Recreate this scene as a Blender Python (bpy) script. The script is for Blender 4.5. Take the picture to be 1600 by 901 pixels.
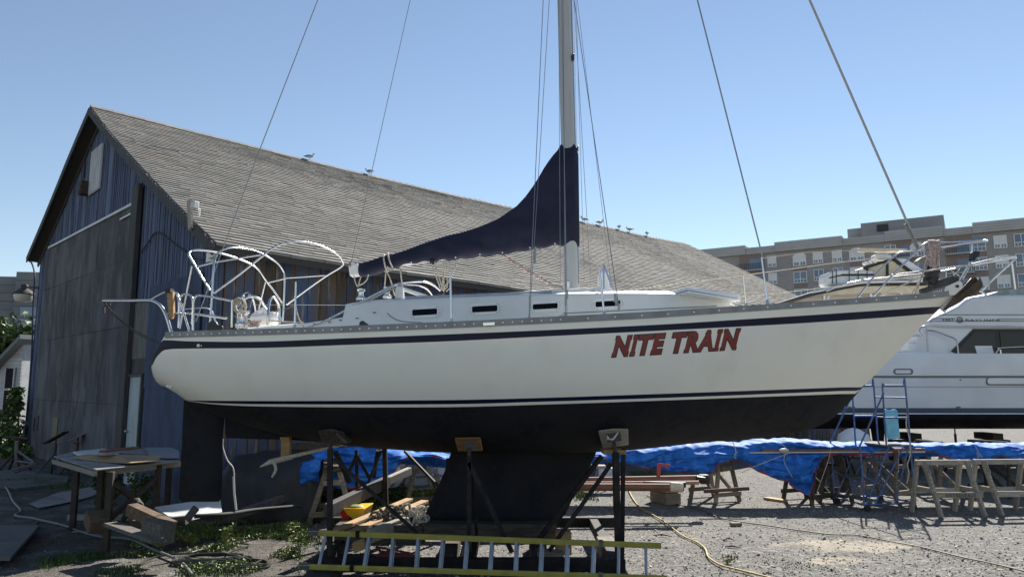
import bpy, math, random
import numpy as np
from mathutils import Vector, Matrix, noise
R = math.radians
random.seed(7)
for o in list(bpy.data.objects): bpy.data.objects.remove(o)
sc = bpy.context.scene
col = sc.collection

# ------------------------------------------------------------- camera, sky, sun, exposure
CAM_H, F, CX, CY, PITCH = 2.3, 1155.0, 800.0, 450.5, math.atan(0.1346)
cd = bpy.data.cameras.new('camera'); cam = bpy.data.objects.new('camera', cd); col.objects.link(cam)
cam.location = (0, 0, CAM_H); cam.rotation_euler = (R(90) + PITCH, 0, 0)
cd.sensor_width = 36; cd.lens = 36 * F / 1600; cd.clip_start = .1; cd.clip_end = 3000
sc.camera = cam
SUN_AZ, SUN_EL = R(24), R(39)
w = bpy.data.worlds.new('World'); sc.world = w; w.use_nodes = True
nt = w.node_tree; bg = nt.nodes['Background']
sky = nt.nodes.new('ShaderNodeTexSky'); sky.sky_type = 'NISHITA'; sky.sun_disc = False
sky.sun_elevation = SUN_EL; sky.sun_rotation = SUN_AZ
sky.air_density = 1.0; sky.dust_density = 0.0; sky.ozone_density = 0.7; sky.altitude = 0
hs = nt.nodes.new('ShaderNodeHueSaturation'); hs.inputs['Saturation'].default_value = .95; nt.links.new(sky.outputs[0], hs.inputs['Color']); nt.links.new(hs.outputs[0], bg.inputs[0]); bg.inputs[1].default_value = 0.064
sl = bpy.data.lights.new('sun', 'SUN'); sl.energy = 5.0; sl.angle = R(.5); sl.color = (1, .95, .87)
so = bpy.data.objects.new('sun', sl); col.objects.link(so)
sdir = Vector((math.sin(SUN_AZ) * math.cos(SUN_EL), math.cos(SUN_AZ) * math.cos(SUN_EL), math.sin(SUN_EL)))
so.rotation_euler = sdir.to_track_quat('Z', 'Y').to_euler(); so.location = sdir * 50
sc.view_settings.view_transform = 'Standard'; sc.view_settings.look = 'None'
sc.view_settings.exposure = 1.03; sc.view_settings.gamma = 1; sc.view_settings.use_curve_mapping = False

# ------------------------------------------------------------- measuring helpers
cp, sp_ = math.cos(PITCH), math.sin(PITCH)
def ray(px, py):
    u, v = (px - CX) / F, (CY - py) / F
    return Vector((u, cp - v * sp_, sp_ + v * cp))
def P(px, py, Y):
    r = ray(px, py); return Vector((0, 0, CAM_H)) + r * (Y / r.y)
def G(px, py, z=0.0):
    r = ray(px, py); return Vector((0, 0, CAM_H)) + r * ((z - CAM_H) / r.z)
def onplane(px, py, p0, n):
    r = ray(px, py); o = Vector((0, 0, CAM_H)); return o + r * ((p0 - o).dot(n) / r.dot(n))
def cm(t, pts):
    """monotone-ish cubic through a table"""
    xs = [p[0] for p in pts]; ys = [p[1] for p in pts]; n = len(xs)
    if t <= xs[0]: return ys[0] + (ys[1] - ys[0]) / (xs[1] - xs[0]) * (t - xs[0]) * 0
    if t >= xs[-1]: return ys[-1]
    i = 0
    while xs[i + 1] < t: i += 1
    def d(k):
        if k == 0: return (ys[1] - ys[0]) / (xs[1] - xs[0])
        if k == n - 1: return (ys[-1] - ys[-2]) / (xs[-1] - xs[-2])
        a = (ys[k] - ys[k-1]) / (xs[k] - xs[k-1]); b = (ys[k+1] - ys[k]) / (xs[k+1] - xs[k])
        return 0 if a * b <= 0 else 2 * a * b / (a + b)
    h = xs[i+1] - xs[i]; s = (t - xs[i]) / h
    return ((2*s**3 - 3*s*s + 1) * ys[i] + (s**3 - 2*s*s + s) * h * d(i) + (3*s*s - 2*s**3) * ys[i+1] + (s**3 - s*s) * h * d(i+1))
def smooth(pts, k=6, closed=False):
    pts = [Vector(p) for p in pts]; out = []; n = len(pts)
    for i in range(n if closed else n - 1):
        if closed: a, b, c, d = pts[i-1], pts[i], pts[(i+1) % n], pts[(i+2) % n]
        else: a, b, c, d = pts[max(i-1, 0)], pts[i], pts[i+1], pts[min(i+2, n-1)]
        for j in range(k):
            t = j / k
            out.append(.5 * ((2*b) + (c - a) * t + (2*a - 5*b + 4*c - d) * t*t + (3*b - a - 3*c + d) * t**3))
    if not closed: out.append(pts[-1])
    return out
def rr(a, b): return random.uniform(a, b)

# ------------------------------------------------------------- materials
def mat(name, c, rough=.6, metal=0, c2=None, ns=4, st=(1, 1, 1), lo=.4, hi=.6, bump=0, bs=30, bst=None, rnd=0, coat=0, spec=None, ridged=False, c3=None, ns3=1.3, lo3=.5, hi3=.6, det=5):
    m = bpy.data.materials.new(name); m.use_nodes = True; t = m.node_tree; N = t.nodes; L = t.links
    b = N['Principled BSDF']; b.inputs['Roughness'].default_value = rough; b.inputs['Metallic'].default_value = metal
    b.inputs['Base Color'].default_value = (*c, 1)
    if spec is not None: b.inputs['Specular IOR Level'].default_value = spec
    if coat: b.inputs['Coat Weight'].default_value = coat; b.inputs['Coat Roughness'].default_value = .08
    tc = N.new('ShaderNodeTexCoord')
    def nz(scale, stretch):
        mp = N.new('ShaderNodeMapping'); mp.inputs['Scale'].default_value = stretch; L.new(tc.outputs['Object'], mp.inputs[0])
        n = N.new('ShaderNodeTexNoise'); n.inputs['Scale'].default_value = scale; n.inputs['Detail'].default_value = det
        L.new(mp.outputs[0], n.inputs['Vector']); return n
    cur = None
    def mixin(cur, cc, n, lo, hi):
        r = N.new('ShaderNodeMapRange'); r.inputs[1].default_value = lo; r.inputs[2].default_value = hi
        L.new(n.outputs['Fac'], r.inputs[0])
        mx = N.new('ShaderNodeMix'); mx.data_type = 'RGBA'; L.new(r.outputs[0], mx.inputs[0])
        if cur is None: mx.inputs[6].default_value = (*c, 1)
        else: L.new(cur, mx.inputs[6])
        mx.inputs[7].default_value = (*cc, 1); return mx.outputs[2]
    if c2: cur = mixin(cur, c2, nz(ns, st), lo, hi)
    if c3: cur = mixin(cur, c3, nz(ns3, st), lo3, hi3)
    if rnd:
        at = N.new('ShaderNodeAttribute'); at.attribute_name = 'rnd'
        r = N.new('ShaderNodeMapRange'); r.inputs[3].default_value = 1 - rnd; r.inputs[4].default_value = 1 + rnd
        L.new(at.outputs['Fac'], r.inputs[0])
        h = N.new('ShaderNodeHueSaturation'); L.new(r.outputs[0], h.inputs['Value'])
        if cur is None: h.inputs['Color'].default_value = (*c, 1)
        else: L.new(cur, h.inputs['Color'])
        cur = h.outputs[0]
    if cur is not None: L.new(cur, b.inputs['Base Color'])
    if bump:
        n = nz(bs, bst or st)
        if ridged: n.noise_type = 'RIDGED_MULTIFRACTAL'; n.inputs['Detail'].default_value = 5; n.inputs['Distortion'].default_value = .6
        bp = N.new('ShaderNodeBump'); bp.inputs['Strength'].default_value = min(1, bump); bp.inputs['Distance'].default_value = .02 * max(1, bump)
        L.new(n.outputs['Fac'], bp.inputs['Height']); L.new(bp.outputs[0], b.inputs['Normal'])
    return m
M = {}
M['gel'] = mat('white_gelcoat', (.86, .84, .76), .22, c2=(.84, .815, .735), ns=1.0, coat=.15, c3=(.76, .735, .65), ns3=2.2, lo3=.5, hi3=.9, det=8)
M['gel2'] = mat('deck_gelcoat', (.80, .80, .77), .4, c2=(.76, .75, .70), ns=3)
M['navy'] = mat('navy_paint', (.006, .008, .030), .35, c2=(.008, .011, .036), ns=2, spec=.2)
M['antif'] = mat('antifouling', (.008, .009, .014), .8, spec=.25, c2=(.015, .016, .021), ns=2.5, c3=(.016, .015, .017), ns3=9, bump=.25, bs=60)
M['steel'] = mat('stainless', (.62, .62, .62), .22, 1)
M['alu'] = mat('aluminium', (.50, .51, .52), .42, 1, c2=(.42, .43, .44), ns=6)
M['mast'] = mat('painted_mast', (.50, .50, .49), .35, .1, c2=(.45, .45, .44), ns=3, st=(3, 3, .3))
M['wire'] = mat('rigging_wire', (.30, .30, .30), .4, .8)
M['rope'] = mat('rope_white', (.62, .57, .48), .9, c2=(.45, .40, .33), ns=40, bump=.5, bs=80)
M['ropep'] = mat('rope_pink', (.62, .50, .46), .9, c2=(.35, .25, .24), ns=45, bump=.5, bs=80)
M['canvas'] = mat('navy_canvas', (.010, .012, .034), .85, c2=(.016, .018, .046), ns=3, bump=.8, bs=5, ridged=True)
M['black'] = mat('black_plastic', (.012, .012, .013), .4)
M['rubber'] = mat('rubber', (.02, .02, .02), .8)
M['glassd'] = mat('dark_glass', (.004, .004, .006), .12, spec=.12)
M['white'] = mat('white_plastic', (.84, .84, .82), .45, c2=(.78, .77, .73), ns=5)
M['cream'] = mat('cream_grp', (.66, .58, .42), .5, c2=(.6, .5, .35), ns=3)
M['red'] = mat('red_lettering', (.20, .022, .020), .35)
M['ink'] = mat('dark_lettering', (.012, .009, .016), .35)
M['wood'] = mat('weathered_wood', (.27, .225, .165), .85, c2=(.17, .14, .11), ns=6, st=(1, 1, 8), bump=.5, bs=25, rnd=.3)
M['woodg'] = mat('grey_wood', (.40, .365, .31), .9, c2=(.27, .245, .205), ns=8, st=(1, 6, 6), bump=.5, bs=30, rnd=.25)
M['woodd'] = mat('dark_timber', (.09, .07, .052), .9, c2=(.045, .038, .03), ns=5, st=(1, 5, 5), bump=.6, bs=20, rnd=.3)
M['woodn'] = mat('new_wood', (.42, .27, .12), .75, c2=(.30, .18, .08), ns=6, st=(1, 1, 6), bump=.3, rnd=.2)
M['blksteel'] = mat('black_steel', (.012, .012, .014), .7, spec=.25, c2=(.03, .024, .02), ns=8, bump=.2)
M['rust'] = mat('rusty_steel', (.13, .06, .035), .8, c2=(.07, .045, .035), ns=8, bump=.4)
M['rustd'] = mat('dull_brown_steel', (.055, .035, .028), .8, c2=(.03, .025, .02), ns=8, bump=.4)
M['yel'] = mat('yellow_fibreglass', (.42, .36, .075), .5, c2=(.34, .29, .07), ns=6, st=(1, 1, 1))
M['blutarp'] = mat('blue_tarp', (.022, .16, .60), .7, spec=.22, c2=(.014, .10, .42), ns=2.5, bump=2.4, bs=3.0, bst=(.7, 1, 2.6), ridged=True, c3=(.04, .21, .68), ns3=7, rnd=.1)
M['redhem'] = mat('red_hem', (.32, .03, .04), .5, bump=.5, bs=10)
M['blktarp'] = mat('black_tarp', (.012, .013, .016), .6, c2=(.02, .02, .024), ns=3, bump=1.2, bs=4)
M['bluep'] = mat('blue_paint_steel', (.07, .14, .34), .4, .0, c2=(.045, .085, .2), ns=9, c3=(.09, .06, .05), ns3=14, lo3=.62, hi3=.66)
M['cyan'] = mat('cyan_foam', (.16, .48, .66), .8, c2=(.24, .56, .72), ns=8, bump=.5)
M['roof'] = mat('asphalt_shingle', (.225, .215, .197), .95, c2=(.195, .185, .168), ns=.9, c3=(.245, .215, .182), ns3=1.4, lo3=.5, hi3=.75, bump=.3, bs=60, rnd=.17)
M['roofl'] = mat('roof_underlay', (.05, .048, .045), .95)
M['bluewood'] = mat('blue_boards', (.110, .145, .235), .85, c2=(.060, .080, .14), ns=2.2, st=(6, 6, .5), bump=.7, bs=22, bst=(5, 5, .4), rnd=.3, c3=(.15, .17, .21), ns3=1.6, lo3=.57, hi3=.75)
M['bluebrown'] = mat('peeling_blue_boards', (.055, .078, .14), .85, c2=(.10, .075, .052), ns=1.4, st=(4, 4, .6), lo=.45, hi=.58, bump=.7, bs=22, bst=(5, 5, .4), rnd=.35, c3=(.19, .175, .15), ns3=2.6, lo3=.58, hi3=.7)
M['corr'] = mat('blue_corrugated', (.052, .076, .145), .7, 0, c2=(.036, .053, .10), ns=1.5, st=(2, 2, .6), rnd=.15, c3=(.05, .055, .07), ns3=3, lo3=.6, hi3=.7)
M['panel'] = mat('dark_plywood', (.052, .053, .062), .88, c2=(.115, .117, .133), ns=1.1, st=(1.2, 1.2, .55), lo=.42, hi=.62, bump=.1, bs=30, c3=(.15, .155, .17), ns3=3.4, lo3=.56, hi3=.80, rnd=.14, det=9)
M['greypost'] = mat('grey_painted_timber', (.07, .07, .072), .8, c2=(.045, .045, .048), ns=4, st=(3, 3, .5), rnd=.15)
M['paledoor'] = mat('pale_blue_door', (.36, .44, .48), .55, c2=(.30, .36, .39), ns=3, st=(2, 2, .5))
M['brick'] = None
M['conc'] = mat('concrete', (.30, .285, .26), .9, c2=(.2, .19, .18), ns=2, bump=.4, bs=40)
M['plank'] = mat('worn_plywood', (.13, .12, .115), .85, c2=(.09, .085, .085), ns=2, bump=.3, bs=20, rnd=.1)
M['card'] = mat('cardboard', (.30, .22, .13), .85, c2=(.25, .18, .11), ns=3)
M['whiteboard'] = mat('white_melamine', (.60, .63, .64), .4, c2=(.5, .52, .52), ns=2)
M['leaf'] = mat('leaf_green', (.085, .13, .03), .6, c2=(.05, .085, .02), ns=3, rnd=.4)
M['leafb'] = mat('leaf_bright', (.20, .24, .055), .6, c2=(.14, .18, .04), ns=3, rnd=.35)  # brighter copy of leaf green; sunlight painted into weeds standing in sun
M['hose'] = mat('hose_grey', (.16, .17, .17), .5)
M['hosey'] = mat('hose_yellow', (.50, .36, .08), .55, c2=(.42, .3, .08), ns=4)
M['hoseb'] = mat('hose_brown', (.10, .055, .035), .6)
M['gullw'] = mat('gull_feathers', (.62, .62, .60), .8, c2=(.3, .31, .33), ns=9)
M['siding'] = mat('white_siding', (.52, .54, .56), .7, c2=(.45, .46, .47), ns=2, rnd=.08)
M['grbuild'] = mat('grey_cladding', (.19, .205, .22), .8, c2=(.16, .175, .19), ns=.3, rnd=.08)
M['yacht'] = mat('yacht_white', (.76, .77, .79), .3, c2=(.70, .71, .73), ns=1.2, coat=.3)
M['chalk'] = mat('cracked_cream', (.60, .585, .53), .6, c2=(.5, .47, .4), ns=4)
M['lamp'] = mat('flood_lens', (.55, .55, .5), .2)
M['pole'] = mat('weathered_mast_section', (.19, .085, .058), .65, c2=(.13, .058, .04), ns=3, st=(1, 6, 6))
M['yelp'] = mat('yellow_plastic', (.75, .42, .012), .4)
M['redp'] = mat('red_plastic', (.55, .02, .015), .4)
M['orange'] = mat('pale_wood', (.40, .25, .12), .8, c2=(.3, .18, .09), ns=8, bump=.3)
M['grime'] = mat('furry_carpet', (.11, .10, .085), 1, c2=(.05, .045, .04), ns=30, bump=1.5, bs=50)
M['carpet'] = mat('pale_carpet', (.46, .43, .37), 1, c2=(.36, .33, .28), ns=30, bump=1, bs=60)

# ------------------------------------------------------------- mesh builder
ROOTM = {}
class MB:
    def __init__(s, T=None): s.v = []; s.f = []; s.r = []; s.m = []; s.T = T; s.cm = 0; s.g = []
    def add(s, vs, fs, r=None, m=None):
        o = len(s.v); fo = len(s.f)
        for p in vs:
            p = Vector(p); s.v.append(s.T @ p if s.T else p)
        rv = random.random() if r is None else r
        for f in fs: s.f.append([o + i for i in f]); s.r.append(rv); s.m.append(s.cm if m is None else m)
        s.g.append((o, len(s.v), fo, len(s.f)))
        return s
    def box(s, c, d, rot=None, r=None, m=None):
        c = Vector(c); x, y, z = d[0]/2, d[1]/2, d[2]/2
        vs = [Vector((i, j, k)) for k in (-z, z) for j in (-y, y) for i in (-x, x)]
        if rot is not None:
            Rm = rot if isinstance(rot, Matrix) else Matrix.Rotation(rot, 3, 'Z')
            vs = [Rm @ q for q in vs]
        return s.add([c + q for q in vs], [(0,2,3,1),(4,5,7,6),(0,1,5,4),(2,6,7,3),(0,4,6,2),(1,3,7,5)], r, m)
    def beam(s, a, b, w, h, up=(0, 0, 1), r=None, m=None, e=0):
        a, b = Vector(a), Vector(b); d = (b - a).normalized(); a = a - d*e; b = b + d*e
        u = Vector(up)
        if abs(d.dot(u)) > .97: u = Vector((0, 1, 0)) if abs(d.y) < .9 else Vector((1, 0, 0))
        x = d.cross(u).normalized(); y = x.cross(d).normalized()
        vs = [p + x*(i*w/2) + y*(j*h/2) for p in (a, b) for i, j in ((-1,-1),(1,-1),(1,1),(-1,1))]
        return s.add(vs, [(3,2,1,0),(4,5,6,7),(0,1,5,4),(1,2,6,5),(2,3,7,6),(3,0,4,7)], r, m)
    def tube(s, pts, rad, n=8, closed=False, r=None, m=None, cap=True):
        pts = [Vector(p) for p in pts]; k = len(pts); rads = rad if isinstance(rad, (list, tuple)) else [rad]*k
        d0 = (pts[1] - pts[0]).normalized(); ref = Vector((0, 0, 1)) if abs(d0.z) < .9 else Vector((1, 0, 0))
        x = d0.cross(ref).normalized(); vs = []
        for i, p in enumerate(pts):
            if closed: d = (pts[(i+1) % k] - pts[i-1])
            else: d = pts[min(i+1, k-1)] - pts[max(i-1, 0)]
            if d.length < 1e-9: d = d0
            d.normalize(); x = (x - d * x.dot(d))
            x = x.normalized() if x.length > 1e-6 else d.orthogonal().normalized(); y = d.cross(x)
            for j in range(n):
                a = 2*math.pi*j/n; vs.append(p + (x*math.cos(a) + y*math.sin(a)) * rads[i])
        fs = []
        for i in range(k if closed else k-1):
            for j in range(n):
                a, b = i*n + j, i*n + (j+1) % n; c, d_ = ((i+1) % k)*n + (j+1) % n, ((i+1) % k)*n + j
                fs.append((a, b, c, d_))
        if cap and not closed: fs += [tuple(range(n))[::-1], tuple((k-1)*n + j for j in range(n))]
        return s.add(vs, fs, r, m)
    def cyl(s, a, b, ra, rb=None, n=14, r=None, m=None): return s.tube([a, b], [ra, ra if rb is None else rb], n, r=r, m=m)
    def lathe(s, c, prof, n=16, axis=(0, 0, 1), r=None, m=None):
        c = Vector(c); ax = Vector(axis).normalized(); x = ax.orthogonal().normalized(); y = ax.cross(x)
        vs = [c + ax*h + (x*math.cos(2*math.pi*j/n) + y*math.sin(2*math.pi*j/n))*max(q, 1e-4) for q, h in prof for j in range(n)]
        fs = [(i*n+j, i*n+(j+1) % n, (i+1)*n+(j+1) % n, (i+1)*n+j) for i in range(len(prof)-1) for j in range(n)]
        fs += [tuple(range(n))[::-1], tuple((len(prof)-1)*n+j for j in range(n))]
        return s.add(vs, fs, r, m)
    def prism(s, poly, ext, r=None, m=None):
        poly = [Vector(p) for p in poly]; n = len(poly); e = Vector(ext)
        return s.add(poly + [p + e for p in poly], [tuple(range(n)), tuple(range(2*n-1, n-1, -1))] + [(i, i+n, (i+1) % n + n, (i+1) % n) for i in range(n)], r, m)
    def grid(s, rows, closed=False, r=None, m=None, flip=False):
        k = len(rows[0]); vs = [p for row in rows for p in row]; fs = []
        for i in range(len(rows)-1):
            for j in range(k if closed else k-1):
                q = (i*k+j, i*k+(j+1) % k, (i+1)*k+(j+1) % k, (i+1)*k+j); fs.append(q[::-1] if flip else q)
        return s.add(vs, fs, r, m)
    def ell(s, c, d, n=14, k=9, rot=None, r=None, m=None):
        c = Vector(c); rows = []
        for i in range(k+1):
            a = math.pi*i/k - math.pi/2; row = []
            for j in range(n):
                b = 2*math.pi*j/n
                q = Vector((math.cos(a)*math.cos(b)*d[0]/2 + 1e-5*math.cos(b), math.cos(a)*math.sin(b)*d[1]/2 + 1e-5*math.sin(b), math.sin(a)*d[2]/2))
                if rot is not None: q = rot @ q
                row.append(c + q)
            rows.append(row)
        return s.grid(rows, True, r, m)
    def build(s, name, mats, parent=None, smooth_=None, bevel=0, weld=False, split=False):
        if split:      # one object for every primitive that was added
            out = []
            for i, (v0, v1, f0, f1) in enumerate(s.g):
                q = MB(); q.v = s.v[v0:v1]; q.f = [[k - v0 for k in f] for f in s.f[f0:f1]]; q.r = s.r[f0:f1]; q.m = s.m[f0:f1]
                out.append(q.build(name, mats, parent, smooth_, bevel))
            return out[0]
        me = bpy.data.meshes.new(name)
        inv = ROOTM[parent.name].inverted() if parent else None
        vs = [(inv @ p) if inv else p for p in s.v]
        me.from_pydata([tuple(p) for p in vs], [], s.f)
        if not isinstance(mats, (list, tuple)): mats = [mats]
        for m in mats: me.materials.append(m)
        if len(mats) > 1: me.polygons.foreach_set('material_index', s.m)
        at = me.attributes.new('rnd', 'FLOAT', 'FACE'); at.data.foreach_set('value', s.r)
        import bmesh
        bm = bmesh.new(); bm.from_mesh(me)
        if weld: bmesh.ops.remove_doubles(bm, verts=bm.verts, dist=1e-4)
        bmesh.ops.recalc_face_normals(bm, faces=bm.faces) if weld != 'keep' else None
        bm.to_mesh(me); bm.free()
        if smooth_ is not None:
            me.polygons.foreach_set('use_smooth', [True]*len(me.polygons))
            me.set_sharp_from_angle(angle=R(smooth_))
        o = bpy.data.objects.new(name, me); col.objects.link(o)
        if parent:
            o.parent = parent; ROOTM[o.name] = ROOTM[parent.name]
        if bevel:
            b = o.modifiers.new('bevel', 'BEVEL'); b.width = bevel; b.segments = 1; b.limit_method = 'ANGLE'; b.angle_limit = R(40)
        if not parent: ROOTM[o.name] = Matrix.Identity(4)
        return o
def tag(o, label=None, cat=None, group=None, kind=None):
    if label: o['label'] = label
    if cat: o['category'] = cat
    if group: o['group'] = group
    if kind: o['kind'] = kind
    return o
def thing(name, label, cat, loc=(0, 0, 0), rz=0, group=None):
    o = bpy.data.objects.new(name, None); col.objects.link(o); o.location = loc; o.rotation_euler = (0, 0, rz); o.empty_display_size = .2
    ROOTM[o.name] = Matrix.Translation(Vector(loc)) @ Matrix.Rotation(rz, 4, 'Z')
    return tag(o, label, cat, group)
def solo(mb, name, m, label, cat, group=None, smooth_=None, bevel=0, weld=False):
    """a thing that is one mesh, its origin moved to its base"""
    xs = [p.x for p in mb.v]; ys = [p.y for p in mb.v]; zs = [p.z for p in mb.v]
    c = Vector(((min(xs)+max(xs))/2, (min(ys)+max(ys))/2, min(zs))); mb.v = [p - c for p in mb.v]
    o = mb.build(name, m, None, smooth_, bevel, weld); o.location = c
    return tag(o, label, cat, group)
def copy_tree(o, parent=None):
    c = o.copy(); col.objects.link(c)
    if parent: c.parent = parent
    for ch in [x for x in col.objects if x.parent == o]: copy_tree(ch, c)
    return c
def local(loc, rz=0): return Matrix.Translation(Vector(loc)) @ Matrix.Rotation(rz, 4, 'Z')

# ------------------------------------------------------------- ground
def ground_mat():
    m = bpy.data.materials.new('gravel'); m.use_nodes = True; t = m.node_tree; N = t.nodes; L = t.links
    b = N['Principled BSDF']; b.inputs['Roughness'].default_value = .95
    tc = N.new('ShaderNodeTexCoord')
    def noise_(s, d=4):
        n = N.new('ShaderNodeTexNoise'); n.inputs['Scale'].default_value = s; n.inputs['Detail'].default_value = d; L.new(tc.outputs['Object'], n.inputs['Vector']); return n.outputs['Fac']
    def rng(src, lo, hi, a=0, bb=1):
        r = N.new('ShaderNodeMapRange'); r.inputs[1].default_value = lo; r.inputs[2].default_value = hi; r.inputs[3].default_value = a; r.inputs[4].default_value = bb; L.new(src, r.inputs[0]); return r.outputs[0]
    def mix(f, a, c, typ='MIX'):
        x = N.new('ShaderNodeMix'); x.data_type = 'RGBA'; x.blend_type = typ
        if isinstance(f, float): x.inputs[0].default_value = f
        else: L.new(f, x.inputs[0])
        for i, q in ((6, a), (7, c)):
            if isinstance(q, tuple): x.inputs[i].default_value = (*q, 1)
            else: L.new(q, x.inputs[i])
        return x.outputs[2]
    def mth(op, a, c):
        x = N.new('ShaderNodeMath'); x.operation = op; x.use_clamp = True
        for i, q in ((0, a), (1, c)):
            if isinstance(q, (int, float)): x.inputs[i].default_value = q
            else: L.new(q, x.inputs[i])
        return x.outputs[0]
    vo = N.new('ShaderNodeTexVoronoi'); vo.inputs['Scale'].default_value = 38; L.new(tc.outputs['Object'], vo.inputs['Vector'])
    sep = N.new('ShaderNodeSeparateColor'); L.new(vo.outputs['Color'], sep.inputs[0])
    cr = N.new('ShaderNodeValToRGB'); L.new(sep.outputs[0], cr.inputs[0]); e = cr.color_ramp.elements
    e[0].position = 0; e[0].color = (.035, .034, .033, 1); e[1].position = 1; e[1].color = (.42, .40, .37, 1)
    for p, c in ((.3, (.10, .097, .092, 1)), (.7, (.165, .158, .147, 1)), (.9, (.26, .248, .228, 1))):
        q = e.new(p); q.color = c
    fine = mix(rng(noise_(120, 2), .3, .7), (.075, .072, .067), (.21, .202, .188))
    grav = mix(rng(noise_(9, 3), .45, .75, 0, .7), cr.outputs[0], fine)
    sx = N.new('ShaderNodeSeparateXYZ'); L.new(tc.outputs['Object'], sx.inputs[0])
    # pale sandy patch right of the hose
    def blob(cx, cy, rx, ry):
        a = N.new('ShaderNodeVectorMath'); a.operation = 'SUBTRACT'; L.new(tc.outputs['Object'], a.inputs[0]); a.inputs[1].default_value = (cx, cy, 0)
        s = N.new('ShaderNodeVectorMath'); s.operation = 'MULTIPLY'; L.new(a.outputs[0], s.inputs[0]); s.inputs[1].default_value = (1/rx, 1/ry, 0)
        l = N.new('ShaderNodeVectorMath'); l.operation = 'LENGTH'; L.new(s.outputs[0], l.inputs[0])
        return mth('ADD', rng(l.outputs['Value'], .2, 1.5, .55, -.55), rng(noise_(2.2, 6), .3, .75, 0, .55))
    g1 = G(1325, 853); g2 = G(1315, 876); 
    sand = mth('MAXIMUM', rng(blob(g1.x, g1.y, 1.5, .62), .36, .56), rng(blob(g2.x, g2.y, .8, .35), .38, .55))
    sandc = mix(rng(noise_(25, 4), .3, .7), (.42, .37, .28), (.30, .265, .21))
    c = mix(sand, grav, sandc)
    # brown soil in the left half (where weeds grow)
    soilf = mth('MULTIPLY', rng(sx.outputs[0], -1.4, -2.6), rng(noise_(1.1, 6), .30, .50))
    soil = mix(rng(noise_(14, 5), .3, .7), (.030, .025, .019), (.085, .072, .054))
    c = mix(soilf, c, soil)
    c = mix(rng(noise_(.35, 4), .4, .7, 0, .30), c, (.16, .15, .13))
    c = mix(rng(noise_(1.6, 7), .42, .72, 0, .45), c, (.10, .094, .082))
    c = mix(rng(noise_(3.7, 5), .55, .78, 0, .5), c, (.30, .28, .24))
    L.new(c, b.inputs['Base Color'])
    hh = N.new('ShaderNodeMath'); hh.operation = 'SUBTRACT'; hh.inputs[0].default_value = 1; L.new(vo.outputs['Distance'], hh.inputs[1])
    bp = N.new('ShaderNodeBump'); bp.inputs['Strength'].default_value = .9; bp.inputs['Distance'].default_value = .022; L.new(hh.outputs[0], bp.inputs['Height'])
    bp2 = N.new('ShaderNodeBump'); bp2.inputs['Strength'].default_value = .8; bp2.inputs['Distance'].default_value = .05; L.new(noise_(6, 5), bp2.inputs['Height']); L.new(bp.outputs[0], bp2.inputs['Normal'])
    L.new(bp2.outputs[0], b.inputs['Normal'])
    return m
def gz(x, y):
    return .018 * noise.noise(Vector((x*.5, y*.5, 0))) + .008 * noise.noise(Vector((x*2, y*2, 3)))
M['gravel'] = ground_mat()
mb = MB()
xs = [-400, -120, -50, -25] + [-20 + .4*i for i in range(101)] + [25, 50, 120, 400]
ys = [-60, -10, 3] + [6 + .4*i for i in range(60)] + [32, 40, 60, 100, 200, 500]
mb.grid([[Vector((x, y, gz(x, y) if abs(x) < 21 and 5 < y < 31 else 0)) for x in xs] for y in ys])
g = mb.build('ground', M['gravel'], None, 180); tag(g, kind='structure')
# ------------------------------------------------------------- barn
BD = Vector((.7314, .6820, 0)); BG = Vector((-.6820, .7314, 0))      # along the long wall, across the gable
BC = Vector((P(340, 606, 14.3).x, 14.3, 0))
brot = math.atan2(BD.y, BD.x)
barn = thing('barn', 'long blue board barn with a steep grey shingle roof and dark plywood gable', 'barn', BC, brot)
BM = ROOTM[barn.name]; BI = BM.inverted()
OV = .4
def gp(px, py, x=0.0): return BI @ onplane(px, py, BC + BD*x, BD)          # pixel -> local point on plane x
def lp(px, py, y=0.0): return BI @ onplane(px, py, BC + BG*y, BG)          # pixel -> local point on plane y
ap = gp(141, 168, -OV); er = gp(336, 380, -OV); el = gp(43, 401, -OV)
SA, ZA = ap.y, ap.z; ZE = er.z; YE = er.y; YL, ZL = el.y, el.z
W_ = YL - .35
pr = ray(1065, 384); # far ridge end
o = Vector((0, 0, CAM_H)); best = None
for i in range(2000):
    t = 15 + i*.02; q = BM @ Vector((t, SA, ZA)); px = CX + F*q.x/(q.y*cp + (q.z-CAM_H)*sp_)
    if px > 1068: break
BL_ = t
print('barn', 'ridge', SA, ZA, 'eaves', YE, ZE, YL, ZL, 'len', BL_)
def roofz(x, y):
    """height of the roof plane at local (x, y)"""
    if y <= SA:
        t = (y - YE)/(SA - YE); z = ZE + (ZA - ZE)*t - .10*math.sin(math.pi*max(0, min(1, t)))
    else:
        t = (YL - y)/(YL - SA); z = ZL + (ZA - ZL)*t
    return z + .12*noise.noise(Vector((x*.16, y*.22, 1))) + .012*noise.noise(Vector((x*.7, y*.6, 5))) - .18*math.sin(math.pi*(x+OV)/BL_)
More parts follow.
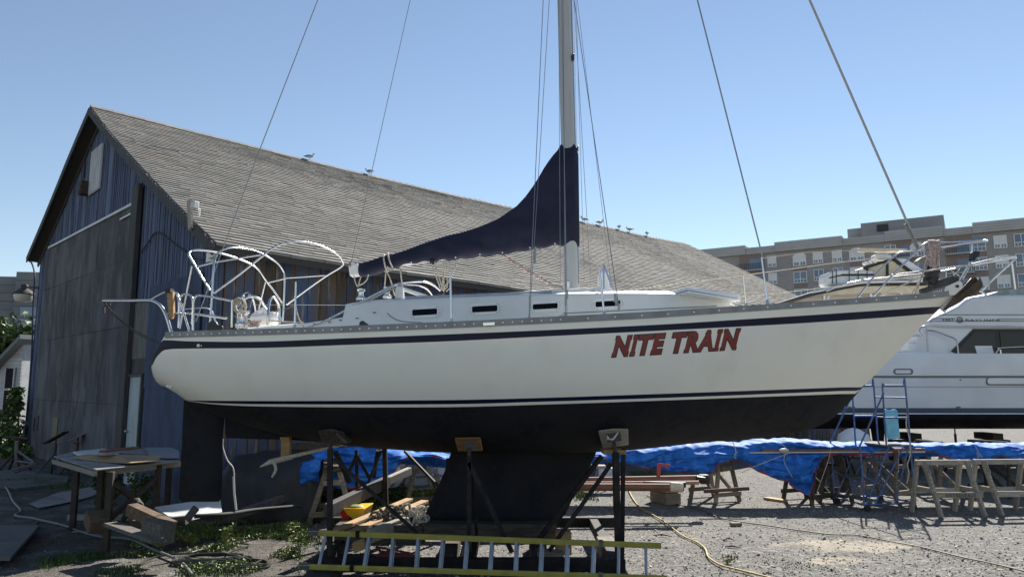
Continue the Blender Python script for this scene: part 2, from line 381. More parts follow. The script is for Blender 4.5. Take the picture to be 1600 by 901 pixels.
# underlay slab
mb = MB(); nx = 60
X0, X1 = -OV, BL_ + OV
for ys_ in ([YE + (SA-YE)*j/8 for j in range(9)], [SA + (YL-SA)*j/6 for j in range(7)]):
    top = [[Vector((X0 + (X1-X0)*i/nx, y, roofz(X0 + (X1-X0)*i/nx, y) - .03)) for y in ys_] for i in range(nx+1)]
    bot = [[p - Vector((0, 0, .14)) for p in r_] for r_ in top]
    mb.grid([[BM @ p for p in r_] for r_ in top]); mb.grid([[BM @ p for p in r_] for r_ in bot], flip=True)
    for k in (0, -1): mb.grid([[BM @ p for p in top[k]], [BM @ p for p in bot[k]]])
    for k in (0, -1): mb.grid([[BM @ r_[k] for r_ in top], [BM @ r_[k] for r_ in bot]])
roof = mb.build('roof', M['roofl'], barn)
# shingles, course by course
mb = MB(T=BM); rs = random.Random(3)
def courses(ya, yb, n, wtab):
    ln = abs(yb - ya)
    for i in range(n + 1):
        y0 = ya + (yb-ya)*(i-.15)/n; y1 = ya + (yb-ya)*min(1, (i+1.02)/n); off = (i % 2)*.5*wtab + rs.uniform(-.03, .03)
        x = X0 - off
        while x < X1:
            wv = wtab*rs.uniform(.82, 1.18); a, b_ = max(x, X0) + .004, min(x + wv, X1) - .004; x += wv
            if b_ - a < .03: continue
            t0 = .036 + rs.uniform(0, .005); j0 = rs.uniform(-.018, .018)
            yy0 = y0 + j0*(1 if yb > ya else -1)
            p = [Vector((a, yy0, roofz(a, yy0)+t0)), Vector((b_, yy0, roofz(b_, yy0)+t0+rs.uniform(-.002, .003))), Vector((b_, y1, roofz(b_, y1)+.004)), Vector((a, y1, roofz(a, y1)+.004))]
            q = [Vector((a, yy0, roofz(a, yy0)-.03)), Vector((b_, yy0, roofz(b_, yy0)-.03))]
            mb.add(p + q, [(0, 1, 2, 3), (4, 5, 1, 0), (4, 0, 3), (5, 2, 1)], r=rs.betavariate(2, 2))
courses(YE, SA, 58, .36)
for i in range(int((X1-X0)/.3)):
    x = X0 + i*.3
    z = roofz(x, SA) + .05; rv = rs.random()
    mb.add([(x, SA-.16, z-.10), (x+.31, SA-.16, z-.10), (x+.31, SA, z+.01), (x, SA, z+.02), (x+.31, SA+.16, z-.10), (x, SA+.16, z-.10), (x, SA, z-.1)], [(0, 1, 2, 3), (3, 2, 4, 5), (0, 3, 6), (3, 5, 6)], r=rv)
sh = mb.build('shingles', M['roof'], roof, weld='keep')
# walls : boards
def boards(mb, x0, x1, topf, z0, axis, out, wmin=.14, wmax=.24):
    a = x0
    while a < x1:
        wv = rs.uniform(wmin, wmax); b_ = min(a + wv, x1); d = out + rs.uniform(0, .016); g_ = .006
        za, zb = topf(a), topf(b_)
        if axis == 'y': f = lambda u, v, z: (-v, u, z)      # gable: u across, v outwards
        else: f = lambda u, v, z: (u, -v, z)
        vs = [f(a+g_, 0, z0), f(b_-g_, 0, z0), f(b_-g_, 0, zb), f(a+g_, 0, za), f(a+g_, d, z0), f(b_-g_, d, z0), f(b_-g_, d, zb), f(a+g_, d, za)]
        mb.add(vs, [(4, 5, 6, 7), (0, 4, 7, 3), (1, 5, 6, 2), (0, 1, 5, 4), (3, 2, 6, 7)], r=rs.random())
        if rs.random() < .5: # a batten
            c = b_
            vs = [f(c-.02, d, z0), f(c+.02, d, z0), f(c+.02, d, zb-.02), f(c-.02, d, zb-.02), f(c-.02, d+.018, z0), f(c+.02, d+.018, z0), f(c+.02, d+.018, zb-.02), f(c-.02, d+.018, zb-.02)]
            mb.add(vs, [(4, 5, 6, 7), (0, 4, 7, 3), (1, 5, 6, 2)], r=rs.random())
        a = b_
gt = lambda y: roofz(0, y) - .16
mb = MB(T=BM); boards(mb, 0, W_, gt, -.1, 'y', .02)
gw = mb.build('gable_wall', M['bluewood'], barn)
mb = MB(T=BM); mb.add([(.01, 0, -.1), (.01, W_, -.1), (.01, W_, gt(W_)), (.01, SA, gt(SA)), (.01, 0, gt(0))], [(0, 1, 2, 3, 4)])
mb.box((BL_/2, .03, ZE/2-.1), (BL_, .04, ZE), r=.2)
mb.box((BL_/2, W_-.03, ZL/2-.1), (BL_, .04, ZL-.2), r=.2); mb.box((BL_-.03, W_/2, ZE/2), (.04, W_, ZE)); 
mb.add([(BL_, 0, ZE-.2), (BL_, W_, ZL-.2), (BL_, SA, ZA-.3)], [(0, 1, 2)])
mb.build('wall_backing', M['roofl'], barn)
mb = MB(T=BM); boards(mb, 0.02, BL_, lambda x: roofz(x, 0) - .17, -.1, 'x', .02, .16, .3)
mb.build('long_wall', M['bluebrown'], barn)
# barge boards + eave fascia
mb = MB(T=BM)
def rp(x, y, dz=0): return Vector((x, y, roofz(x, y) + dz))
for (ya, yb) in ((YE, SA), (SA, YL)):
    for k in range(6):
        a, b_ = ya + (yb-ya)*k/6, ya + (yb-ya)*(k+1)/6
        mb.beam(rp(-OV-.02, a, -.13), rp(-OV-.02, b_, -.13), .035, .22)
        mb.beam(rp(-.05, a, -.26), rp(-.05, b_, -.26), .05, .16)
mb.build('barge_board', M['greypost'], barn)
mb = MB(T=BM)
for k in range(24):
    a, b_ = X0 + (X1-X0)*k/24, X0 + (X1-X0)*(k+1)/24
    mb.beam(rp(a, YE+.02, -.10), rp(b_, YE+.02, -.10), .03, .15)
mb.build('eave_fascia', M['greypost'], barn)
# big dark sliding door of plywood sheets
mb = MB(T=BM)
ptl, ptr, pbl, pbr = gp(72, 392, -.1), gp(211, 318, -.1), gp(33, 690, -.1), gp(197, 700, -.1)
yR, yL = ptr.y, ptl.y; zt_r, zt_l = ptr.z, ptl.z
ny = 6
for i in range(ny):
    for j, (za, zb) in enumerate(((0, .27), (.27, .55), (.55, .80), (.80, 1))):
        ya, yb = yR + (yL-yR)*i/ny, yR + (yL-yR)*(i+1)/ny
        zta, ztb = zt_r + (zt_l-zt_r)*i/ny, zt_r + (zt_l-zt_r)*(i+1)/ny
        off = rs.uniform(.07, .09)
        v = [(-off, ya+.006, max(.02, za*zta)+.005), (-off, yb-.006, max(.02, za*ztb)+.005), (-off, yb-.006, zb*ztb-.005), (-off, ya+.006, zb*zta-.005)]
        mb.prism([Vector(q) for q in v], (.05, 0, 0), r=rs.random())
door = mb.build('sliding_door', M['panel'], barn)
mb = MB(T=BM); mb.beam((-.10, yR+.1, zt_r+.02), (-.10, yL-.4, zt_l+.05), .06, .07)
a, b_ = gp(188, 343, -.12), gp(207, 333, -.12); mb.beam(a, b_, .04, .05)
mb.build('door_track', M['whiteboard'], door)
mb = MB(T=BM)
h1 = gp(85, 672, -.1)
for (px, py, w_, h_) in ((85.5, 674, .62, .85), (59, 660, .09, .5), (53, 663, .08, .45), (38, 677, .5, .6)):
    c = gp(px, py, -.1); mb.box((-.098, c.y, c.z), (.02, w_, h_))
mb.build('door_hole', M['black'], door, split=True)
mb = MB(T=BM)
c = gp(217, 290, -.1); c2 = gp(190, 700, -.1)
pw = abs(gp(228, 400, -.1).y - gp(214, 400, -.1).y)
mb.beam((-.13, c.y-.02, -.05), (-.13, c.y-.02, c.z), pw*.72, .12, up=(1, 0, 0))
mb.build('door_post', M['greypost'], barn, bevel=.01)
# weathered board above the small door, door and frame
mb = MB(T=BM)
a, b_ = gp(209, 475, -.05), gp(236, 475, -.05); c, d = gp(207, 561, -.05), gp(234, 561, -.05)
e, f_ = gp(203, 588, -.05), gp(231, 588, -.05)
mb.prism([Vector((-.03, a.y, a.z)), Vector((-.03, b_.y, a.z)), Vector((-.03, b_.y, c.z)), Vector((-.03, a.y, c.z))], (-.04, 0, 0), r=.95)
mb.build('weathered_board', mat('bleached_board', (.17, .165, .155), .9, c2=(.11, .11, .11), ns=3, st=(3, 3, .6), bump=.4), barn)
mb = MB(T=BM)
mb.prism([Vector((-.03, a.y, c.z)), Vector((-.03, b_.y, c.z)), Vector((-.03, b_.y, e.z+.06)), Vector((-.03, a.y, e.z+.06))], (-.035, 0, 0), r=.4)
dy0, dy1 = gp(204, 600, -.05).y, gp(223, 600, -.05).y
mb.box((-.075, dy1-.04, e.z/2), (.07, .09, e.z+.1)); mb.box((-.075, dy0+.04, e.z/2), (.07, .09, e.z+.1)); mb.box((-.075, (dy0+dy1)/2, e.z+.02), (.08, abs(dy1-dy0)+.1, .07))
mb.build('door_frame', M['greypost'], barn, bevel=.006)
mb = MB(T=BM); mb.box((-.06, (dy0+dy1)/2, e.z/2+.03), (.045, abs(dy1-dy0)-.1, e.z-.06))
sd = mb.build('side_door', M['paledoor'], barn, bevel=.006)
k = gp(203, 674, -.1)
mb = MB(T=BM); mb.lathe((-.08, dy0-.16 if dy1 < dy0 else dy0+.16, k.z), [(.03, 0), (.03, .012), (.014, .02), (.016, .04), (.034, .05), (.034, .07), (.015, .085)], 12, (-1, 0, 0)); mb.build('handle', M['alu'], sd, 60)
# corrugated sheets right of the post
def corr(name, pts, T, plane, pitch=.11, amp=.016, mt=None):
    mb = MB(T=T); y0, y1, zb, zt = pts; n = int(abs(y1-y0)/pitch*6); rows = []
    for i in range(n+1):
        u = y0 + (y1-y0)*i/n; d = plane + amp*math.sin(2*math.pi*(u-y0)/pitch)
        rows.append([Vector((-d, u, zb)), Vector((-d, u, zt))])
    mb.grid(rows, r=rs.random()); return mb
c0, c1 = gp(233, 480, -.1).y, .12
mb = corr('x', (c0-.02, c1, 0.0, gp(260, 600, -.1).z), BM, .075); mb.v += []
zc1 = gp(262, 440, -.1).z
m2 = corr('x', (c0+.05, .9, gp(262, 600, -.1).z-.08, zc1), BM, .095); mb.add([BI @ v for v in m2.v], m2.f, r=.8)
mb.build('corrugated_sheet', M['corr'], barn, 60)
# white slatted vent in the gable
mb = MB(T=BM); a, b_ = gp(156, 226, -.1), gp(139, 305, -.1)
ya, yb = gp(157, 260, -.1).y, gp(141, 260, -.1).y
mb.box((-.07, (ya+yb)/2, (a.z+b_.z)/2), (.05, abs(ya-yb), a.z-b_.z), r=.5)
for i in range(6):
    y = ya + (yb-ya)*(i+.5)/6; mb.box((-.10, y, (a.z+b_.z)/2), (.025, abs(ya-yb)/9, (a.z-b_.z)*.98))
mb.build('gable_vent', M['siding'], barn, bevel=.008)
mb = MB(T=BM); c = gp(131, 294, -.2); mb.box((-.16, c.y, c.z), (.3, .32, .42)); mb.box((-.30, c.y-.02, c.z-.05), (.08, .22, .2)); mb.build('junction_box', M['woodd'], barn, bevel=.01)
mb = MB(T=BM); c = gp(129, 265, -.1); mb.box((-.06, c.y, c.z), (.03, .12, .55)); mb.build('loose_batten', M['greypost'], barn)
# cable looping over the blue boards
mb = MB(T=BM)
mb.tube(smooth([gp(219, 395, -.08), gp(232, 378, -.08), gp(243, 363, -.08), gp(254, 367, -.08), gp(270, 379, -.08), gp(288, 392, -.08), gp(296, 398, -.08)], 5), .018, 6)
mb.tube(smooth([gp(296, 398, -.08), gp(305, 404, -.1), gp(318, 405, -.1)], 5), .012, 6)
mb.build('cable', M['greypost'], barn, 60)
# floodlight on a board at the eave
mb = MB(T=BM); a, b_ = gp(298, 358, -OV-.08), gp(296, 313, -OV-.08)
mb.beam((-OV-.08, a.y, a.z), (-OV-.08, b_.y-.0, b_.z), .16, .05, up=(1, 0, 0)); fb = mb.build('light_bracket', M['woodg'], barn)
mb = MB(T=BM); c = gp(305, 321, -OV-.2); mb.box((-OV-.2, c.y, c.z), (.09, .17, .13)); mb.box((-OV-.12, c.y, c.z-.12), (.04, .04, .16)); fl = mb.build('floodlight', M['white'], barn, bevel=.01)
mb = MB(T=BM); mb.box((-OV-.256, c.y, c.z), (.012, .14, .10)); mb.build('lens', M['lamp'], fl)
# second floodlight on the corner
mb = MB(T=BM); c = gp(329, 402, -.15); mb.box((-.15, c.y, c.z), (.12, .16, .2)); mb.box((-.2, c.y-.25, c.z), (.1, .3, .1), m=0); mb.build('corner_light', M['white'], barn, bevel=.01)
# orange brick nib at the left eave
mb = MB(T=BM); c = gp(52, 396, -.2); mb.box((-.15, c.y, c.z), (.3, .25, .35)); mb.build('eave_bracket', M['rust'], barn)
mb = MB(T=BM); mb.tube(smooth([gp(46, 408, -.3), gp(50, 412, -.1), gp(54, 430, -.1), gp(52, 470, -.1), gp(49, 560, -.1), gp(38, 690, -.1)], 5), .03, 6); mb.build('drain_pipe', M['corr'], barn, 60)
# yard lamp on the left edge of the barn
mb = MB(T=BM); c = gp(40, 458, -.3); mb.tube(smooth([Vector((-.05, W_-.1, c.z+.15)), Vector((-.3, W_+.05, c.z+.17)), Vector((-.35, c.y, c.z+.15))], 5), .03, 8)
ly = thing('yard_lamp', 'domed yard lamp hanging at the left edge of the barn gable', 'lamp', BM @ Vector((-.1, W_, c.z-.4)), brot)
mb.build('lamp_arm', M['greypost'], ly, 60)
mb = MB(T=BM); mb.lathe((-.35, c.y, c.z), [(.10, .32), (.13, .28), (.13, .16), (.3, .05), (.36, -.04), (.34, -.06)][::-1], 16); mb.build('lamp_shade', M['greypost'], ly, 50)
mb = MB(T=BM); mb.lathe((-.35, c.y, c.z), [(.08, -.34), (.25, -.30), (.31, -.2), (.32, -.06)], 16); mb.build('lamp_globe', M['lamp'], ly, 50)

# ------------------------------------------------------------- gulls on the ridge
def gull(px, flip, i, far=False, label=''):
    best = None; t0 = 0
    for k in range(3000):
        t = k*.0125; q = BM @ Vector((t, SA, ZA)); x_ = CX + F*q.x/(q.y*cp + (q.z-CAM_H)*sp_)
        if x_ > px: break
    b = BM @ Vector((t, SA, roofz(t, SA) + .06))
    rt = thing('gull', label, 'bird', b, flip, 'gulls perched along the barn ridge')
    T = ROOTM[rt.name] @ Matrix.Scale(.72 if not far else .85, 4)
    mb = MB(T=T)
    sp = [(-.30, 0, .17), (-.22, 0, .175), (-.12, 0, .185), (0, 0, .19), (.10, 0, .20), (.16, 0, .24), (.185, 0, .29), (.20, 0, .325), (.235, 0, .33), (.255, 0, .328), (.30, 0, .318)]
    rd = [.012, .03, .062, .082, .078, .052, .042, .045, .038, .016, .005]
    mb.tube(smooth(sp, 3), [np.interp(k/3, range(len(rd)), rd) for k in range((len(sp)-1)*3+1)], 10); mb.build('body', M['gullw'], rt, 180)
    for s in (-1, 1):
        mb = MB(T=T); mb.tube([(-.26, .02*s, .19), (-.1, .07*s, .215), (.05, .082*s, .21), (.10, .06*s, .20)], [.008, .035, .045, .02], 8); mb.build('wing', M['hose'], rt, 180)
        mb = MB(T=T); mb.tube([(0, .03*s, .13), (.01, .03*s, 0), (.06, .03*s, -.005)], .008, 5); mb.build('leg', M['rust'], rt, 180)
gl = [(483, 0.2, 'gull standing alone on the ridge nearest the barn gable'), (577, 2.9, 'gull standing on the ridge beside the thin wire left of the boom'),
      (913, 3.5, 'first gull right of the mast on the far ridge'), (937, .4, 'second gull right of the mast on the far ridge'), (967, 1.2, 'third gull right of the mast, half way along the far ridge group'),
      (984, 2.6, 'fourth gull right of the mast, darkest of the far ridge group'), (1011, 1.5, 'last gull on the ridge, farthest from the mast')]
for i, (px, fl_, lb) in enumerate(gl): gull(px, fl_, i, i > 1, lb)

# ------------------------------------------------------------- brick apartment building far behind
AD = Vector((.851, -.525, 0)); AN = Vector((-.525, -.851, 0))     # along the facade to the right, towards the yard
AP = G(1560, 606.0001); AP = Vector((ray(1560, 606).x/ray(1560, 606).y*105, 105, 0))
arot = math.atan2(AD.y, AD.x)
def afp(px, py, y=0.0): return AI @ onplane(px, py, AP - AN*y*1.0, AN)
apt = thing('apartment_building', 'long brown brick apartment building with white windows behind the yard', 'building', AP, arot)
AM = ROOTM[apt.name]; AI = AM.inverted()
# local: x along the facade, -y towards the yard, z up
def brick():
    m = bpy.data.materials.new('hazed_pink_brick'); m.use_nodes = True; t = m.node_tree; N = t.nodes; L = t.links; b = N['Principled BSDF']; b.inputs['Roughness'].default_value = .9
    tc = N.new('ShaderNodeTexCoord'); mp = N.new('ShaderNodeMapping'); mp.inputs['Rotation'].default_value = (R(90), 0, 0); L.new(tc.outputs['Object'], mp.inputs[0])
    br = N.new('ShaderNodeTexBrick'); br.inputs['Scale'].default_value = 1; br.inputs['Brick Width'].default_value = .4; br.inputs['Row Height'].default_value = .2; br.inputs['Mortar Size'].default_value = .02
    br.inputs['Color1'].default_value = (.32, .30, .295, 1); br.inputs['Color2'].default_value = (.38, .36, .35, 1); br.inputs['Mortar'].default_value = (.34, .32, .31, 1)  # greyed, desaturated brick colours carry painted distance haze
    L.new(mp.outputs[0], br.inputs['Vector'])
    n = N.new('ShaderNodeTexNoise'); n.inputs['Scale'].default_value = .25; L.new(tc.outputs['Object'], n.inputs['Vector'])
    h = N.new('ShaderNodeHueSaturation'); r = N.new('ShaderNodeMapRange'); r.inputs[3].default_value = .8; r.inputs[4].default_value = 1.15; L.new(n.outputs['Fac'], r.inputs[0]); L.new(r.outputs[0], h.inputs['Value']); L.new(br.outputs[0], h.inputs['Color'])
    L.new(h.outputs[0], b.inputs['Base Color']); return m
M['brick'] = brick(); M['apanel'] = mat('parapet_panel', (.46, .465, .47), .8, c2=(.42, .425, .43), ns=.5); M['brickd'] = mat('hazed_red_brick', (.27, .21, .20), .9, c2=(.24, .19, .18), ns=3)  # the dark brick is desaturated too, haze put into its colour
M['pent'] = mat('penthouse_metal', (.29, .29, .295), .6, c2=(.26, .26, .265), ns=.2, st=(1, 1, 4)); M['wglass'] = mat('window_glass', (.10, .14, .22), .06, c2=(.16, .20, .28), ns=.4, coat=.5); M['blind'] = mat('window_blind', (.75, .76, .77), .7)
aL = afp(1080, 500).x; aR = afp(1600, 400).x + 25
ztop = afp(1560, 373).z; par_t = afp(1560, 349).z; par_b = afp(1560, 362).z
fl_h = afp(1560, 378).z - afp(1560, 409).z
print('apt', aL, aR, par_t, fl_h)
mb = MB(T=AM); mb.box(((aL+aR)/2, 9, par_b/2), (aR-aL, 18, par_b)); mb.build('brick_wall', M['brick'], apt)
segs = [(1105, 1166, 1), (1166, 1212, 0), (1212, 1318, 1), (1318, 1385, 0), (1385, 1477, 1), (1477, 1523, 0), (1523, 1640, 1)]
for a, b_, s in segs:
    xa, xb = afp(a, 400).x, afp(b_, 400).x
    if b_ > 1600: xb = aR
    if a < 1110: xa = aL
    mb = MB(T=AM); h_ = par_t - par_b + (.35 if s else -.1)
    mb.box(((xa+xb)/2, 8.8 - .1*s, par_b + h_/2), (xb-xa-.02, 18.6+.2*s, h_)); 
    for k in range(1, 4): mb.box(((xa+xb)/2, -.55-.2*s, par_b + h_*k/4), (xb-xa, .1, .07))
    mb.build('parapet', M['apanel'], apt)
mb = MB(T=AM)
xa, xb = afp(1320, 360).x, afp(1475, 350).x; zz = afp(1460, 339, 3).z
xs_ = afp(1343, 360).x
mb.box(((xs_+xb)/2, 7, par_t + (zz-par_t)/2), (xb-xs_, 10, zz-par_t)); mb.box(((xa+xs_)/2, 7.5, par_t + (zz-par_t)*.4), (xs_-xa, 9, (zz-par_t)*.8))
mb.build('penthouse', M['pent'], apt)
mb = MB(T=AM); c = afp(1379, 356, 2); mb.box((c.x, 1.95, c.z), (1.6, .2, 1.1)); mb.build('louvre', M['black'], apt)
mb = MB(T=AM); c = afp(1431, 337, 7); mb.box((c.x, 7, zz+.3), (2.5, 1.5, .6)); mb.build('roof_unit', M['pent'], apt)
# windows: (px centre, width px at that place, kind)
def zrow(i): return afp(1560, 378).z - fl_h*i
wins = [(1112, 9, 0), (1208.5, 0, 0), (1249, 20, 1), (1278, 15, 0), (1308, 15, 0), (1339, 23, 1), (1392, 17, 0), (1434, 22, 1), (1529, 25, 1), (1565, 20, 0), (1598, 22, 0), (1206, 13, 0), (1460, 14, 0)]
def window(c, w_, h_, arch, rnd_):
    mb = MB(T=AM); x, z = c
    fr = .09
    if arch:
        pts = [Vector((x-w_/2, -.06, z-h_/2)), Vector((x+w_/2, -.06, z-h_/2))] + [Vector((x + w_/2*math.cos(a), -.06, z+h_*.28 + h_*.3*math.sin(a))) for a in [math.pi*k/10 for k in range(11)]]
        mb.prism(pts, (0, .05, 0))
    else: mb.box((x, -.04, z), (w_, .06, h_))
    o = mb.build('window', M['wglass'] if rnd_ > .35 else M['blind'], apt)
    mb = MB(T=AM)
    for xx in (-w_/2, 0, w_/2): mb.box((x+xx, -.10, z - (.08*h_ if arch else 0)), (fr, .08, h_*(.84 if arch else 1)))
    for zz_ in (-h_/2, -h_*.18, h_/2 if not arch else h_*.3): mb.box((x, -.105, z+zz_), (w_+fr, .08, fr))
    for xx in (-w_/4, w_/4): mb.box((x+xx, -.105, z-h_*.34), (fr*.8, .07, h_*.32))
    mb.build('window_frame', M['white'], o)
    if rnd_ <= .35:
        mb = MB(T=AM)
        for xx in (-w_/4, w_/4): mb.box((x+xx, -.085, z-h_*.34), (w_*.32, .03, h_*.26))
        mb.build('lower_pane', M['wglass'], o)
cnt = 0
for (px, wpx, arch) in wins:
    if wpx == 0: continue
    c = afp(px, 400); wv = abs(afp(px+wpx/2, 400).x - afp(px-wpx/2, 400).x)
    for row in range(4):
        wr = random.random(); hh = fl_h*.62
        window((c.x, zrow(row) - (0 if not arch else .1)), wv, hh*(1.12 if arch and row == 0 else 1), arch and row == 0, wr if not (row and arch) else max(wr, .3))
        if arch and row < 3:
            mb = MB(T=AM); mb.box((c.x, -.02, zrow(row) - fl_h*.5), (wv*1.05, .05, fl_h*.30)); mb.build('brick_spandrel', M['brickd'], apt)
# recessed balconies
for (pa, pb) in ((1155, 1195), (1395, 1425), (1478, 1521)):
    xa, xb = afp(pa, 400).x, afp(pb, 400).x
    for row in range(4):
        z0 = zrow(row) - fl_h*.5
        mb = MB(T=AM); mb.box(((xa+xb)/2, -.03, z0+fl_h*.5), (xb-xa, .05, fl_h*.9)); bc = mb.build('balcony', M['brickd'], apt)
        mb = MB(T=AM); mb.box(((xa+xb)/2, -.6, z0+.1), (xb-xa, 1.2, .2)); mb.build('balcony_slab', M['apanel'], bc)
        mb = MB(T=AM)
        mb.box(((xa+xb)/2, -1.15, z0+1.15), (xb-xa, .06, .08))
        n = 12
        for k in range(n+1): mb.box((xa + (xb-xa)*k/n, -1.15, z0+.65), (.06, .05, 1.0))
        mb.build('balcony_railing', M['black'], bc)
        mb = MB(T=AM); mb.box((xa+(xb-xa)*.65, -.08, z0+fl_h*.42), ((xb-xa)*.5, .04, fl_h*.68)); mb.build('balcony_door', M['wglass'], bc)

# ------------------------------------------------------------- left edge: grey block, white house, tree
gb = thing('office_block', 'grey panelled block with pale window bands behind the left end of the barn', 'building', (P(20, 600, 75).x, 75, 0), R(8))
T = ROOTM[gb.name]; mb = MB(T=T); zt = P(0, 432, 75).z
x0 = -25; x1 = 2.4
xm = P(26, 500, 75).x - gb.location.x
rows_ = 16
for i in range(rows_):
    mb.box(((x0+xm)/2, 5, (i+.5)*zt/rows_), (xm-x0, 10, zt/rows_-.04), r=random.random())
    mb.box(((xm+x1)/2, 4.2, (i+.5)*(zt+.4)/rows_), (x1-xm, 10, (zt+.4)/rows_-.04), r=random.random())
mb.box(((x0+xm)/2, 5.1, zt/2), (xm-x0-.1, 9.9, zt-.1)); mb.box(((xm+x1)/2, 4.4, zt/2), (x1-xm-.1, 9.9, zt)); mb.build('wall', M['grbuild'], gb)
for py in (486, 505):
    z = P(30, py, 74).z; mb = MB(T=T); mb.box(((xm+x1)/2+.3, -.83, z), ((x1-xm)*.7, .08, .9)); mb.build('window', M['wglass'], gb)
# white clapboard house
wh = thing('clapboard_house', 'small white clapboard house seen past the left end of the barn', 'house', (P(34, 600, 34).x, 34, 0), R(-12))
T = ROOTM[wh.name]; I = T.inverted(); nrm = (T.to_3x3() @ Vector((0, -1, 0)))
def hp(px, py, y=0.0): return I @ onplane(px, py, wh.location + (T.to_3x3() @ Vector((0, y, 0))), nrm)
e = hp(38, 535); apx = hp(-40, 590)
hx = e.x; W2 = 9; za = hp(-0, 580).z
slope = (e.z - hp(0, 578).z)/(e.x - hp(0, 578).x)
mb = MB(T=T); n = 26
slope = max(.3, slope); W2 = min(W2, (e.z - 1.9)/slope)
for i in range(n):
    z0_, z1_ = e.z*i/n, e.z*(i+1)/n
    xa, xb = max(hx-W2, hx-(e.z-z0_)/slope), max(hx-W2, hx-(e.z-z1_)/slope)
    mb.prism([Vector((xa, -.06, z0_)), Vector((hx, -.06, z0_)), Vector((hx, -.035, z1_-.012)), Vector((xb, -.035, z1_-.012))], (0, .06, 0), r=random.random())
mb.prism([Vector((hx-W2, .02, 0)), Vector((hx, .02, 0)), Vector((hx, .02, e.z)), Vector((hx-W2, .02, max(.1, e.z-W2*slope)))], (0, 8, 0)); wl = mb.build('wall', M['siding'], wh)
# visible sloping roof line: gable verge falling to the left
mb = MB(T=T)
rl = hp(-60, 620)
mb.prism([Vector((hx+.25, -.5, e.z+.35)), Vector((hx+.25, -.5, e.z+.15)), Vector((hx-W2-.4, -.5, e.z+.15-(W2+.4)*slope)), Vector((hx-W2-.4, -.5, e.z+.35-(W2+.4)*slope))], (0, 8, 0)); mb.build('roof', M['grbuild'], wh)
mb = MB(T=T); c = hp(14, 608, -.1); mb.box((c.x, -.1, c.z), (.42, .06, 1.9)); wn = mb.build('window', M['antif'], wh)
mb = MB(T=T); mb.box((c.x, -.13, c.z), (.5, .04, .08)); mb.box((c.x+.24, -.13, c.z), (.06, .05, 2.0)); mb.box((c.x-.24, -.13, c.z), (.06, .05, 2.0)); mb.build('window_frame', M['siding'], wn)
# ------------------------------------------------------------- the sailboat on its cradle
YC = 10.45                                    # centreline of the boat
BSH = [(-4.78, .72), (-4.6, .84), (-4.2, 1.0), (-3.5, 1.2), (-2.5, 1.44), (-1.5, 1.58), (-.3, 1.65), (1, 1.60), (2.2, 1.42), (3.3, 1.15), (4.3, .83), (5.2, .50), (6.0, .20), (6.36, .05), (6.5, .02)]
def bsh(X): return cm(X, BSH)
def curve(pts, cfac):
    out = []
    for px, py in pts:
        Y = YC - 1.3
        for _ in range(8): X = P(px, py, Y).x; Y = YC - bsh(X)*cfac
        out.append((P(px, py, Y).x, P(px, py, Y).z))
    return sorted(out)
SHEER = curve([(262, 523), (300, 521.5), (400, 518.5), (480, 516), (600, 511.5), (740, 505.5), (820, 501.5), (1000, 492.5), (1100, 486), (1220, 478), (1300, 472.5), (1393, 466), (1470, 460), (1494, 456)], 1)
S1 = curve([(262, 531), (300, 533), (400, 533.5), (560, 527.5), (700, 522), (820, 517), (1000, 508.5), (1220, 495), (1340, 487), (1430, 480.5), (1484, 477)], .995)
S2 = curve([(236, 572), (246, 556), (258, 546.5), (275, 544.7), (400, 543.5), (560, 538), (700, 533), (820, 527), (1000, 518), (1220, 506.5), (1340, 498.5), (1430, 491.5), (1476, 487.5)], .99)
B1 = curve([(290, 625.5), (400, 626), (560, 625.5), (700, 624.5), (850, 621), (1000, 616), (1150, 611), (1340, 604.5)], .88)
B2 = curve([(290, 626.5), (330, 629.5), (400, 631), (560, 631.5), (700, 631), (850, 627), (1000, 622.5), (1150, 617.5), (1337, 610.5)], .88)
B3 = curve([(290, 627.5), (330, 631.5), (400, 634.5), (560, 636), (700, 635.5), (850, 631.5), (1000, 626.5), (1150, 621.5), (1333, 615.5)], .87)
bottom = [(P(x, y, Y).x, P(x, y, Y).z) for x, y, Y in [(233, 590, 9.8), (240, 603, 9.85), (262, 613, 9.9), (290, 628, 10.0)]]
bottom += [(P(x, y, YC).x, P(x, y, YC).z) for x, y in [(400, 664), (460, 680), (520, 691), (600, 699), (700, 705), (830, 706), (960, 703), (1080, 692.5), (1200, 681.5), (1255, 673), (1290, 660), (1318, 638), (1345, 608), (1400, 552), (1450, 500), (1497, 454)]]
bottom.sort()
ztopT = [(P(x, y, Y).x, P(x, y, Y).z) for x, y, Y in [(233, 588, 9.75), (234, 575, 9.73), (238, 563, 9.7), (250, 543, 9.66), (262, 523, 9.62)]]
XA, XB = ztopT[0][0], bottom[-1][0]
XT = ztopT[-1][0]
print('boat', XA, XT, XB, SHEER[0], SHEER[-1], 'wl', B3)
def zsh(X): return cm(X, SHEER)
def ztop(X): return min(zsh(X), cm(X, ztopT)) if X < XT else zsh(X)
def zbot(X): return min(cm(X, bottom), ztop(X) - .002)
def half(X, z):
    zb, zt = cm(X, bottom), zsh(X); q = max(0, min(1, (z - zb)/max(.05, zt - zb)))
    k = max(0, min(1, (X - 1.0)/4.6)); k = k*k*(3-2*k); ks = max(0, min(1, (-2.8 - X)/2))
    p = 2.6*(1-k) + 1.25*k; e = .42*(1-k) + .98*k; e = e*(1-ks) + .26*ks; p = p*(1-ks) + 3.6*ks
    return bsh(X) * (1 - (1-q)**p)**e
XSs = sorted(set([XA + .0] + [XA + (XT-XA)*i/8 for i in range(9)] + [XT + (XB-XT)*i/110 for i in range(111)] + [XB - .03, XB-.06]))
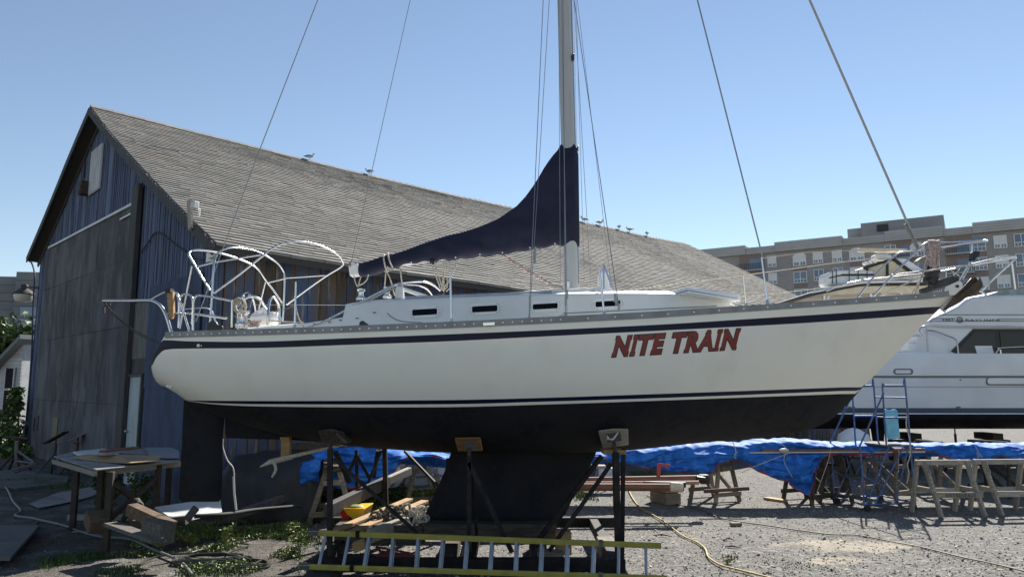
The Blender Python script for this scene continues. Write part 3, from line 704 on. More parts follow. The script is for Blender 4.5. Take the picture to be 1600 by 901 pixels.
def rowsz(X):
    zt, zb = ztop(X), zbot(X)
    cl = lambda z: max(zb, min(zt, z))
    a, b_, c, d, e = cl(cm(X, S1)), cl(cm(X, S2)), cl(cm(X, B1)), cl(cm(X, B2)), cl(cm(X, B3))
    b_ = min(a, b_); c = min(b_, c); d = min(c, d); e = min(d, e)
    r = [zt, (zt+a)/2, a, (a+b_)/2, b_] + [b_ + (c-b_)*k/7 for k in range(1, 7)] + [c, d, e] + [e + (zb-e)*(1-(1-k/12)**1.8) for k in range(1, 13)]
    return r
RM = [0, 0, 1, 1] + [0]*7 + [1, 0] + [2]*12
BC_ = (-.2, YC, 0)
boat = thing('sailboat', 'cream sailing yacht with navy stripes and red name propped in a black cradle', 'sailboat', (.8, YC, 0))
mb = MB(); grid = [[(X, half(X, z), z) for z in rowsz(X)] for X in XSs]
for s in (-1, 1):
    for i in range(len(XSs)-1):
        for j in range(len(RM)):
            q = [grid[i][j], grid[i+1][j], grid[i+1][j+1], grid[i][j+1]]
            vs = [Vector((x, YC + s*y, z)) for x, y, z in q]
            mb.add(vs, [(0, 1, 2, 3) if s > 0 else (3, 2, 1, 0)], r=.5, m=RM[j])
for i in range(len(XSs)-1):
    if XSs[i] < XT + .01:      # transom
        a, b_ = grid[i][0], grid[i+1][0]; mb.add([(a[0], YC-a[1], a[2]), (b_[0], YC-b_[1], b_[2]), (b_[0], YC+b_[1], b_[2]), (a[0], YC+a[1], a[2])], [(0, 1, 2, 3)], m=1)
hull = mb.build('hull', [M['gel'], M['navy'], M['antif']], boat, 50, weld=True)
# deck with camber
mb = MB()
rows = []
for X in [x for x in XSs if x >= XT]:
    b_, z = bsh(X), zsh(X) - .035; rows.append([Vector((X, YC + b_*t*.985, z + .06*(1-t*t)*min(1, b_))) for t in [-1, -.7, -.35, 0, .35, .7, 1]])
mb.grid(rows); mb.build('deck', M['gel2'], boat, 60)
# toe rail : perforated aluminium angle along the sheer
mb = MB()
for s in (-1, 1):
    prof = lambda X, k: Vector((X, YC + s*(bsh(X) + (.012, .012, -.012, -.012)[k]), zsh(X) + (-.042, .038, .038, -.042)[k]))
    rws = [[prof(X, k) for k in range(4)] for X in [x for x in XSs if XT <= x <= XB - .15]]
    mb.grid(rws, True)
    mb.add(rws[0], [(0, 1, 2, 3)]); mb.add(rws[-1], [(3, 2, 1, 0)])
rail = mb.build('toe_rail', mat('grey_anodised', (.27, .272, .278), .5, .4, c2=(.22, .222, .228), ns=5), boat, 30)
mb = MB(); X = XT + .12
while X < XB - .4:
    mb.cyl((X, YC - bsh(X) - .013, zsh(X) - .004), (X, YC - bsh(X) - .019, zsh(X) - .004), .011, n=8); X += .115 if X < .5 else .33
mb.build('rail_bolt', M['white'], rail, 40, split=True)
# rudder, skeg, keel (foil sections)
def foil(name, lead, trail, th, mt, par=boat):
    """lead / trail : lists of (X, z) from top to bottom"""
    mb = MB(); rows = []
    for (xl, zl), (xt, zt), t in zip(lead, trail, th):
        row = []
        for k in range(17):
            a = 2*math.pi*k/17; u = (1-math.cos(a))/2; y = math.sin(a)*(1-u)**.35*u**.12 if 0 < u < 1 else 0
            row.append(Vector((xl + (xt-xl)*u, YC + y*t, zl + (zt-zl)*u)))
        rows.append(row)
    mb.grid(rows, True); mb.add(rows[0], [tuple(range(17))]); mb.add(rows[-1], [tuple(range(17))[::-1]])
    return mb.build(name, mt, par, 60, weld=True)
def xz(px, py): q = P(px, py, YC); return (q.x, q.z)
foil('keel', [xz(934, 694), xz(931, 708), xz(915, 740), xz(898, 772), xz(884, 802), xz(876, 811), xz(866, 815)], [xz(697, 694), xz(702, 708), xz(693, 735), xz(680, 765), xz(663, 801), xz(659, 808), xz(664, 812)], [.10, .10, .11, .12, .12, .11, .06], M['antif'])
foil('rudder', [xz(352, 640), xz(348, 684), xz(348, 690), xz(347, 740), xz(346, 778), xz(342, 783)], [xz(287, 622), xz(284, 684), xz(284, 690), xz(281, 740), xz(279, 778), xz(283, 783)], [.05, .05, .05, .05, .045, .02], M['antif'])
foil('skeg', [xz(560, 690), xz(520, 692), xz(470, 688), xz(430, 686)], [xz(350, 640), xz(350, 660), xz(351, 678), xz(353, 684)], [.05, .05, .045, .03], M['antif'])
# lettering projected on the hull side
def text_mesh(body, size, off, shear, bold=True):
    cu = bpy.data.curves.new('t', 'FONT'); cu.body = body; cu.size = size; cu.shear = shear; cu.offset = off; cu.extrude = 0; cu.space_character = 1.13; cu.resolution_u = 3
    ob = bpy.data.objects.new('t', cu); col.objects.link(ob); dg = bpy.context.evaluated_depsgraph_get(); me = bpy.data.meshes.new_from_object(ob.evaluated_get(dg))
    vs = [v.co.copy() for v in me.vertices]; fs = [tuple(p.vertices) for p in me.polygons]
    bpy.data.objects.remove(ob); bpy.data.curves.remove(cu); bpy.data.meshes.remove(me); return vs, fs
def hull_text(name, body, pl, pr_, ht, off, lift, mt, par):
    """pl, pr_ : pixel base-line ends; ht : height in px"""
    vs, fs = text_mesh(body, 1, off, .30); ref, _ = text_mesh(body, 1, .0, .30)
    x0, x1 = min(v.x for v in ref), max(v.x for v in ref); y1 = max(v.y for v in ref); y0 = min(v.y for v in ref)
    out = []
    for v in vs:
        u, t = (v.x-x0)/(x1-x0), (v.y - y0)/(y1-y0)
        px = pl[0] + (pr_[0]-pl[0])*u; py = pl[1] + (pr_[1]-pl[1])*u - ht*t
        Y = YC - 1.3
        for _ in range(8): q = P(px, py, Y); Y = YC - half(q.x, q.z) - lift
        out.append(P(px, py, Y))
    mb = MB(); mb.add(out, fs); return mb.build(name, mt, par)
nm = hull_text('name_lettering', 'NITE TRAIN', (958, 555.5), (1155, 543.2), 28, .080, .002, M['ink'], boat)
n2 = hull_text('letter_face', 'NITE TRAIN', (958, 555.5), (1155, 543.2), 28, .047, .004, M['red'], nm)
# hull details : maker's roundel and vents aft
def hp_(px, py, lift=.004):
    Y = YC - 1.2
    for _ in range(8): q = P(px, py, Y); Y = YC - half(q.x, q.z) - lift
    return P(px, py, Y)
mb = MB()
for px, py, r_ in ((310, 539.5, .020), (314.5, 539.8, .008)): q = hp_(px, py); mb.cyl(q, q + Vector((0, -.006, 0)), r_, n=14)
for px, py in ((262, 603), (266, 604)): q = hp_(px, py); mb.cyl(q, q + Vector((0, -.01, 0)), .016, n=10)
mb.build('hull_fitting', M['white'], boat, 40, split=True)

# coachroof and coamings
def cw(X): return cm(X, [(-4.2, .80), (-3, 1.0), (-1.5, 1.10), (0, 1.08), (1.3, .92), (2.6, .68), (3.4, .50)])
ctop = []
for px, py in [(385, 511), (420, 507), (480, 503), (534, 494), (538, 473), (556, 470), (600, 467.5), (640, 465.5), (740, 461.5), (860, 456.5), (960, 455.5), (1050, 455.5), (1075, 459), (1110, 465), (1140, 470), (1152, 477), (1156, 484)]:
    Y = YC - 1
    for _ in range(6): X = P(px, py, Y).x; Y = YC - cw(X)
    ctop.append((X, P(px, py, Y).z))
def ctz(X):
    return float(np.interp(X, [p[0] for p in ctop], [p[1] for p in ctop]))
mb = MB(); rows = []; X = ctop[0][0]; cxs = sorted(set([p[0] for p in ctop] + [ctop[0][0] + i*(ctop[-1][0]-ctop[0][0])/60 for i in range(61)]))
for X in cxs:
    zt = ctz(X); zb = zsh(X) - .08; w_ = cw(X); c_ = min(.10, max(0, (zt-zb)*.2))
    lean = (zt-zb)*.16; r_ = min(.05, (zt-zb)*.3)
    row = [(-w_-.0, zb), (-w_+lean*.9, zt-r_), (-w_+lean+.012, zt-r_*.3), (-w_+lean+.05, zt), (-w_*.5, zt+c_*.7), (0, zt+c_), (w_*.5, zt+c_*.7), (w_-lean-.05, zt), (w_-lean-.012, zt-r_*.3), (w_-lean*.9, zt-r_), (w_, zb)]
    rows.append([Vector((X, YC+y, z)) for y, z in row])
mb.grid(rows); mb.add(rows[0], [tuple(range(11))]); mb.add(rows[-1], [tuple(range(11))[::-1]])
cabin = mb.build('coachroof', M['gel2'], boat, 40)
def caby(X, z):
    zb = zsh(X) - .08; return YC - cw(X) + max(0, (z - zb))*.16*.9
def cab(px, py, lift=.0):
    Y = YC - 1
    for _ in range(8): q = P(px, py, Y); Y = caby(q.x, q.z) - lift
    return P(px, py, Y)
def rrect(l, t, r_, b_, slant, rad, n=5):
    pts = []
    for cx_, cy_, a0 in ((r_-rad, t+rad, -90), (r_-rad, b_-rad, 0), (l+rad, b_-rad, 90), (l+rad, t+rad, 180)):
        for k in range(n+1):
            a = R(a0 + 90*k/n); x = cx_ + rad*math.cos(a); y = cy_ + rad*math.sin(a); pts.append((x, y - slant*(x-(l+r_)/2)/(r_-l)))
    return pts
for l, t, r_, b_ in ((639, 478, 689, 496.5), (732.5, 473, 783, 491.5), (827.5, 469.5, 877.5, 487), (925.5, 465.5, 975.5, 483)):
    out = [cab(x, y, .012) for x, y in rrect(l, t, r_, b_, 2.4, 7)]; inn = [cab(x, y, .016) for x, y in rrect(l+5, t+4.5, r_-6, b_-4.5, 2.2, 2)]
    back = [p + Vector((0, .03, 0)) for p in out]; bi = [p + Vector((0, .03, 0)) for p in inn]
    mb = MB(); mb.grid([back, out, inn, bi], True); fr = mb.build('cabin_window', M['white'], boat, 30)
    mb = MB(); mb.add([p + Vector((0, .012, 0)) for p in inn], [tuple(range(len(inn)))]); mb.build('pane', M['glassd'], fr)
    mb = MB()
    for k in range(10):
        x, y = rrect(l+2.5, t+2.2, r_-2.5, b_-2.2, 2.3, 5, 2)[k]; q = cab(x, y, .018); mb.cyl(q + Vector((0, .003, 0)), q - Vector((0, .003, 0)), .006, n=6)
    mb.build('screws', M['hose'], fr)
# moulded line at the bottom of the coachroof side
mb = MB()
mb.tube(smooth([cab(605, 489, .002), cab(615, 497, .002), cab(630, 502, .002), cab(660, 504, .002)], 6), .005, 5)
mb.tube([cab(x, 482.5 + (880-x)*.0 + (1000-x)*.047 + 1, .003) for x in range(880, 1130, 20)], .005, 5); mb.build('moulding_line', M['hose'], cabin, 60, split=True)
# grab rail along the roof edge
mb = MB(); Yr = YC - .78
mb.tube(smooth([P(633, 465, Yr), P(690, 463, Yr), P(740, 461, Yr), P(800, 458.5, Yr), P(862, 455.5, Yr)], 4), .020, 8)
for x in (650, 700, 740, 790, 850): q = P(x, 466 - (x-633)*.04, Yr); mb.cyl(q - Vector((0, 0, .05)), q, .014, n=6)
mb.build('grab_rail', M['alu'], boat, 60)
mb = MB(); mb.tube([P(820, 457, YC-.5), P(900, 453, YC-.5), P(945, 450.5, YC-.5)], .022, 8); mb.tube([P(745, 459.5, YC-.6), P(870, 455, YC-.6)], .012, 6); mb.build('deck_track', M['white'], boat, 60, split=True)
# companion arch tubes (dodger frame)
for nme, pts, Ya, Yb, rd in (('dodger_frame', [(478, 516), (512.5, 499), (545, 482), (576, 465.5), (600, 453), (618, 445), (637.6, 440.5), (662, 440), (678, 446), (690, 456)], 9.45, 10.9, .016),
                    ('dodger_frame', [(545, 485), (581, 467.5), (615, 447.5), (626, 444.5), (652, 445.5), (667, 451.5), (676, 462)], 9.6, 10.6, .012)):
    mb = MB(); n = len(pts); mb.tube(smooth([P(x, y, Ya + (Yb-Ya)*max(0, (i/(n-1)-.5)*2)**1.2) for i, (x, y) in enumerate(pts)], 6), rd, 8); mb.build(nme, M['steel'], boat, 60)
mb = MB(); mb.prism([P(617, 466, 9.9), P(618, 449, 9.9), P(621, 446.5, 9.9), P(628, 447, 9.9), P(631, 466, 9.9)], (0, .16, 0)); mb.beam(P(629, 451, 10.1), P(668, 464, 10.1), .06, .05); mb.build('traveller_post', M['white'], boat, bevel=.008)
# winches
def winch(c, s=1, base=M['alu']):
    c = Vector(c); mb = MB(); mb.lathe(c, [(.075*s, 0), (.08*s, .02*s), (.075*s, .045*s), (.05*s, .06*s), (.042*s, .11*s), (.05*s, .15*s), (.07*s, .165*s), (.07*s, .185*s), (.045*s, .19*s), (.03*s, .2*s)], 18); return mb.build('winch', M['steel'], boat, 40)
q = P(564, 469, 9.75); winch(q, .8); q = P(605, 466, 10.6); winch(q, .85); q = P(612, 466, 9.85)
q = P(379, 511, 9.9); q = P(379, 512, 9.95); w1 = winch(q, 1.25)
mb = MB(); mb.lathe(q + Vector((0, 0, .24)), [(.07, -.03), (.085, 0), (.085, .035), (.05, .045)], 16); mb.build('winch_top', M['black'], w1, 40)
# cleats & chocks on the side
mb = MB()
for x, y in ((567, 507), (333, 519)):
    k = 1 if x == 567 else 1.9; q = P(x, y, YC - bsh(P(x, y, 9.2).x) + .05); q.z = zsh(q.x) + .03; mb.prism([q + Vector((a*k, 0, c*k)) for a, c in ((-.045, 0), (-.045, .045), (-.02, .07), (.01, .065), (.03, .04), (.055, .035), (.06, 0))], (0, .06, 0))
mb.build('fairlead', M['black'], boat, bevel=.006, split=True)
mb = MB()
for x, y in ((492, 506), (515, 503), (532, 500), (585, 488), (558, 497), (405, 516), (415, 515.5), (425, 515), (392, 517), (352, 519)): q = cab(x, y, .004) if x > 480 else P(x, y-1, 9.6); mb.box(q, (.035, .012, .014))
mb.build('deck_fitting', M['hose'], boat, split=True)
q = P(663, 505, YC - bsh(-1.2)-.02)
mb = MB(); a, b_ = P(755, 506.5, 8.76), P(773, 505.5, 8.76); mb.beam(a, b_, .03, .035); mb.build('mooring_chock', M['steel'], rail)
# forward hatch slab and vent
mb = MB(); a, b_ = P(1060, 454.5, 9.75), P(1141, 468, 9.9); mb.beam(a, b_, .55, .045, up=(0, 0, 1)); hh = mb.build('fore_hatch', mat('smoked_hatch', (.62, .68, .78), .3), boat, bevel=.006)
mb = MB(); mb.beam(a - Vector((0, 0, .045)), b_ - Vector((0, 0, .04)), .57, .02); mb.build('hatch_frame', M['gel2'], hh)
mb = MB(); Yv = 10.2
mb.prism([P(x, y, Yv) for x, y in ((936, 454), (936, 427), (939, 425), (947, 424), (951, 426), (952, 446), (961, 457), (930, 457))], (0, .20, 0)); mb.build('dorade_vent', M['white'], boat, bevel=.01)
mb = MB(); mb.beam(P(943, 413, 9.9), P(943.6, 452, 9.9), .02, .03); mb.tube([P(943.5, 414, 9.9), P(957, 450, 9.9)], .012, 6); mb.build('pole_chock', mat('blue_white_pole', (.30, .36, .55), .4), boat)
# life lines, stanchions
mb_l = MB()
for (x0, y0, x1, y1, Y) in ((460.5, 515, 462.3, 440, 0), (705.5, 506, 703.5, 427, 0), (944.5, 494, 936, 416, 0), (1199.5, 476, 1190, 402, 0), (1166, 479, 1161, 430, 1), (688, 470, 684, 424, 1)):
    Yb = YC - bsh(P(x0, y0, 9.3).x) + .03
    if Y: Yb = YC + bsh(P(x0, y0, 11.5).x) - .03
    Yb = YC - bsh(P(x0, y0, Yb).x) + .03 if not Y else Yb
    a = P(x0, y0, Yb); b_ = P(x1, y1, Yb + (.02 if not Y else -.02))
    if Y and x0 == 688: continue
    mb = MB(); mb.cyl(a, b_, .014, .012, 8); mb.lathe(a - Vector((0, 0, .02)), [(.03, 0), (.03, .03), (.02, .06), (.016, .09)], 10); mb.build('stanchion', M['steel'], boat, 60)
def wires(name, segs, rad, mt, par=boat):
    mb = MB()
    for s_ in segs:
        pts = [P(*q) for q in s_]; mb.tube(pts, rad, 5)
    return mb.build(name, mt, par, 60)
wires('lifeline', [[(1190, 403, 9.75), (1260, 394, 9.9), (1340, 391, 10.0), (1395, 399, 10.1)]], .006, M['rope'])
wires('lifeline', [[(962, 456, 11.5), (1060, 442.5, 11.4), (1161, 430, 11.3), (1300, 411, 11.05), (1366, 403, 10.8)]], .008, M['rope'])
wires('lifeline', [[(1140, 466.5, 11.3), (1164, 463, 11.2), (1265, 452, 11.0), (1400, 436, 10.7), (1440, 430, 10.6)]], .007, M['rope'])
wires('lifeline', [[(395, 476, 11.3), (470, 476, 11.5), (560, 476.5, 11.7)]], .005, M['wire'])
wires('lifeline', [[(362, 494, 9.5), (405, 493, 9.35), (432, 486, 9.3), (461.5, 478, 9.2)]], .005, M['wire'])
# ---- pushpit and davit
def tubes(name, paths, rad, mt=M['steel'], par=boat, k=5, n=8):
    mb = MB()
    for p in paths:
        pts = [P(*q) for q in p]; mb.tube(smooth(pts, k) if len(pts) > 2 else pts, rad, n)
    return mb.build(name, mt, par, 60, split=True)
tubes('davit', [[(161, 470, 9.85), (200, 470, 9.83), (231, 469.5, 9.8), (240, 471, 9.78), (249, 476, 9.76), (257, 487, 9.74), (263, 503, 9.72), (268, 521, 9.7)]], .023)
tubes('davit_rail', [[(238, 467.5, 10.1), (258, 457, 10.0), (272, 456.5, 9.9), (278, 462, 9.85), (280, 480, 9.8), (279.5, 512, 9.78)], [(215, 457*0+470, 10.9), (238, 468, 10.5)]], .018)
tubes('pushpit', [[(279, 490, 9.75), (280.5, 472, 9.75), (283, 462, 9.75), (289, 459.5, 9.75), (296, 461, 9.75), (301, 468, 9.7), (302, 490, 9.7), (301.5, 515, 9.68)],
                  [(301.5, 515, 9.68), (301, 490, 9.68), (303, 468, 9.67), (308, 462, 9.66), (320, 462.5, 9.6), (338, 465, 9.55), (363, 470, 9.5)],
                  [(261, 490, 9.9), (275, 489.5, 9.8), (300, 490, 9.7), (330, 493.5, 9.58), (354, 497, 9.5)],
                  [(277, 461, 9.75), (282, 472, 9.72), (289, 495, 9.7), (297, 521, 9.66)],
                  [(363, 470, 9.5), (362, 511, 9.5)],
                  [(281, 484, 11.2), (304, 482, 11.2), (322, 481, 11.25), (331, 487, 11.3), (336, 500, 11.3), (340, 512, 11.3)]], .015)
mb = MB(); mb.prism([P(x, y, 9.75) for x, y in ((260, 455), (267, 452), (269.5, 456), (270.5, 490), (268, 498), (263, 497))], (0, .07, 0)); ob_ = mb.build('outboard_bracket', M['woodn'], boat, bevel=.008)
mb = MB(); mb.box(P(264.5, 454, 9.74), (.075, .1, .05)); mb.build('bracket_cap', M['rustd'], ob_)
tubes('steering_guard', [[(369.5, 487, 10.2), (376, 472, 10.3), (391, 463, 10.4), (406, 468, 10.5), (414, 480, 10.6), (418, 490, 10.6)],
                         [(418.5, 508, 10.0), (419, 490, 10.0), (421, 472, 10.1), (426.5, 464, 10.2), (432, 469, 10.3), (436, 480, 10.4), (437, 505, 10.4)]], .020)
mb = MB(); c = P(386, 497, 10.5); mb.tube([c + Vector((0, math.cos(a)*.36, math.sin(a)*.36)) for a in [2*math.pi*k/32 for k in range(32)]], .014, 6, closed=True)
for k in range(6): a = math.pi*k/3; mb.cyl(c, c + Vector((0, math.cos(a)*.36, math.sin(a)*.36)), .007, n=5)
mb.build('steering_wheel', M['steel'], boat, 60)
# bimini hoops
tubes('bimini_hoop', [[(327.5, 512, 9.7), (331, 465, 9.72), (333.5, 420, 9.75), (336, 404, 9.8), (342, 394, 9.85), (357, 388, 10.0), (376, 387.5, 10.25), (404, 394, 10.7), (429, 408, 11.05), (441, 421, 11.25), (444.5, 434, 11.3), (444, 460, 11.3), (442, 504, 11.3)]], .0145)
tubes('bimini_hoop', [[(328, 453, 9.75), (316, 434, 9.75), (305, 415, 9.76), (297, 402, 9.78), (295, 397, 9.8), (298, 392.5, 9.9), (310, 390.5, 10.0), (338, 394, 10.25), (372, 404, 10.6), (400, 418, 10.9), (415, 438, 11.2), (428, 455, 11.3), (441, 474, 11.35)]], .0145)
tubes('bimini_hoop', [[(334, 458, 9.72), (372, 430, 9.78), (411, 399, 9.85), (424, 389, 9.9), (440, 381.5, 10.0), (470, 377.5, 10.3), (501, 384, 10.7), (526, 397, 11.0), (535, 408, 11.15), (534, 416, 11.2), (510, 431, 11.25), (480, 452, 11.3), (448, 476, 11.3)]], .0145)
tubes('bimini_strut', [[(308, 416.5, 9.76), (333, 410, 9.8)], [(336, 409.5, 9.85), (407, 398, 10.1)], [(300, 416, 9.76), (280.5, 513, 9.8)], [(415, 440, 11.2), (404, 484, 11.3)], [(419, 441.5, 11.2), (446, 435, 11.25)], [(446, 434.5, 11.3), (512, 430, 11.25)]], .012)
# backstay with tackle lines
# ---- mast, boom, cover
mb = MB(); base = P(893, 455, YC); mid = P(881.2, 0, YC); dm = (mid - base).normalized(); top = base + dm*14.6
rows = []
for p in (base - dm*.05, base + dm*5, base + dm*10, top):
    rows.append([p + Vector((.100*math.copysign(abs(math.cos(a))**.75, math.cos(a)), .062*math.copysign(abs(math.sin(a))**.8, math.sin(a)), 0)) for a in [2*math.pi*k/20 for k in range(20)]])
mb.grid(rows, True); mb.add(rows[-1], [tuple(range(20))]); mast = mb.build('mast', M['mast'], boat, 40)
mb = MB(); q = P(899.5, 250, YC); 
mb.tube([base + Vector((.112, 0, .1)), top + Vector((.112, 0, -.3))], .012, 6); mb.build('mast_track', M['steel'], mast, 60)
mb = MB(); q = P(895.5, 90, YC-.05); mb.box(q, (.03, .05, .10)); mb.build('mast_fitting', M['black'], mast, bevel=.006)
mb = MB(); mb.box(P(887.5, 445, YC-.10), (.05, .06, .11)); mb.build('mast_cleat', M['steel'], mast, bevel=.006)
mb = MB(); mb.box(top, (.5, .12, .08)); mb.build('masthead', M['alu'], mast)
for k, zf in ((1, 6.5), (2, 10.5)):
    mb = MB(); p = base + dm*zf
    for s in (-1, 1): mb.cyl(p, p + Vector((0, s*(1.0 if k == 1 else .8), .05)), .025, .018, 8)
    mb.build('spreader', M['alu'], mast, 60)
mh = top
# boom
mb = MB(); a, b_ = P(549, 422, YC), P(884, 371, YC); d = (b_-a).normalized(); mb.beam(a, b_, .10, .12); boom = mb.build('boom', M['alu'], boat, bevel=.02)
mb = MB(); mb.beam(P(546.5, 423.5, YC), P(563, 421, YC), .125, .185); mb.build('boom_end', M['white'], boom, bevel=.025)
mb = MB(); mb.tube([P(550, 414, YC-.02), P(547.5, 416, YC-.06), P(546.5, 411, YC-.06), P(549.5, 408, YC-.02)], .012, 6); mb.build('shackle', M['hose'], boom)
# sail cover lofted over the stowed sail
ct = [(559, 412), (575, 408.5), (597.5, 400.6), (618, 396), (636.5, 390), (668, 378), (700.5, 367.5), (722, 363), (743, 356.5), (762, 349), (778.6, 341.5), (794, 331), (807, 322), (821, 307), (832, 292), (841, 278), (849.6, 263), (857, 252), (864, 242.6), (871, 235), (876.5, 224.5), (879, 223), (890, 223.5), (899.5, 224.5), (901, 240)]
cb = [(559, 426), (563, 430), (576, 433), (606, 421), (640, 413), (700, 406.5), (750, 401), (786, 397.5), (828, 390.5), (867, 383.5), (890, 385), (901, 385.5)]
mb = MB(); rows = []; NS = 96
for i in range(NS+1):
    px = 559.5 + (903.5-559.5)*i/NS
    if px > 901: px = 901 + (px-901)*1.0
    yt = float(np.interp(px, [p[0] for p in ct], [p[1] for p in ct])); yb = float(np.interp(px, [p[0] for p in cb], [p[1] for p in cb]))
    t_, b0 = P(px, yt, YC), P(px, yb, YC); hgt = t_.z - b0.z; row = []
    endf = min(1, (i+.4)/3, (NS-i+.5)/3)**.5; mf = max(0, (px-868)/30); mf = min(1, mf)
    wt = .13*endf
    for k in range(24):
        a = 2*math.pi*k/24; v = (1 - math.cos(a))/2; s_ = math.sin(a)
        wid = wt*(1.0 - .45*v**1.3*(1-mf) - .25*mf)*abs(s_)**.55 if abs(s_) > 1e-6 else 0
        p = Vector((t_.x, YC + math.copysign(wid, s_), b0.z + hgt*v))
        nn = noise.noise(Vector((p.x*2.2 + p.z*1.2, p.z*3.2, 4 + math.copysign(3, s_))))*.06 + noise.noise(Vector((p.x*5 - p.z*4, p.z*6, 9)))*.014
        # diagonal drag folds falling aft from the mast
        nn += .012*math.sin(p.x*9 + p.z*11 + 3*noise.noise(Vector((p.x, p.z, 1))))
        p.y += math.copysign(nn*abs(s_), s_)*endf
        if v < .3: p.z += .01*math.sin(px*.22)
        row.append(p)
    rows.append(row)
mb.grid(rows, True); mb.add(rows[0], [tuple(range(24))]); mb.add(rows[-1], [tuple(range(24))[::-1]])
cover = mb.build('sail_cover', M['canvas'], boat, 180)
mb = MB()
for x, y in ((576, 430.5), (606, 418), (643, 410.5), (712, 402.5), (750, 398), (785, 395), (828, 387.5), (867, 381)): q = P(x, y, YC-.125); mb.cyl(q, q - Vector((0, .025, 0)), .011, n=8)
for x, y in ((903, 232), (903, 362)): q = P(x, y, YC); mb.ell(q, (.04, .1, .08))
mb.build('cover_button', M['steel'], cover, 60)
# lashings round the cover and control lines under the boom
def ring(px, yt, yb, tilt, ry=.15):
    a, b_ = P(px, yt, YC), P(px+tilt, yb, YC); c = (a+b_)/2; h = (a-b_)/2
    return [c + h*math.cos(t)*1.06 + Vector((0, -ry*math.sin(t), 0)) for t in [2*math.pi*k/20 for k in range(20)]]
mb = MB(); mb.tube(ring(601, 399, 423, 4), .012, 6, closed=True); mb.tube(ring(607, 397, 420, 8), .012, 6, closed=True)
mb.tube(smooth([P(601, 423, YC-.1), P(603, 424, YC-.12), P(611, 421, YC-.1), P(618, 419, YC-.05)], 4), .010, 6)
for seg in ([(603, 424), (601.5, 440), (600.5, 455)], [(605, 425), (611, 440), (616.5, 461)], [(625, 419), (628, 442), (631, 460)], [(627.5, 419), (627.5, 423)], [(553, 431), (555, 440), (559, 447.5), (562, 438), (564, 432)], [(559, 446), (567, 443), (573, 437), (575, 432)]):
    mb.tube(smooth([P(x, y, YC-.06) for x, y in seg], 4), .009, 6)
mb.build('cover_lashing', M['rope'], cover, 60)
mb = MB()
for seg in ([(674, 411), (690, 456)], [(679, 409), (692, 454)], [(693, 407), (693.5, 452)], [(698, 407), (699, 448), (686, 459)], [(718, 404), (700, 441), (687, 458)], [(703.5, 426), (703, 450), (697, 455)], [(694, 407), (690, 458)]):
    mb.tube([P(x, y, YC-.1) for x, y in seg], .010, 6)
mb.build('mainsheet', M['rope'], boat, 60)
mb = MB(); mb.lathe(P(675.5, 408, YC-.08), [(.02, -.05), (.035, -.03), (.035, .02), (.02, .04)], 10); mb.lathe(P(690, 458, YC-.1), [(.02, -.05), (.035, -.03), (.035, .02), (.02, .04)], 10, (1, 0, .4)); mb.build('sheet_block', M['black'], boat, 60, split=True)
mb = MB()
for o_ in (-.02, .0, .022): mb.tube(smooth([P(783, 398, YC+.02+o_), P(800, 408+o_*60, YC+.02), P(830, 426+o_*80, YC), P(855, 440+o_*60, YC), P(868, 447, YC)], 4), .011, 6)
mb.build('boom_vang', M['ropep'], boat, 60)
mb = MB(); mb.ell(P(868, 448, YC-.03), (.22, .1, .10)); mb.build('vang_bundle', M['rope'], boat, 60)
# shrouds : near side at YC-1.55, far side YC+1.55
def stay(name, seg, rad=.0055, mt=M['wire']):
    mb = MB(); mb.tube([Vector(p) if not isinstance(p, tuple) else P(*p) for p in seg], rad, 6); return mb.build(name, mt, boat, 60)
def to(px0, py0, Y0, px1, py1, Y1, k=1.75):
    a, b_ = P(px0, py0, Y0), P(px1, py1, Y1); return [a, b_, b_ + (b_-a)*k]
stay('shroud', to(826.5, 497, 9.0, 847, 40, 9.9, .35)); stay('shroud', to(827.5, 497, 9.02, 857, 20, 9.92, .3), .0045)
stay('shroud', to(883.5, 493, 8.95, 880, 40, 9.9, .35)); stay('shroud', to(886, 493, 8.95, 877.5, 0, 9.9, .3), .0045)
stay('shroud', to(966.5, 477, 9.0, 897, 0, 9.95, .3)); stay('shroud', to(958, 470, 11.7, 902, 0, 10.9, .3), .0045)
stay('halyard', to(906, 452, YC+.3, 896, 0, YC+.1, 1.2), .004, M['rope']); stay('halyard', to(923, 445, 11.8, 897, 0, 11.0, .5), .005); stay('halyard', to(913, 440, 11.3, 900, 0, 10.9, .5), .004); stay('halyard', to(875.5, 445, YC-.25, 873, 0, YC-.05, 1.2), .004)
stay('backstay', to(306, 502, 10.0, 403.5, 240, 10.25, 0)[:2] + [mh + Vector((-.2, 0, 0))], .007); stay('topping_lift', [P(549, 410, YC), mh + Vector((-.2, 0, 0))], .005)
fs0 = P(1437, 392, YC-.05); stay('forestay', [fs0, mh + Vector((.2, 0, 0))], .0165, mat('foil_grey', (.40, .39, .37), .5)); stay('forestay', [P(1192, 403, 9.75), mh + Vector((.1, -.03, -.2))], .010)
mb = MB()
for x, y, Y in ((836, 405, 9.15), (836.5, 393, 9.15), (828, 470, 9.0), (884, 470, 8.95), (886, 460, 8.95), (961, 465, 9.0), (963, 470, 8.99)): mb.cyl(P(x, y+7, Y), P(x, y-7, Y), .014, n=8)
for x, y in ((827, 498), (884, 495), (967, 479)): q = P(x, y, 8.98); mb.box(q, (.03, .02, .08))
mb.build('turnbuckle', M['wire'], boat, 60, split=True)
mb = MB()
for k in range(7):
    a = P(862 + k*1.2, 497, 8.97); mb.tube(smooth([P(822, 501, 8.9), P(845, 499.5, 8.92), P(866+k, 498, 8.95), P(878, 492 + (k % 3), 8.98 + .02*k), P(884, 498, 8.98), P(868+2*k, 500, 8.93)], 4), .008, 5)
mb.build('tail_lines', M['rope'], boat, 60)
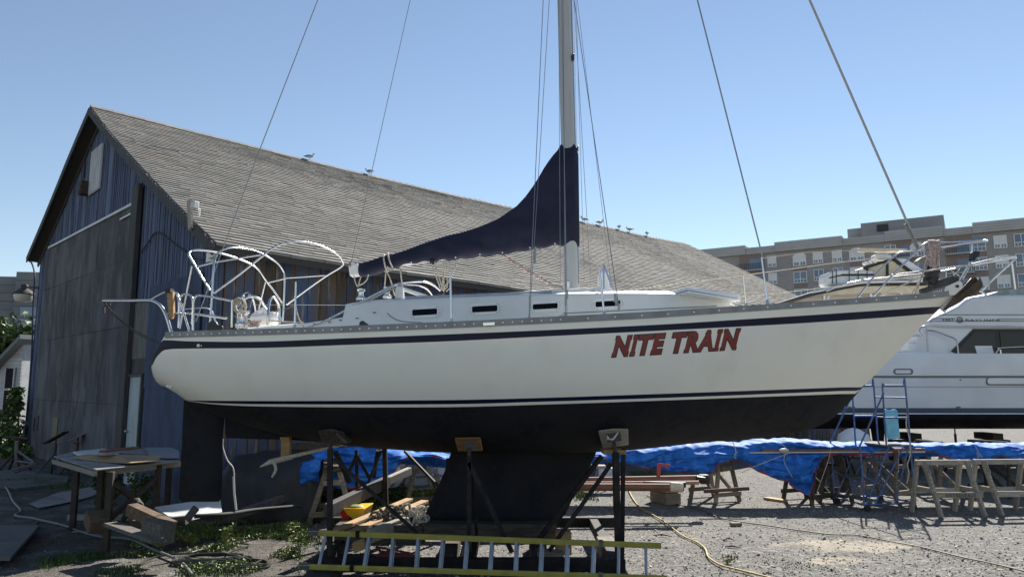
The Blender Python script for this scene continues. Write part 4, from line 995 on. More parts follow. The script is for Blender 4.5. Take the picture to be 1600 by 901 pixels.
# loose line on the coaming
tubes('spray_line', [[(462, 478, 9.3), (466, 495, 9.3), (475, 512, 9.3)], [(478, 512, 9.35), (505, 503, 9.4), (535, 488, 9.45), (560, 474, 9.5), (590, 462, 9.6), (618, 450, 9.7)], [(420, 500, 9.5), (450, 503, 9.4), (475, 503, 9.4)]], .009, M['rope'])
# ---- bow : pulpit, anchor gear
tubes('pulpit', [[(1339, 466, 10.0), (1370, 427, 10.05), (1400, 398, 10.1), (1420, 393, 10.1), (1454, 390, 10.12), (1510, 381, 10.2), (1538, 377.5, 10.3), (1543, 376, 10.45)],
                 [(1364, 463, 10.1), (1400, 424, 10.12), (1430, 395, 10.15), (1444, 381, 10.2), (1455.7, 378.2, 10.3), (1480, 378.5, 10.5), (1516, 377, 10.65), (1538, 375.5, 10.6), (1543, 376, 10.45)],
                 [(1518, 379, 10.3), (1518, 399, 10.3), (1513, 413, 10.3), (1499, 438, 10.35)],
                 [(1393, 430, 10.1), (1454, 422, 10.15), (1495, 416.5, 10.25), (1516, 415, 10.3)],
                 [(1350, 437, 10.7), (1400, 432, 10.7), (1463, 425, 10.65), (1505, 417, 10.5), (1516, 415, 10.4)],
                 [(1520, 380, 10.6), (1521, 398, 10.55), (1515, 414, 10.5), (1503, 438, 10.45)]], .013)
mb = MB(); mb.lathe(P(1456, 428, YC-.05), [(.03, -.16), (.09, -.14), (.10, -.03), (.10, .03), (.09, .10), (.03, .12)], 16, (.35, 0, 1)); fd = mb.build('furler_drum', M['black'], boat, 60)
mb = MB()
for k in range(14): mb.tube(smooth([P(1444 + rr(-1, 1), 431 + rr(-4, 4), YC-.15), P(1456, 426 + rr(-5, 6), YC-.17), P(1469 + rr(-1, 1), 422 + rr(-4, 4), YC-.14)], 4), .006, 5)
mb.build('drum_line', M['greypost'], fd, 60)
mb = MB(); mb.prism([P(x, y, 10.3) for x, y in ((1434, 407), (1440, 402), (1450, 398.5), (1452, 403), (1447, 411), (1438, 412))], (0, .1, 0)); mb.tube([P(1414, 350, YC-.05), P(1424, 368, YC-.05), P(1437, 394, YC-.05)], .024, 8); mb.build('furler_fitting', M['hose'], boat, 60)
mb = MB(); mb.prism([P(x, y, 10.3) for x, y in ((1478, 457), (1480, 447), (1500, 438), (1505, 443), (1504, 450), (1492, 461), (1480, 461))], (0, .05, 0)); mb.prism([P(x, y, 10.55) for x, y in ((1478, 457), (1480, 447), (1500, 438), (1505, 443), (1504, 450), (1492, 461), (1480, 461))], (0, .05, 0)); rl_ = mb.build('bow_roller', M['white'], boat, bevel=.006, split=True)
mb = MB(); mb.cyl(P(1496, 447, 10.28), P(1496, 447, 10.62), .022, n=14); mb.build('roller', M['black'], rl_, 50)
mb = MB(); q0 = P(1497, 455, YC); q1 = P(1472, 485, YC); mb.beam(q0, q1, .09, .02, up=(1, 0, .6)); mb.build('stem_plate', M['gel2'], boat)
mb = MB(); mb.prism([P(x, y, 10.15) for x, y in ((1523, 392), (1533, 392), (1531, 401), (1527, 402), (1524, 407), (1521, 405), (1522, 396))], (0, .12, 0)); mb.build('bow_light', M['black'], boat, bevel=.01)
# cross wires at pulpit base
wires('anchor_line', [[(1424, 460, 10.2), (1438, 436, 10.2), (1444, 430, 10.25)], [(1418, 447, 10.2), (1436, 459, 10.25)], [(1350, 475, 10.2), (1395, 452, 10.2), (1436, 434, 10.25)]], .011, M['rope'])
tubes('pulpit_brace', [[(1478, 424, 10.5), (1479, 438, 10.5)], [(1485, 422, 10.4), (1500, 432, 10.4)], [(1500, 420, 10.6), (1484, 436, 10.6)]], .009)

# anchor hung on the roller (lifts away: its own thing)
an = thing('anchor', 'brown spade shaped anchor hung on the bow roller of the sailing yacht', 'anchor', P(1500, 470, YC))
mb = MB(); rows = []
pts = [((1471, 486), 0.0), ((1480, 478), .03), ((1492, 468), .07), ((1504, 458), .11), ((1514, 449), .145), ((1521, 441), .15), ((1526, 434), .10)]
ctr = [P(1474, 484, YC), P(1484, 473, YC), P(1495, 462, YC), P(1506, 452, YC), P(1514, 445, YC), P(1520, 439, YC), P(1524, 434, YC)]
wd = [.01, .05, .09, .125, .15, .145, .09]
axis = (ctr[-1] - ctr[0]).normalized(); nrm_ = Vector((axis.z, 0, -axis.x))
for c_, w_ in zip(ctr, wd):
    rows.append([c_ + Vector((0, math.sin(a)*w_*1.3, 0)) + nrm_*(math.cos(a)*w_*.95 - w_*.1) for a in [math.pi*k/10 + math.pi/2 + math.pi*0 for k in range(11)]])
rows = [[c_ + Vector((0, w_*1.1*math.cos(a), 0)) + nrm_*(w_*1.0*math.sin(a) + .0) for a in [math.pi*k/10 for k in range(11)]] for c_, w_ in zip(ctr, wd)]
mb.grid(rows); mb.grid([[p - nrm_*.012 for p in r_] for r_ in rows], flip=True)
mb.prism([P(x, y, 10.38) for x, y in ((1474, 485), (1497, 457), (1510, 443), (1518, 434), (1525, 433), (1529, 440), (1528, 449), (1519, 459), (1500, 472), (1484, 481))], (0, .02, 0))
mb.build('fluke', M['rust'] and mat('anchor_brown', (.10, .075, .055), .6, .3, c2=(.07, .05, .04), ns=8, bump=.3), an, 40)
mb = MB(); mb.beam(P(1437, 457, YC-.05), P(1498, 437, YC-.05), .06, .09); mb.beam(P(1452, 449, YC-.05), P(1492, 436, YC-.05), .08, .12); mb.build('shank', M['greypost'], an, bevel=.02)
# hanks of rope on the pulpit
rc = thing('rope_hank', 'pinkish rope hank tied over the bow pulpit of the sailing yacht', 'rope', P(1461, 418, 10.1))
mb = MB()
for k in range(11):
    x = 1451 + k*1.6 + rr(-.8, .8); mb.tube(smooth([P(x, 379, 10.22), P(x+rr(-1, 1), 376, 10.12), P(x+rr(-1.5, 1.5), 381, 10.05), P(x + (1461-x)*.35 + rr(-2, 2), 398, 10.08), P(x+(1461-x)*.4 + rr(-2, 2), 417 + rr(-3, 2), 10.1), P(1461+rr(-5, 5), 398, 10.14)], 4), rr(.010, .019), 6)
mb.tube(smooth([P(1452, 384, 10.1), P(1444, 420, 10.1), P(1430, 458, 10.15), P(1425, 460, 10.15)], 5), .010, 6); mb.tube(smooth([P(1457, 386, 10.1), P(1449, 408, 10.1), P(1446, 420, 10.1)], 5), .012, 6); mb.tube(smooth([P(1466, 386, 10.1), P(1473, 390, 10.1)], 3), .014, 6)
mb.build('rope', M['ropep'], rc, 60)
rc2 = MB()
for k in range(10):
    c = P(374 + rr(-3, 4), 477, 9.5); rc2.tube(smooth([c + Vector((math.cos(a)*(.05+rr(0, .02)), rr(-.04, .04), math.sin(a)*(.085+rr(-.015, .015)))) for a in [2*math.pi*j/9 for j in range(9)]], 3, True), .009, 6, closed=True)
rc2.tube(smooth([P(376, 484, 9.5), P(382, 496, 9.5), P(390, 508, 9.5)], 3), .01, 5)
solo(rc2, 'rope_coil', M['rope'], 'beige rope coil hung on the stern rail beside the steering wheel', 'rope', smooth_=60)
by = MB(); c = P(413, 495, 10.6); by.ell(c + Vector((-.02, 0, -.02)), (.36, .3, .24)); by.tube([P(405, 487, 10.5), P(413, 482, 10.5), P(418, 489, 10.5)], .04, 8); by.ell(P(428, 497, 10.6), (.2, .28, .2))
solo(by, 'cockpit_cushion', M['cream'] and M['white'], 'rounded white bundle lying in the cockpit behind the steel guard hoops', 'bundle', smooth_=60)
rb = MB()
for k in range(12): c = P(398 + rr(-7, 8), 506 + rr(-3, 2), 9.75); rb.tube(smooth([c + Vector((rr(-.08, .08), rr(-.05, .05), rr(-.03, .03))) for j in range(5)], 3), .008, 5)
solo(rb, 'rope_tangle', M['ropep'], 'pink tangle of line heaped beside the cockpit winch', 'rope', smooth_=60)
mb = MB()
for k in range(2): mb.tube(smooth([P(163, 471, 9.85), P(180, 492+2*k, 9.83), P(215, 518+3*k, 9.8), P(248, 534+2*k, 9.75)], 5), .008, 5)
mb.tube(smooth([P(163, 472, 9.85), P(165, 478, 9.85), P(172, 476, 9.85), P(168, 471, 9.85)], 3), .012, 5); mb.cyl(P(162, 478, 9.85), P(162, 489, 9.85), .018, n=8)
mb.build('davit_line', M['greypost'], boat, 60)
# ------------------------------------------------------------- steel cradle and keel blocks under the sailboat
YN, YF = 9.25, 11.75
def gzero(p): return Vector((p.x, p.y, 0))
cr = thing('boat_cradle', 'black steel cradle of beams, posts and padded arms under the sailing yacht', 'cradle', (.6, 10.5, 0))
def PZ(px, py, Y): return P(px, py, Y)
xl, xr = P(492, 870, YN).x, P(976, 870, YN).x; zb = .20
for Y, x0, x1 in ((YN, xl, xr), (YF, P(520, 810, YF).x, P(966, 812, YF).x)):
    mb = MB(); mb.beam((x0, Y, zb if Y == YN else .26), (x1, Y, zb if Y == YN else .26), .14, .15); mb.build('base_beam', M['blksteel'], cr, bevel=.008)
for x in (P(500, 870, YN).x, P(733, 870, YN).x, P(962, 870, YN).x):
    mb = MB(); mb.beam((x, YN+.072, zb), (x + (.0), YF-.072, .25), .13, .14); mb.build('cross_beam', M['blksteel'], cr, bevel=.008)
posts = [((515, 868, YN), (516, 700, YN), .062), ((733, 862, YN), (733, 712, YN), .055), ((966, 868, YN), (962, 706, YN), .075), ((972, 870, YN+.16), (974, 700, YN+.16), .05), ((603, 795, YF), (601, 700, YF), .07), ((962, 800, YF), (960, 706, YF), .07), ((700, 800, YF), (700, 715, YF), .06)]
for a, b_, w_ in posts: mb = MB(); mb.beam(P(*a), P(*b_), w_, w_); mb.build('post', M['blksteel'], cr, bevel=.004)
for a, b_, w_ in (((522, 716, YN), (652, 832, YN+.3), .045), ((733, 722, YN), (800, 862, YN-.0), .055), ((735, 724, YN), (746, 845, YN+.6), .035), ((940, 712, YN+.5), (830, 858, YN+.1), .05), ((955, 724, YN+.1), (858, 860, YN+.05), .045), ((632, 704, YF), (684, 758, YF-.3), .035), ((590, 703, YF), (584, 745, YF+.3), .05), ((558, 760, YF), (557, 702, YF), .045), ((556, 712, YF), (540, 748, YF+.2), .035), ((558, 712, YF), (578, 748, YF+.2), .035), ((524, 706, YN+.4), (546, 752, YN+.9), .05), ((596, 703, YF), (575, 755, YF), .04)):
    mb = MB(); mb.beam(P(*a), P(*b_), w_, w_); mb.build('brace', M['blksteel'], cr)
for a, b_ in (((733, 712, YN), (733, 700, YN)), ((961, 706, YN), (959, 690, YN)), ((516, 700, YN), (517, 690, YN))):
    mb = MB(); mb.cyl(P(*a), P(*b_), .024, n=10); mb.build('screw_jack', M['rustd'], cr, 60)
# pads
def pad(name, quad, m, th, hole=None, mh_=None, lift=.0):
    pts = []
    for x, y in quad:
        Y = YN
        for _ in range(8): q = P(x, y, Y); Y = YC - half(q.x, max(q.z, zbot(q.x)+.03)) - lift
        pts.append(P(x, y, max(Y, YN-.1)))
    mb = MB(); mb.prism(pts, (0, -th, 0)); o_ = mb.build(name, m, cr, bevel=.012)
    if hole:
        mb = MB(); mb.prism([P(x, y, min(p.y for p in pts) - th + .002) for x, y in hole], (0, -.004, 0)); mb.build('pad_socket', mh_ or M['black'], o_)
    return o_
pad('hull_pad', [(711, 683), (751, 682.5), (755, 703), (716, 703.5)], M['woodn'], .09, [(724, 690), (743, 690), (745, 702), (726, 702)])
pad('hull_pad', [(934, 672), (956, 669), (980, 669), (980.5, 694), (941, 699)], M['carpet'], .10, [(946, 678), (969, 674), (971, 688), (949, 691)])
mb = MB()
for k in range(3): mb.tube(smooth([P(948, 680+k*3, 9.0), P(957, 687-k, 8.98), P(966, 675, 9.0)], 4), .006, 5)
mb.build('pad_string', M['rope'], cr)
pad('hull_pad', [(500, 672), (520, 669), (538, 674), (548, 688), (530, 695), (506, 690)], M['grime'], .12)
mb = MB(); mb.beam(P(941, 704.5, YN+.25), P(976, 704.5, YN+.25), .3, .05); mb.build('wood_shim', M['woodn'], cr)
mb = MB(); mb.beam(P(530, 676, 9.4), P(545, 690, 9.4), .3, .03, up=(1, 0, 1)); mb.build('pad_board', M['woodd'], cr)

# timber under the keel and under the cradle
def block(name, a, b_, w_, h, m, label, cat='timber', group=None, up=(0, 0, 1), bevel=.008):
    mb = MB(); mb.beam(a, b_, w_, h, up); return solo(mb, name, m, label, cat, group, bevel=bevel)
zk = P(760, 814, 10.3).z
block('keel_timber', Vector((P(662, 824, 10.1).x, 10.35, zk-.10)), Vector((P(870, 826, 10.1).x, 10.35, zk-.10)), .45, .19, M['woodd'], 'long dark timber lying directly under the keel of the sailing yacht')
for px, lb in ((700, 'dark cross timber under the left end of the keel'), (842, 'dark cross timber under the right end of the keel')):
    x = P(px, 840, 10.1).x; block('cross_timber', Vector((x, 9.7, .11)), Vector((x, 11.0, .11)), .22, .2, M['woodd'], lb)
block('timber_block', P(868, 846, 9.9) , P(892, 846, 9.9), .25, .28, M['woodn'], 'pale wood block standing at the right end of the keel timber')
block('timber_block', P(840, 866, 9.45) + Vector((0, 0, 0)), P(880, 868, 9.45), .2, .12, M['wood'], 'flat brown offcut between the keel and the yellow ladder')
for y0, dz, lb in ((9.05, 0, 'square timber under the right end of the near cradle beam'), ):
    x = P(962, 880, YN).x; block('cradle_timber', Vector((x, 9.0, .06)), Vector((x, 9.9, .06)), .28, .12, M['wood'], lb)
block('cradle_timber', Vector((P(950, 838, 10).x, 9.9, .21)), Vector((P(950, 838, 10).x, 10.4, .21)), .22, .2, M['wood'], 'stacked wooden block behind the right post of the cradle')
block('cradle_timber', Vector((P(950, 838, 10).x+.02, 9.92, .05)), Vector((P(950, 838, 10).x, 10.5, .05)), .25, .1, M['woodd'], 'lower dark block behind the right post of the cradle')
block('cradle_timber', Vector((P(505, 870, 9.3).x, 8.95, .06)), Vector((P(505, 870, 9.3).x, 10.2, .06)), .35, .13, M['woodd'], 'dark sleeper under the left end of the near cradle beam')
block('pale_plank', P(576, 838, 9.9), P(688, 795, 11.2), .09, .17, M['woodg'], 'grey plank slanting up from the cradle beam beside the rope pile', 'plank')
block('orange_plank', P(520, 830, 9.8), P(640, 780, 11.9), .13, .05, M['orange'], 'left one of two pale planks under the yellow and red bucket', 'plank', up=(0, 0, 1))
block('orange_plank', P(545, 833, 9.8), P(664, 783, 11.9), .13, .05, M['orange'], 'right one of two pale planks under the yellow and red bucket', 'plank')
block('timber_block', P(553, 855, 9.55), P(570, 848, 9.55), .12, .12, M['woodn'], 'small bright wood block behind the third ladder rung', 'timber')
# upright trestle with thick plank left of the cradle
block('shore_plank', P(512, 797, 10.4), P(605, 752, 12.0), .12, .17, M['greypost'], 'thick dark plank sloping up behind the left cradle post', 'plank')
block('shore_plank', P(600, 753, 11.95), P(640, 735, 12.6), .10, .12, M['woodg'], 'pale grey plank end showing above the thick dark sloping plank', 'plank')
# wood prop and pole under the stern
mb = MB(); mb.beam(P(447.5, 683, 10.3), P(447, 716, 10.3), .12, .1); mb.beam(P(440, 684, 10.3), P(454, 684, 10.3), .15, .04); solo(mb, 'wooden_prop', M['woodn'], 'short yellow wooden prop under the stern of the sailing yacht', 'prop', bevel=.005)
mb = MB(); a, m_, b_ = P(406, 729, 9.9), P(424, 720, 9.95), P(545, 692, 10.4); mb.tube([m_, b_], [.030, .016], 8); mb.tube([a, m_], [.006, .034], 8)
mb.tube([P(424, 721, 9.95), P(456, 713, 10.1)], .036, 8)
for k in range(3): mb.tube(smooth([P(427+k, 722, 9.93), P(430+k, 733, 9.93), P(425, 745, 9.93)], 4), .012, 5)
solo(mb, 'boat_hook', M['rope'], 'pointed pole hanging under the stern beside the wooden prop', 'pole', smooth_=60)
# heap of rope on the far beam
def pile(name, cx, cy, cz, rx, ry, rz_, n, rad, m, label, cat='rope'):
    mb = MB()
    for k in range(n):
        a0 = rr(0, 6.28); r0 = rr(.15, .85); c = Vector((cx + math.cos(a0)*r0*rx, cy + math.sin(a0)*r0*ry, cz + rz_*(1-r0)*rr(.3, 1))); rl_ = rr(.07, .16)
        tl = Vector((rr(-1, 1), rr(-1, 1), rr(-.2, 1))).normalized(); u = tl.orthogonal().normalized(); v = tl.cross(u)
        mb.tube(smooth([c + u*math.cos(a)*rl_ + v*math.sin(a)*rl_*.6 + Vector((0, 0, rr(0, .03))) for a in [2*math.pi*j/7 for j in range(7)]], 2, True), rad, 6, closed=True)
    return solo(mb, name, m, label, cat, smooth_=60)
q = P(618, 818, 10.7); pile('rope_pile', q.x, q.y, .42, .50, .35, .22, 46, .020, mat('dirty_rope', (.20, .175, .135), 1, c2=(.10, .09, .07), ns=30, bump=.6), 'heap of dirty thick rope on the cradle left of the keel')
q = P(655, 812, 10.5); pile('rope_pile', q.x, q.y, .44, .22, .3, .26, 26, .016, M['rope'], 'pale rope coil piled against the lower left corner of the keel')
mb = MB(); mb.box(P(600, 826, 10.65), (1.2, .8, .25)); solo(mb, 'pallet', M['woodd'], 'dark timber crate under the heaps of rope', 'crate', bevel=.01)
# bucket
bk = thing('bucket', 'yellow and red plastic bin lying on the pale planks under the yacht', 'bin', P(548, 812, 10.9))
mb = MB(); o1 = [P(531, 794, 10.7), P(568, 795, 10.7), P(560, 818, 10.75), P(537, 815, 10.75)]; dpt = Vector((.06, .45, .02))
mb.prism([P(537, 796, 10.7), P(568, 795, 10.7), P(562, 812, 10.72), P(553, 812, 10.72), P(542, 803, 10.7)], dpt); mb.beam(P(530, 795, 10.68), P(569, 795, 10.68), .03, .025); mb.build('bin_side', M['yelp'], bk, bevel=.006)
mb = MB(); mb.prism([P(531, 796, 10.69), P(538, 798, 10.69), P(546, 806, 10.71), P(545, 812, 10.72), P(535, 817, 10.74)], dpt*.98); mb.build('bin_end', M['redp'], bk, bevel=.006)
mb = MB(); mb.ell(P(556, 792, 10.9), (.25, .2, .08)); mb.build('bin_liner', M['leafb'], bk, 180)
# yellow extension ladder on its edge
la = thing('extension_ladder', 'yellow fibreglass extension ladder lying on its edge against the cradle', 'ladder', (P(750, 880, 8.85).x, 8.85, 0))
def railp(px, low, lift=0):
    if low: Y = 8.80 - .07*(px-480)/560; py = 884.5 + (px-478)/(1040-478)*18.0
    else: Y = 9.04 - .13*(px-480)/560; py = 831.5 + (px-487)/(1033-487)*20.5
    return P(px, py, Y - lift)
secs = [((485, 970, 0.0, 830), (466, 968)), ((560, 1033, .055, 0), (548, 1042))]
for si, (tx, bx, lift) in enumerate((((487, 968), (466, 966), .0), ((559, 1033), (549, 1042), .05))):
    for low, (x0, x1) in ((0, tx), (1, bx)):
        mb = MB(); a, b_ = railp(x0, low, lift), railp(x1, low, lift); mb.beam(a, b_, .035, .060 if low == 0 else .055, up=(0, -.3, 1)); mb.beam(a + Vector((0, .026, -.026)), b_ + Vector((0, .026, -.026)), .03, .008, up=(0, 0, 1)); mb.build('rail', M['yel'], la, bevel=.004)
rt_ = [506.5, 543, 576.5, 614, 653, 691.5, 729, 768, 806.6, 846, 886, 927, 966.6, 1009]
rb_ = [496, 534, 568.5, 609.5, 649.5, 687, 725.5, 764.5, 804.5, 843.5, 884, 925, 966, 1010]
for i, (xt, xb) in enumerate(zip(rt_, rb_)):
    for s_ in ((0,) if i < 2 else (0, 1) if i < 12 else (1,)):
        mb = MB(); o_ = 0 if s_ else 2.5
        mb.beam(railp(xt+o_, 0, .05*s_) - Vector((0, 0, .02)), railp(xb+o_, 1, .05*s_) + Vector((0, 0, .02)), .034, .03, up=(0, 1, 0)); mb.build('rung', M['alu'], la, bevel=.006)
for px, low, l_ in ((478, 1, 0), (492, 0, 0)):
    mb = MB(); a = railp(px-10, low, l_+.002); b_ = railp(px+6, low, l_+.002); mb.beam(a, b_, .05, .066, up=(0, -.3, 1)); mb.build('ladder_foot', M['alu'], la, bevel=.004)
for px, low in ((559, 0), (550, 1), (939, 0), (938, 1)):
    mb = MB(); a = railp(px-3, low, .055); b_ = railp(px+3, low, .055); mb.beam(a, b_, .045, .075, up=(0, -.3, 1)); mb.build('bracket', M['alu'] if px > 900 else M['black'], la)
mb = MB(); 
for k in range(3): mb.tube(smooth([railp(573, 0, .06) - Vector((0, 0, .15+.01*k)), railp(579, 0, .10) - Vector((0, 0, .16)), railp(578, 0, .03) - Vector((0, 0, .17))], 4, True), .006, 5, closed=True)
mb.tube(smooth([railp(576, 0, .07) - Vector((0, 0, .15)), railp(577, 0, .07) - Vector((0, 0, .25)), railp(573, 0, .07) - Vector((0, 0, .33))], 4), .006, 5)
mb.build('tie_strap', M['black'], la)

# ------------------------------------------------------------- wooden horses and trestles
def leg(mb, a, b_, w_=.09, h=.04, up=(0, 1, 0)): mb.beam(a, b_, w_, h, up)
def sawhorse(c, rz, label, h=.98, wd=1.0, txt=False):
    t = thing('sawhorse', label, 'sawhorse', c, rz, 'grey wooden sawhorses on the gravel'); T = ROOTM[t.name]
    mb = MB(T=T); mb.beam((-wd*.55, 0, h-.045), (wd*.52, 0, h-.045), .095, .09); mb.build('top_beam', M['woodg'], t, bevel=.006)
    for x, s in ((-.42, -1), (.40, -1), (-.48, 1), (.36, 1)):
        mb = MB(T=T); mb.beam((x*wd + .0, s*.055, h-.01), (x*wd + (.10 if s < 0 else -.02), s*.30, 0), .10, .05, up=(1, 0, 0)); lg = mb.build('leg', M['woodg'], t, bevel=.006)
        if s < 0:
            mb = MB(T=T); mb.beam((x*wd, s*.080, h-.01), (x*wd + .025, s*.150, h-.24), .104, .008, up=(1, 0, 0)); mb.build('steel_plate', M['alu'], lg)
    mb = MB(T=T); mb.beam((-.38*wd+.03, -.245, .38), (.50*wd+.03, -.245, .38), .045, .10); br_ = mb.build('brace_board', M['woodg'], t, bevel=.005)
    mb = MB(T=T); mb.beam((-.52*wd, .22, .40), (.42*wd, .22, .40), .045, .09); mb.build('brace_board', M['woodg'], t, bevel=.005)
    for x in (-.42, .38): mb = MB(T=T); mb.beam((x*wd+.03, -.22, .45), (x*wd, .22, .45), .045, .09); mb.build('cross_board', M['woodg'], t, bevel=.005)
    if txt:
        vs, fs = text_mesh('KNYREHEADS', .085, .002, .1); mb = MB(T=T); mb.add([(v.x - .20, -.2695, v.y + .345) for v in vs], fs); mb.build('painted_letters', M['ink'], br_)
    return t
c1 = G(1481, 803); sawhorse((c1.x, c1.y, 0), R(4), 'left one of two grey sawhorses, with faded dark lettering on its brace', txt=True)
c2 = G(1566, 801); sawhorse((c2.x+.12, c2.y, 0), R(4), 'right one of two grey sawhorses, cut by the right edge of the photo', wd=1.08)
def trestle(c, rz, label, h=1.12, ln=.72, sp=.62, m='wood'):
    t = thing('trestle', label, 'trestle', c, rz, 'wooden A-frame trestles carrying the tarped masts'); T = ROOTM[t.name]
    mb = MB(T=T); mb.beam((-.11, -.5*ln, h), (-.11, .5*ln, h), .09, .14); mb.box((0, 0, h-.03), (.3, ln+.14, .10)); mb.build('cap_beam', M['woodd'], t, bevel=.006)
    for s in (-1, 1):
        for k in (-1, 1):
            mb = MB(T=T); mb.beam((k*.09, s*ln/2*.9, h-.02), (k*sp*.5, s*ln/2*1.1, 0), .085, .05, up=(0, 1, 0)); mb.build('leg', M[m], t, bevel=.005)
        mb = MB(T=T); mb.beam((-sp*.5, s*(ln/2*1.1+.05), .17), (sp*.5, s*(ln/2*1.1+.05), .17), .04, .085); mb.build('foot_rail', M[m], t, bevel=.005)
        mb = MB(T=T); mb.beam((-sp*.22, s*(ln/2+.03), .68), (sp*.22, s*(ln/2+.03), .68), .04, .085); mb.build('foot_rail', M[m], t)
    for k in (-1, 1):
        mb = MB(T=T); mb.beam((k*sp*.46, -ln/2, .10), (k*sp*.22, ln/2, .75), .04, .08); mb.build('brace', M[m], t)
    mb = MB(T=T); mb.beam((-.62*sp, -.1, .40), (.85*sp, -.25, .42), .05, .05); 
    return t
for px, py, a, lb, m in ((1122, 783, 25, 'trestle right of the block pile, under the middle of the blue tarp', 'wood'), (1272, 786, 22, 'brown trestle between the hanging tarp corner and the rolling steps', 'woodd'), (1310, 784, -15, 'dark trestle just behind the left side of the blue rolling steps', 'woodd'), (1396, 780, 30, 'trestle standing behind the blue rolling steps', 'wood'), (1475, 776, 12, 'trestle seen through the left sawhorse', 'wood'), (1572, 776, 28, 'trestle seen through the right sawhorse', 'woodd')):
    c = G(px, py); trestle((c.x, c.y + .25, 0), R(a), lb, m=m, h=1.1)
# left ones under the boat
for px, py, a, lb, hh in ((655, 790, 20, 'trestle behind the rope pile, left of the keel', 1.25), (512, 815, 15, 'low dark trestle behind the left cradle post', .95), (478, 800, 75, 'narrow trestle post holding the end of the left blue tarp', 1.2)):
    c = G(px, py); trestle((c.x, c.y+.2, 0), R(a), lb, h=hh, sp=.75)

# ------------------------------------------------------------- blue tarps over masts
def tarp(name, label, top, bot, Yc, depth, hemdir=1, seed=0, N=150):
    t = thing(name, label, 'tarp', (P((top[0][0]+top[-1][0])/2, 700, Yc).x, Yc, 0))
    rows = []; hemrows = []
    for i in range(N+1):
        px = top[0][0] + (top[-1][0]-top[0][0])*i/N
        yt = float(np.interp(px, [p[0] for p in top], [p[1] for p in top])); yb = float(np.interp(px, [p[0] for p in bot], [p[1] for p in bot]))
        pt = P(px, yt, Yc); pb = P(px, yb, Yc - depth); row = []
        zt_, zb_ = pt.z, pb.z; x = pt.x; K = 40
        back = .28
        for k in range(K+1):
            v = k/K
            if v < .22: u = v/.22; y = Yc + depth*(1-u*.9); z = zt_ - back*(1-u)**2 - .03*(1-u)
            elif v < .36: u = (v-.22)/.14; y = Yc + depth*.1 - depth*1.0*u; z = zt_ - .05*u*u
            else: u = (v-.36)/.64; y = Yc - depth*.9 - .12*u*(1-u)*2 - depth*.1*u; z = zt_ - .05 + (zb_ - zt_ + .05)*u
            f = min(1, (v)*3) 
            rid = lambda q: 1 - 2*abs(noise.noise(q))
            n1 = noise.noise(Vector((x*1.3, z*1.8 + seed, y*1.2)))*.12 + max(0, rid(Vector((x*.9 + z*1.6, z*4.2, seed+3))) - .35)*.20 + max(0, rid(Vector((x*2.4 - z*5, z*7, seed+8))) - .45)*.10 + noise.noise(Vector((x*9, z*9, seed)))*.012
            row.append(Vector((x + .04*noise.noise(Vector((x*3, z*3, seed+7))), y - n1*f*.9, z + (.05*noise.noise(Vector((x*2.3, y*2, seed+5))) + .03*noise.noise(Vector((x*7, y*6, seed))))*(1 if .1 < v < .5 else .3))))
        rows.append(row)
        p = row[-1]; hemrows.append([p + Vector((0, -.004, .045)), p + Vector((0, -.012, 0)), p + Vector((0, .02, .003))])
    mb = MB(); mb.grid(rows); o_ = mb.build('sheet', M['blutarp'], t, 180)
    mb = MB(); mb.grid(hemrows); mb.build('hem', M['redhem'], t, 180)
    return t
tR = tarp('tarp', 'long wrinkled blue tarp with red hem draped over masts right of the keel',
  [(905, 704), (940, 702), (1000, 698), (1060, 695), (1120, 690), (1165, 688), (1215, 684), (1260, 686), (1310, 689), (1400, 690), (1440, 692), (1500, 690), (1560, 691), (1660, 690)],
  [(905, 712), (935, 716), (960, 722), (1000, 732), (1040, 736), (1090, 739), (1104, 737), (1112, 725), (1140, 716), (1150, 722), (1175, 738), (1200, 748), (1214, 751), (1228, 764), (1240, 772), (1249, 774), (1251, 757), (1258, 735), (1275, 712), (1300, 708), (1330, 712), (1400, 704), (1440, 706), (1460, 717), (1485, 727), (1515, 723), (1540, 712), (1570, 721), (1605, 712), (1660, 716)], 15.45, .36, seed=2, N=230)
tL = tarp('tarp', 'blue tarp hanging over gear behind the left cradle posts',
  [(486, 702), (520, 700), (560, 699), (620, 701), (660, 704), (700, 708), (740, 706), (800, 703), (870, 704), (900, 706)],
  [(486, 760), (496, 776), (505, 774), (520, 764), (535, 762), (560, 764), (590, 758), (616, 744), (630, 724), (645, 715), (680, 713), (700, 719), (740, 738), (800, 740), (860, 730), (900, 722)], 14.3, .35, seed=9, N=120)
t3 = tarp('tarp', 'small bright blue tarp flap hanging below the left end of the bigger one',
  [(478, 716), (490, 714), (506, 716)], [(478, 770), (488, 782), (500, 779), (506, 750)], 13.6, .18, seed=14, N=20)
# red strap down to the poles, white tie, etc.
mb = MB(); mb.beam(P(1029, 748, 13.9), P(1029.5, 724, 13.95), .07, .01, up=(0, 1, 0)); mb.beam(P(1029, 725, 13.95), P(1047, 727, 14.0), .01, .05, up=(0, 0, 1)); solo(mb, 'strap', M['redhem'], 'red webbing strap hanging from the blue tarp to the mast bundle', 'strap')
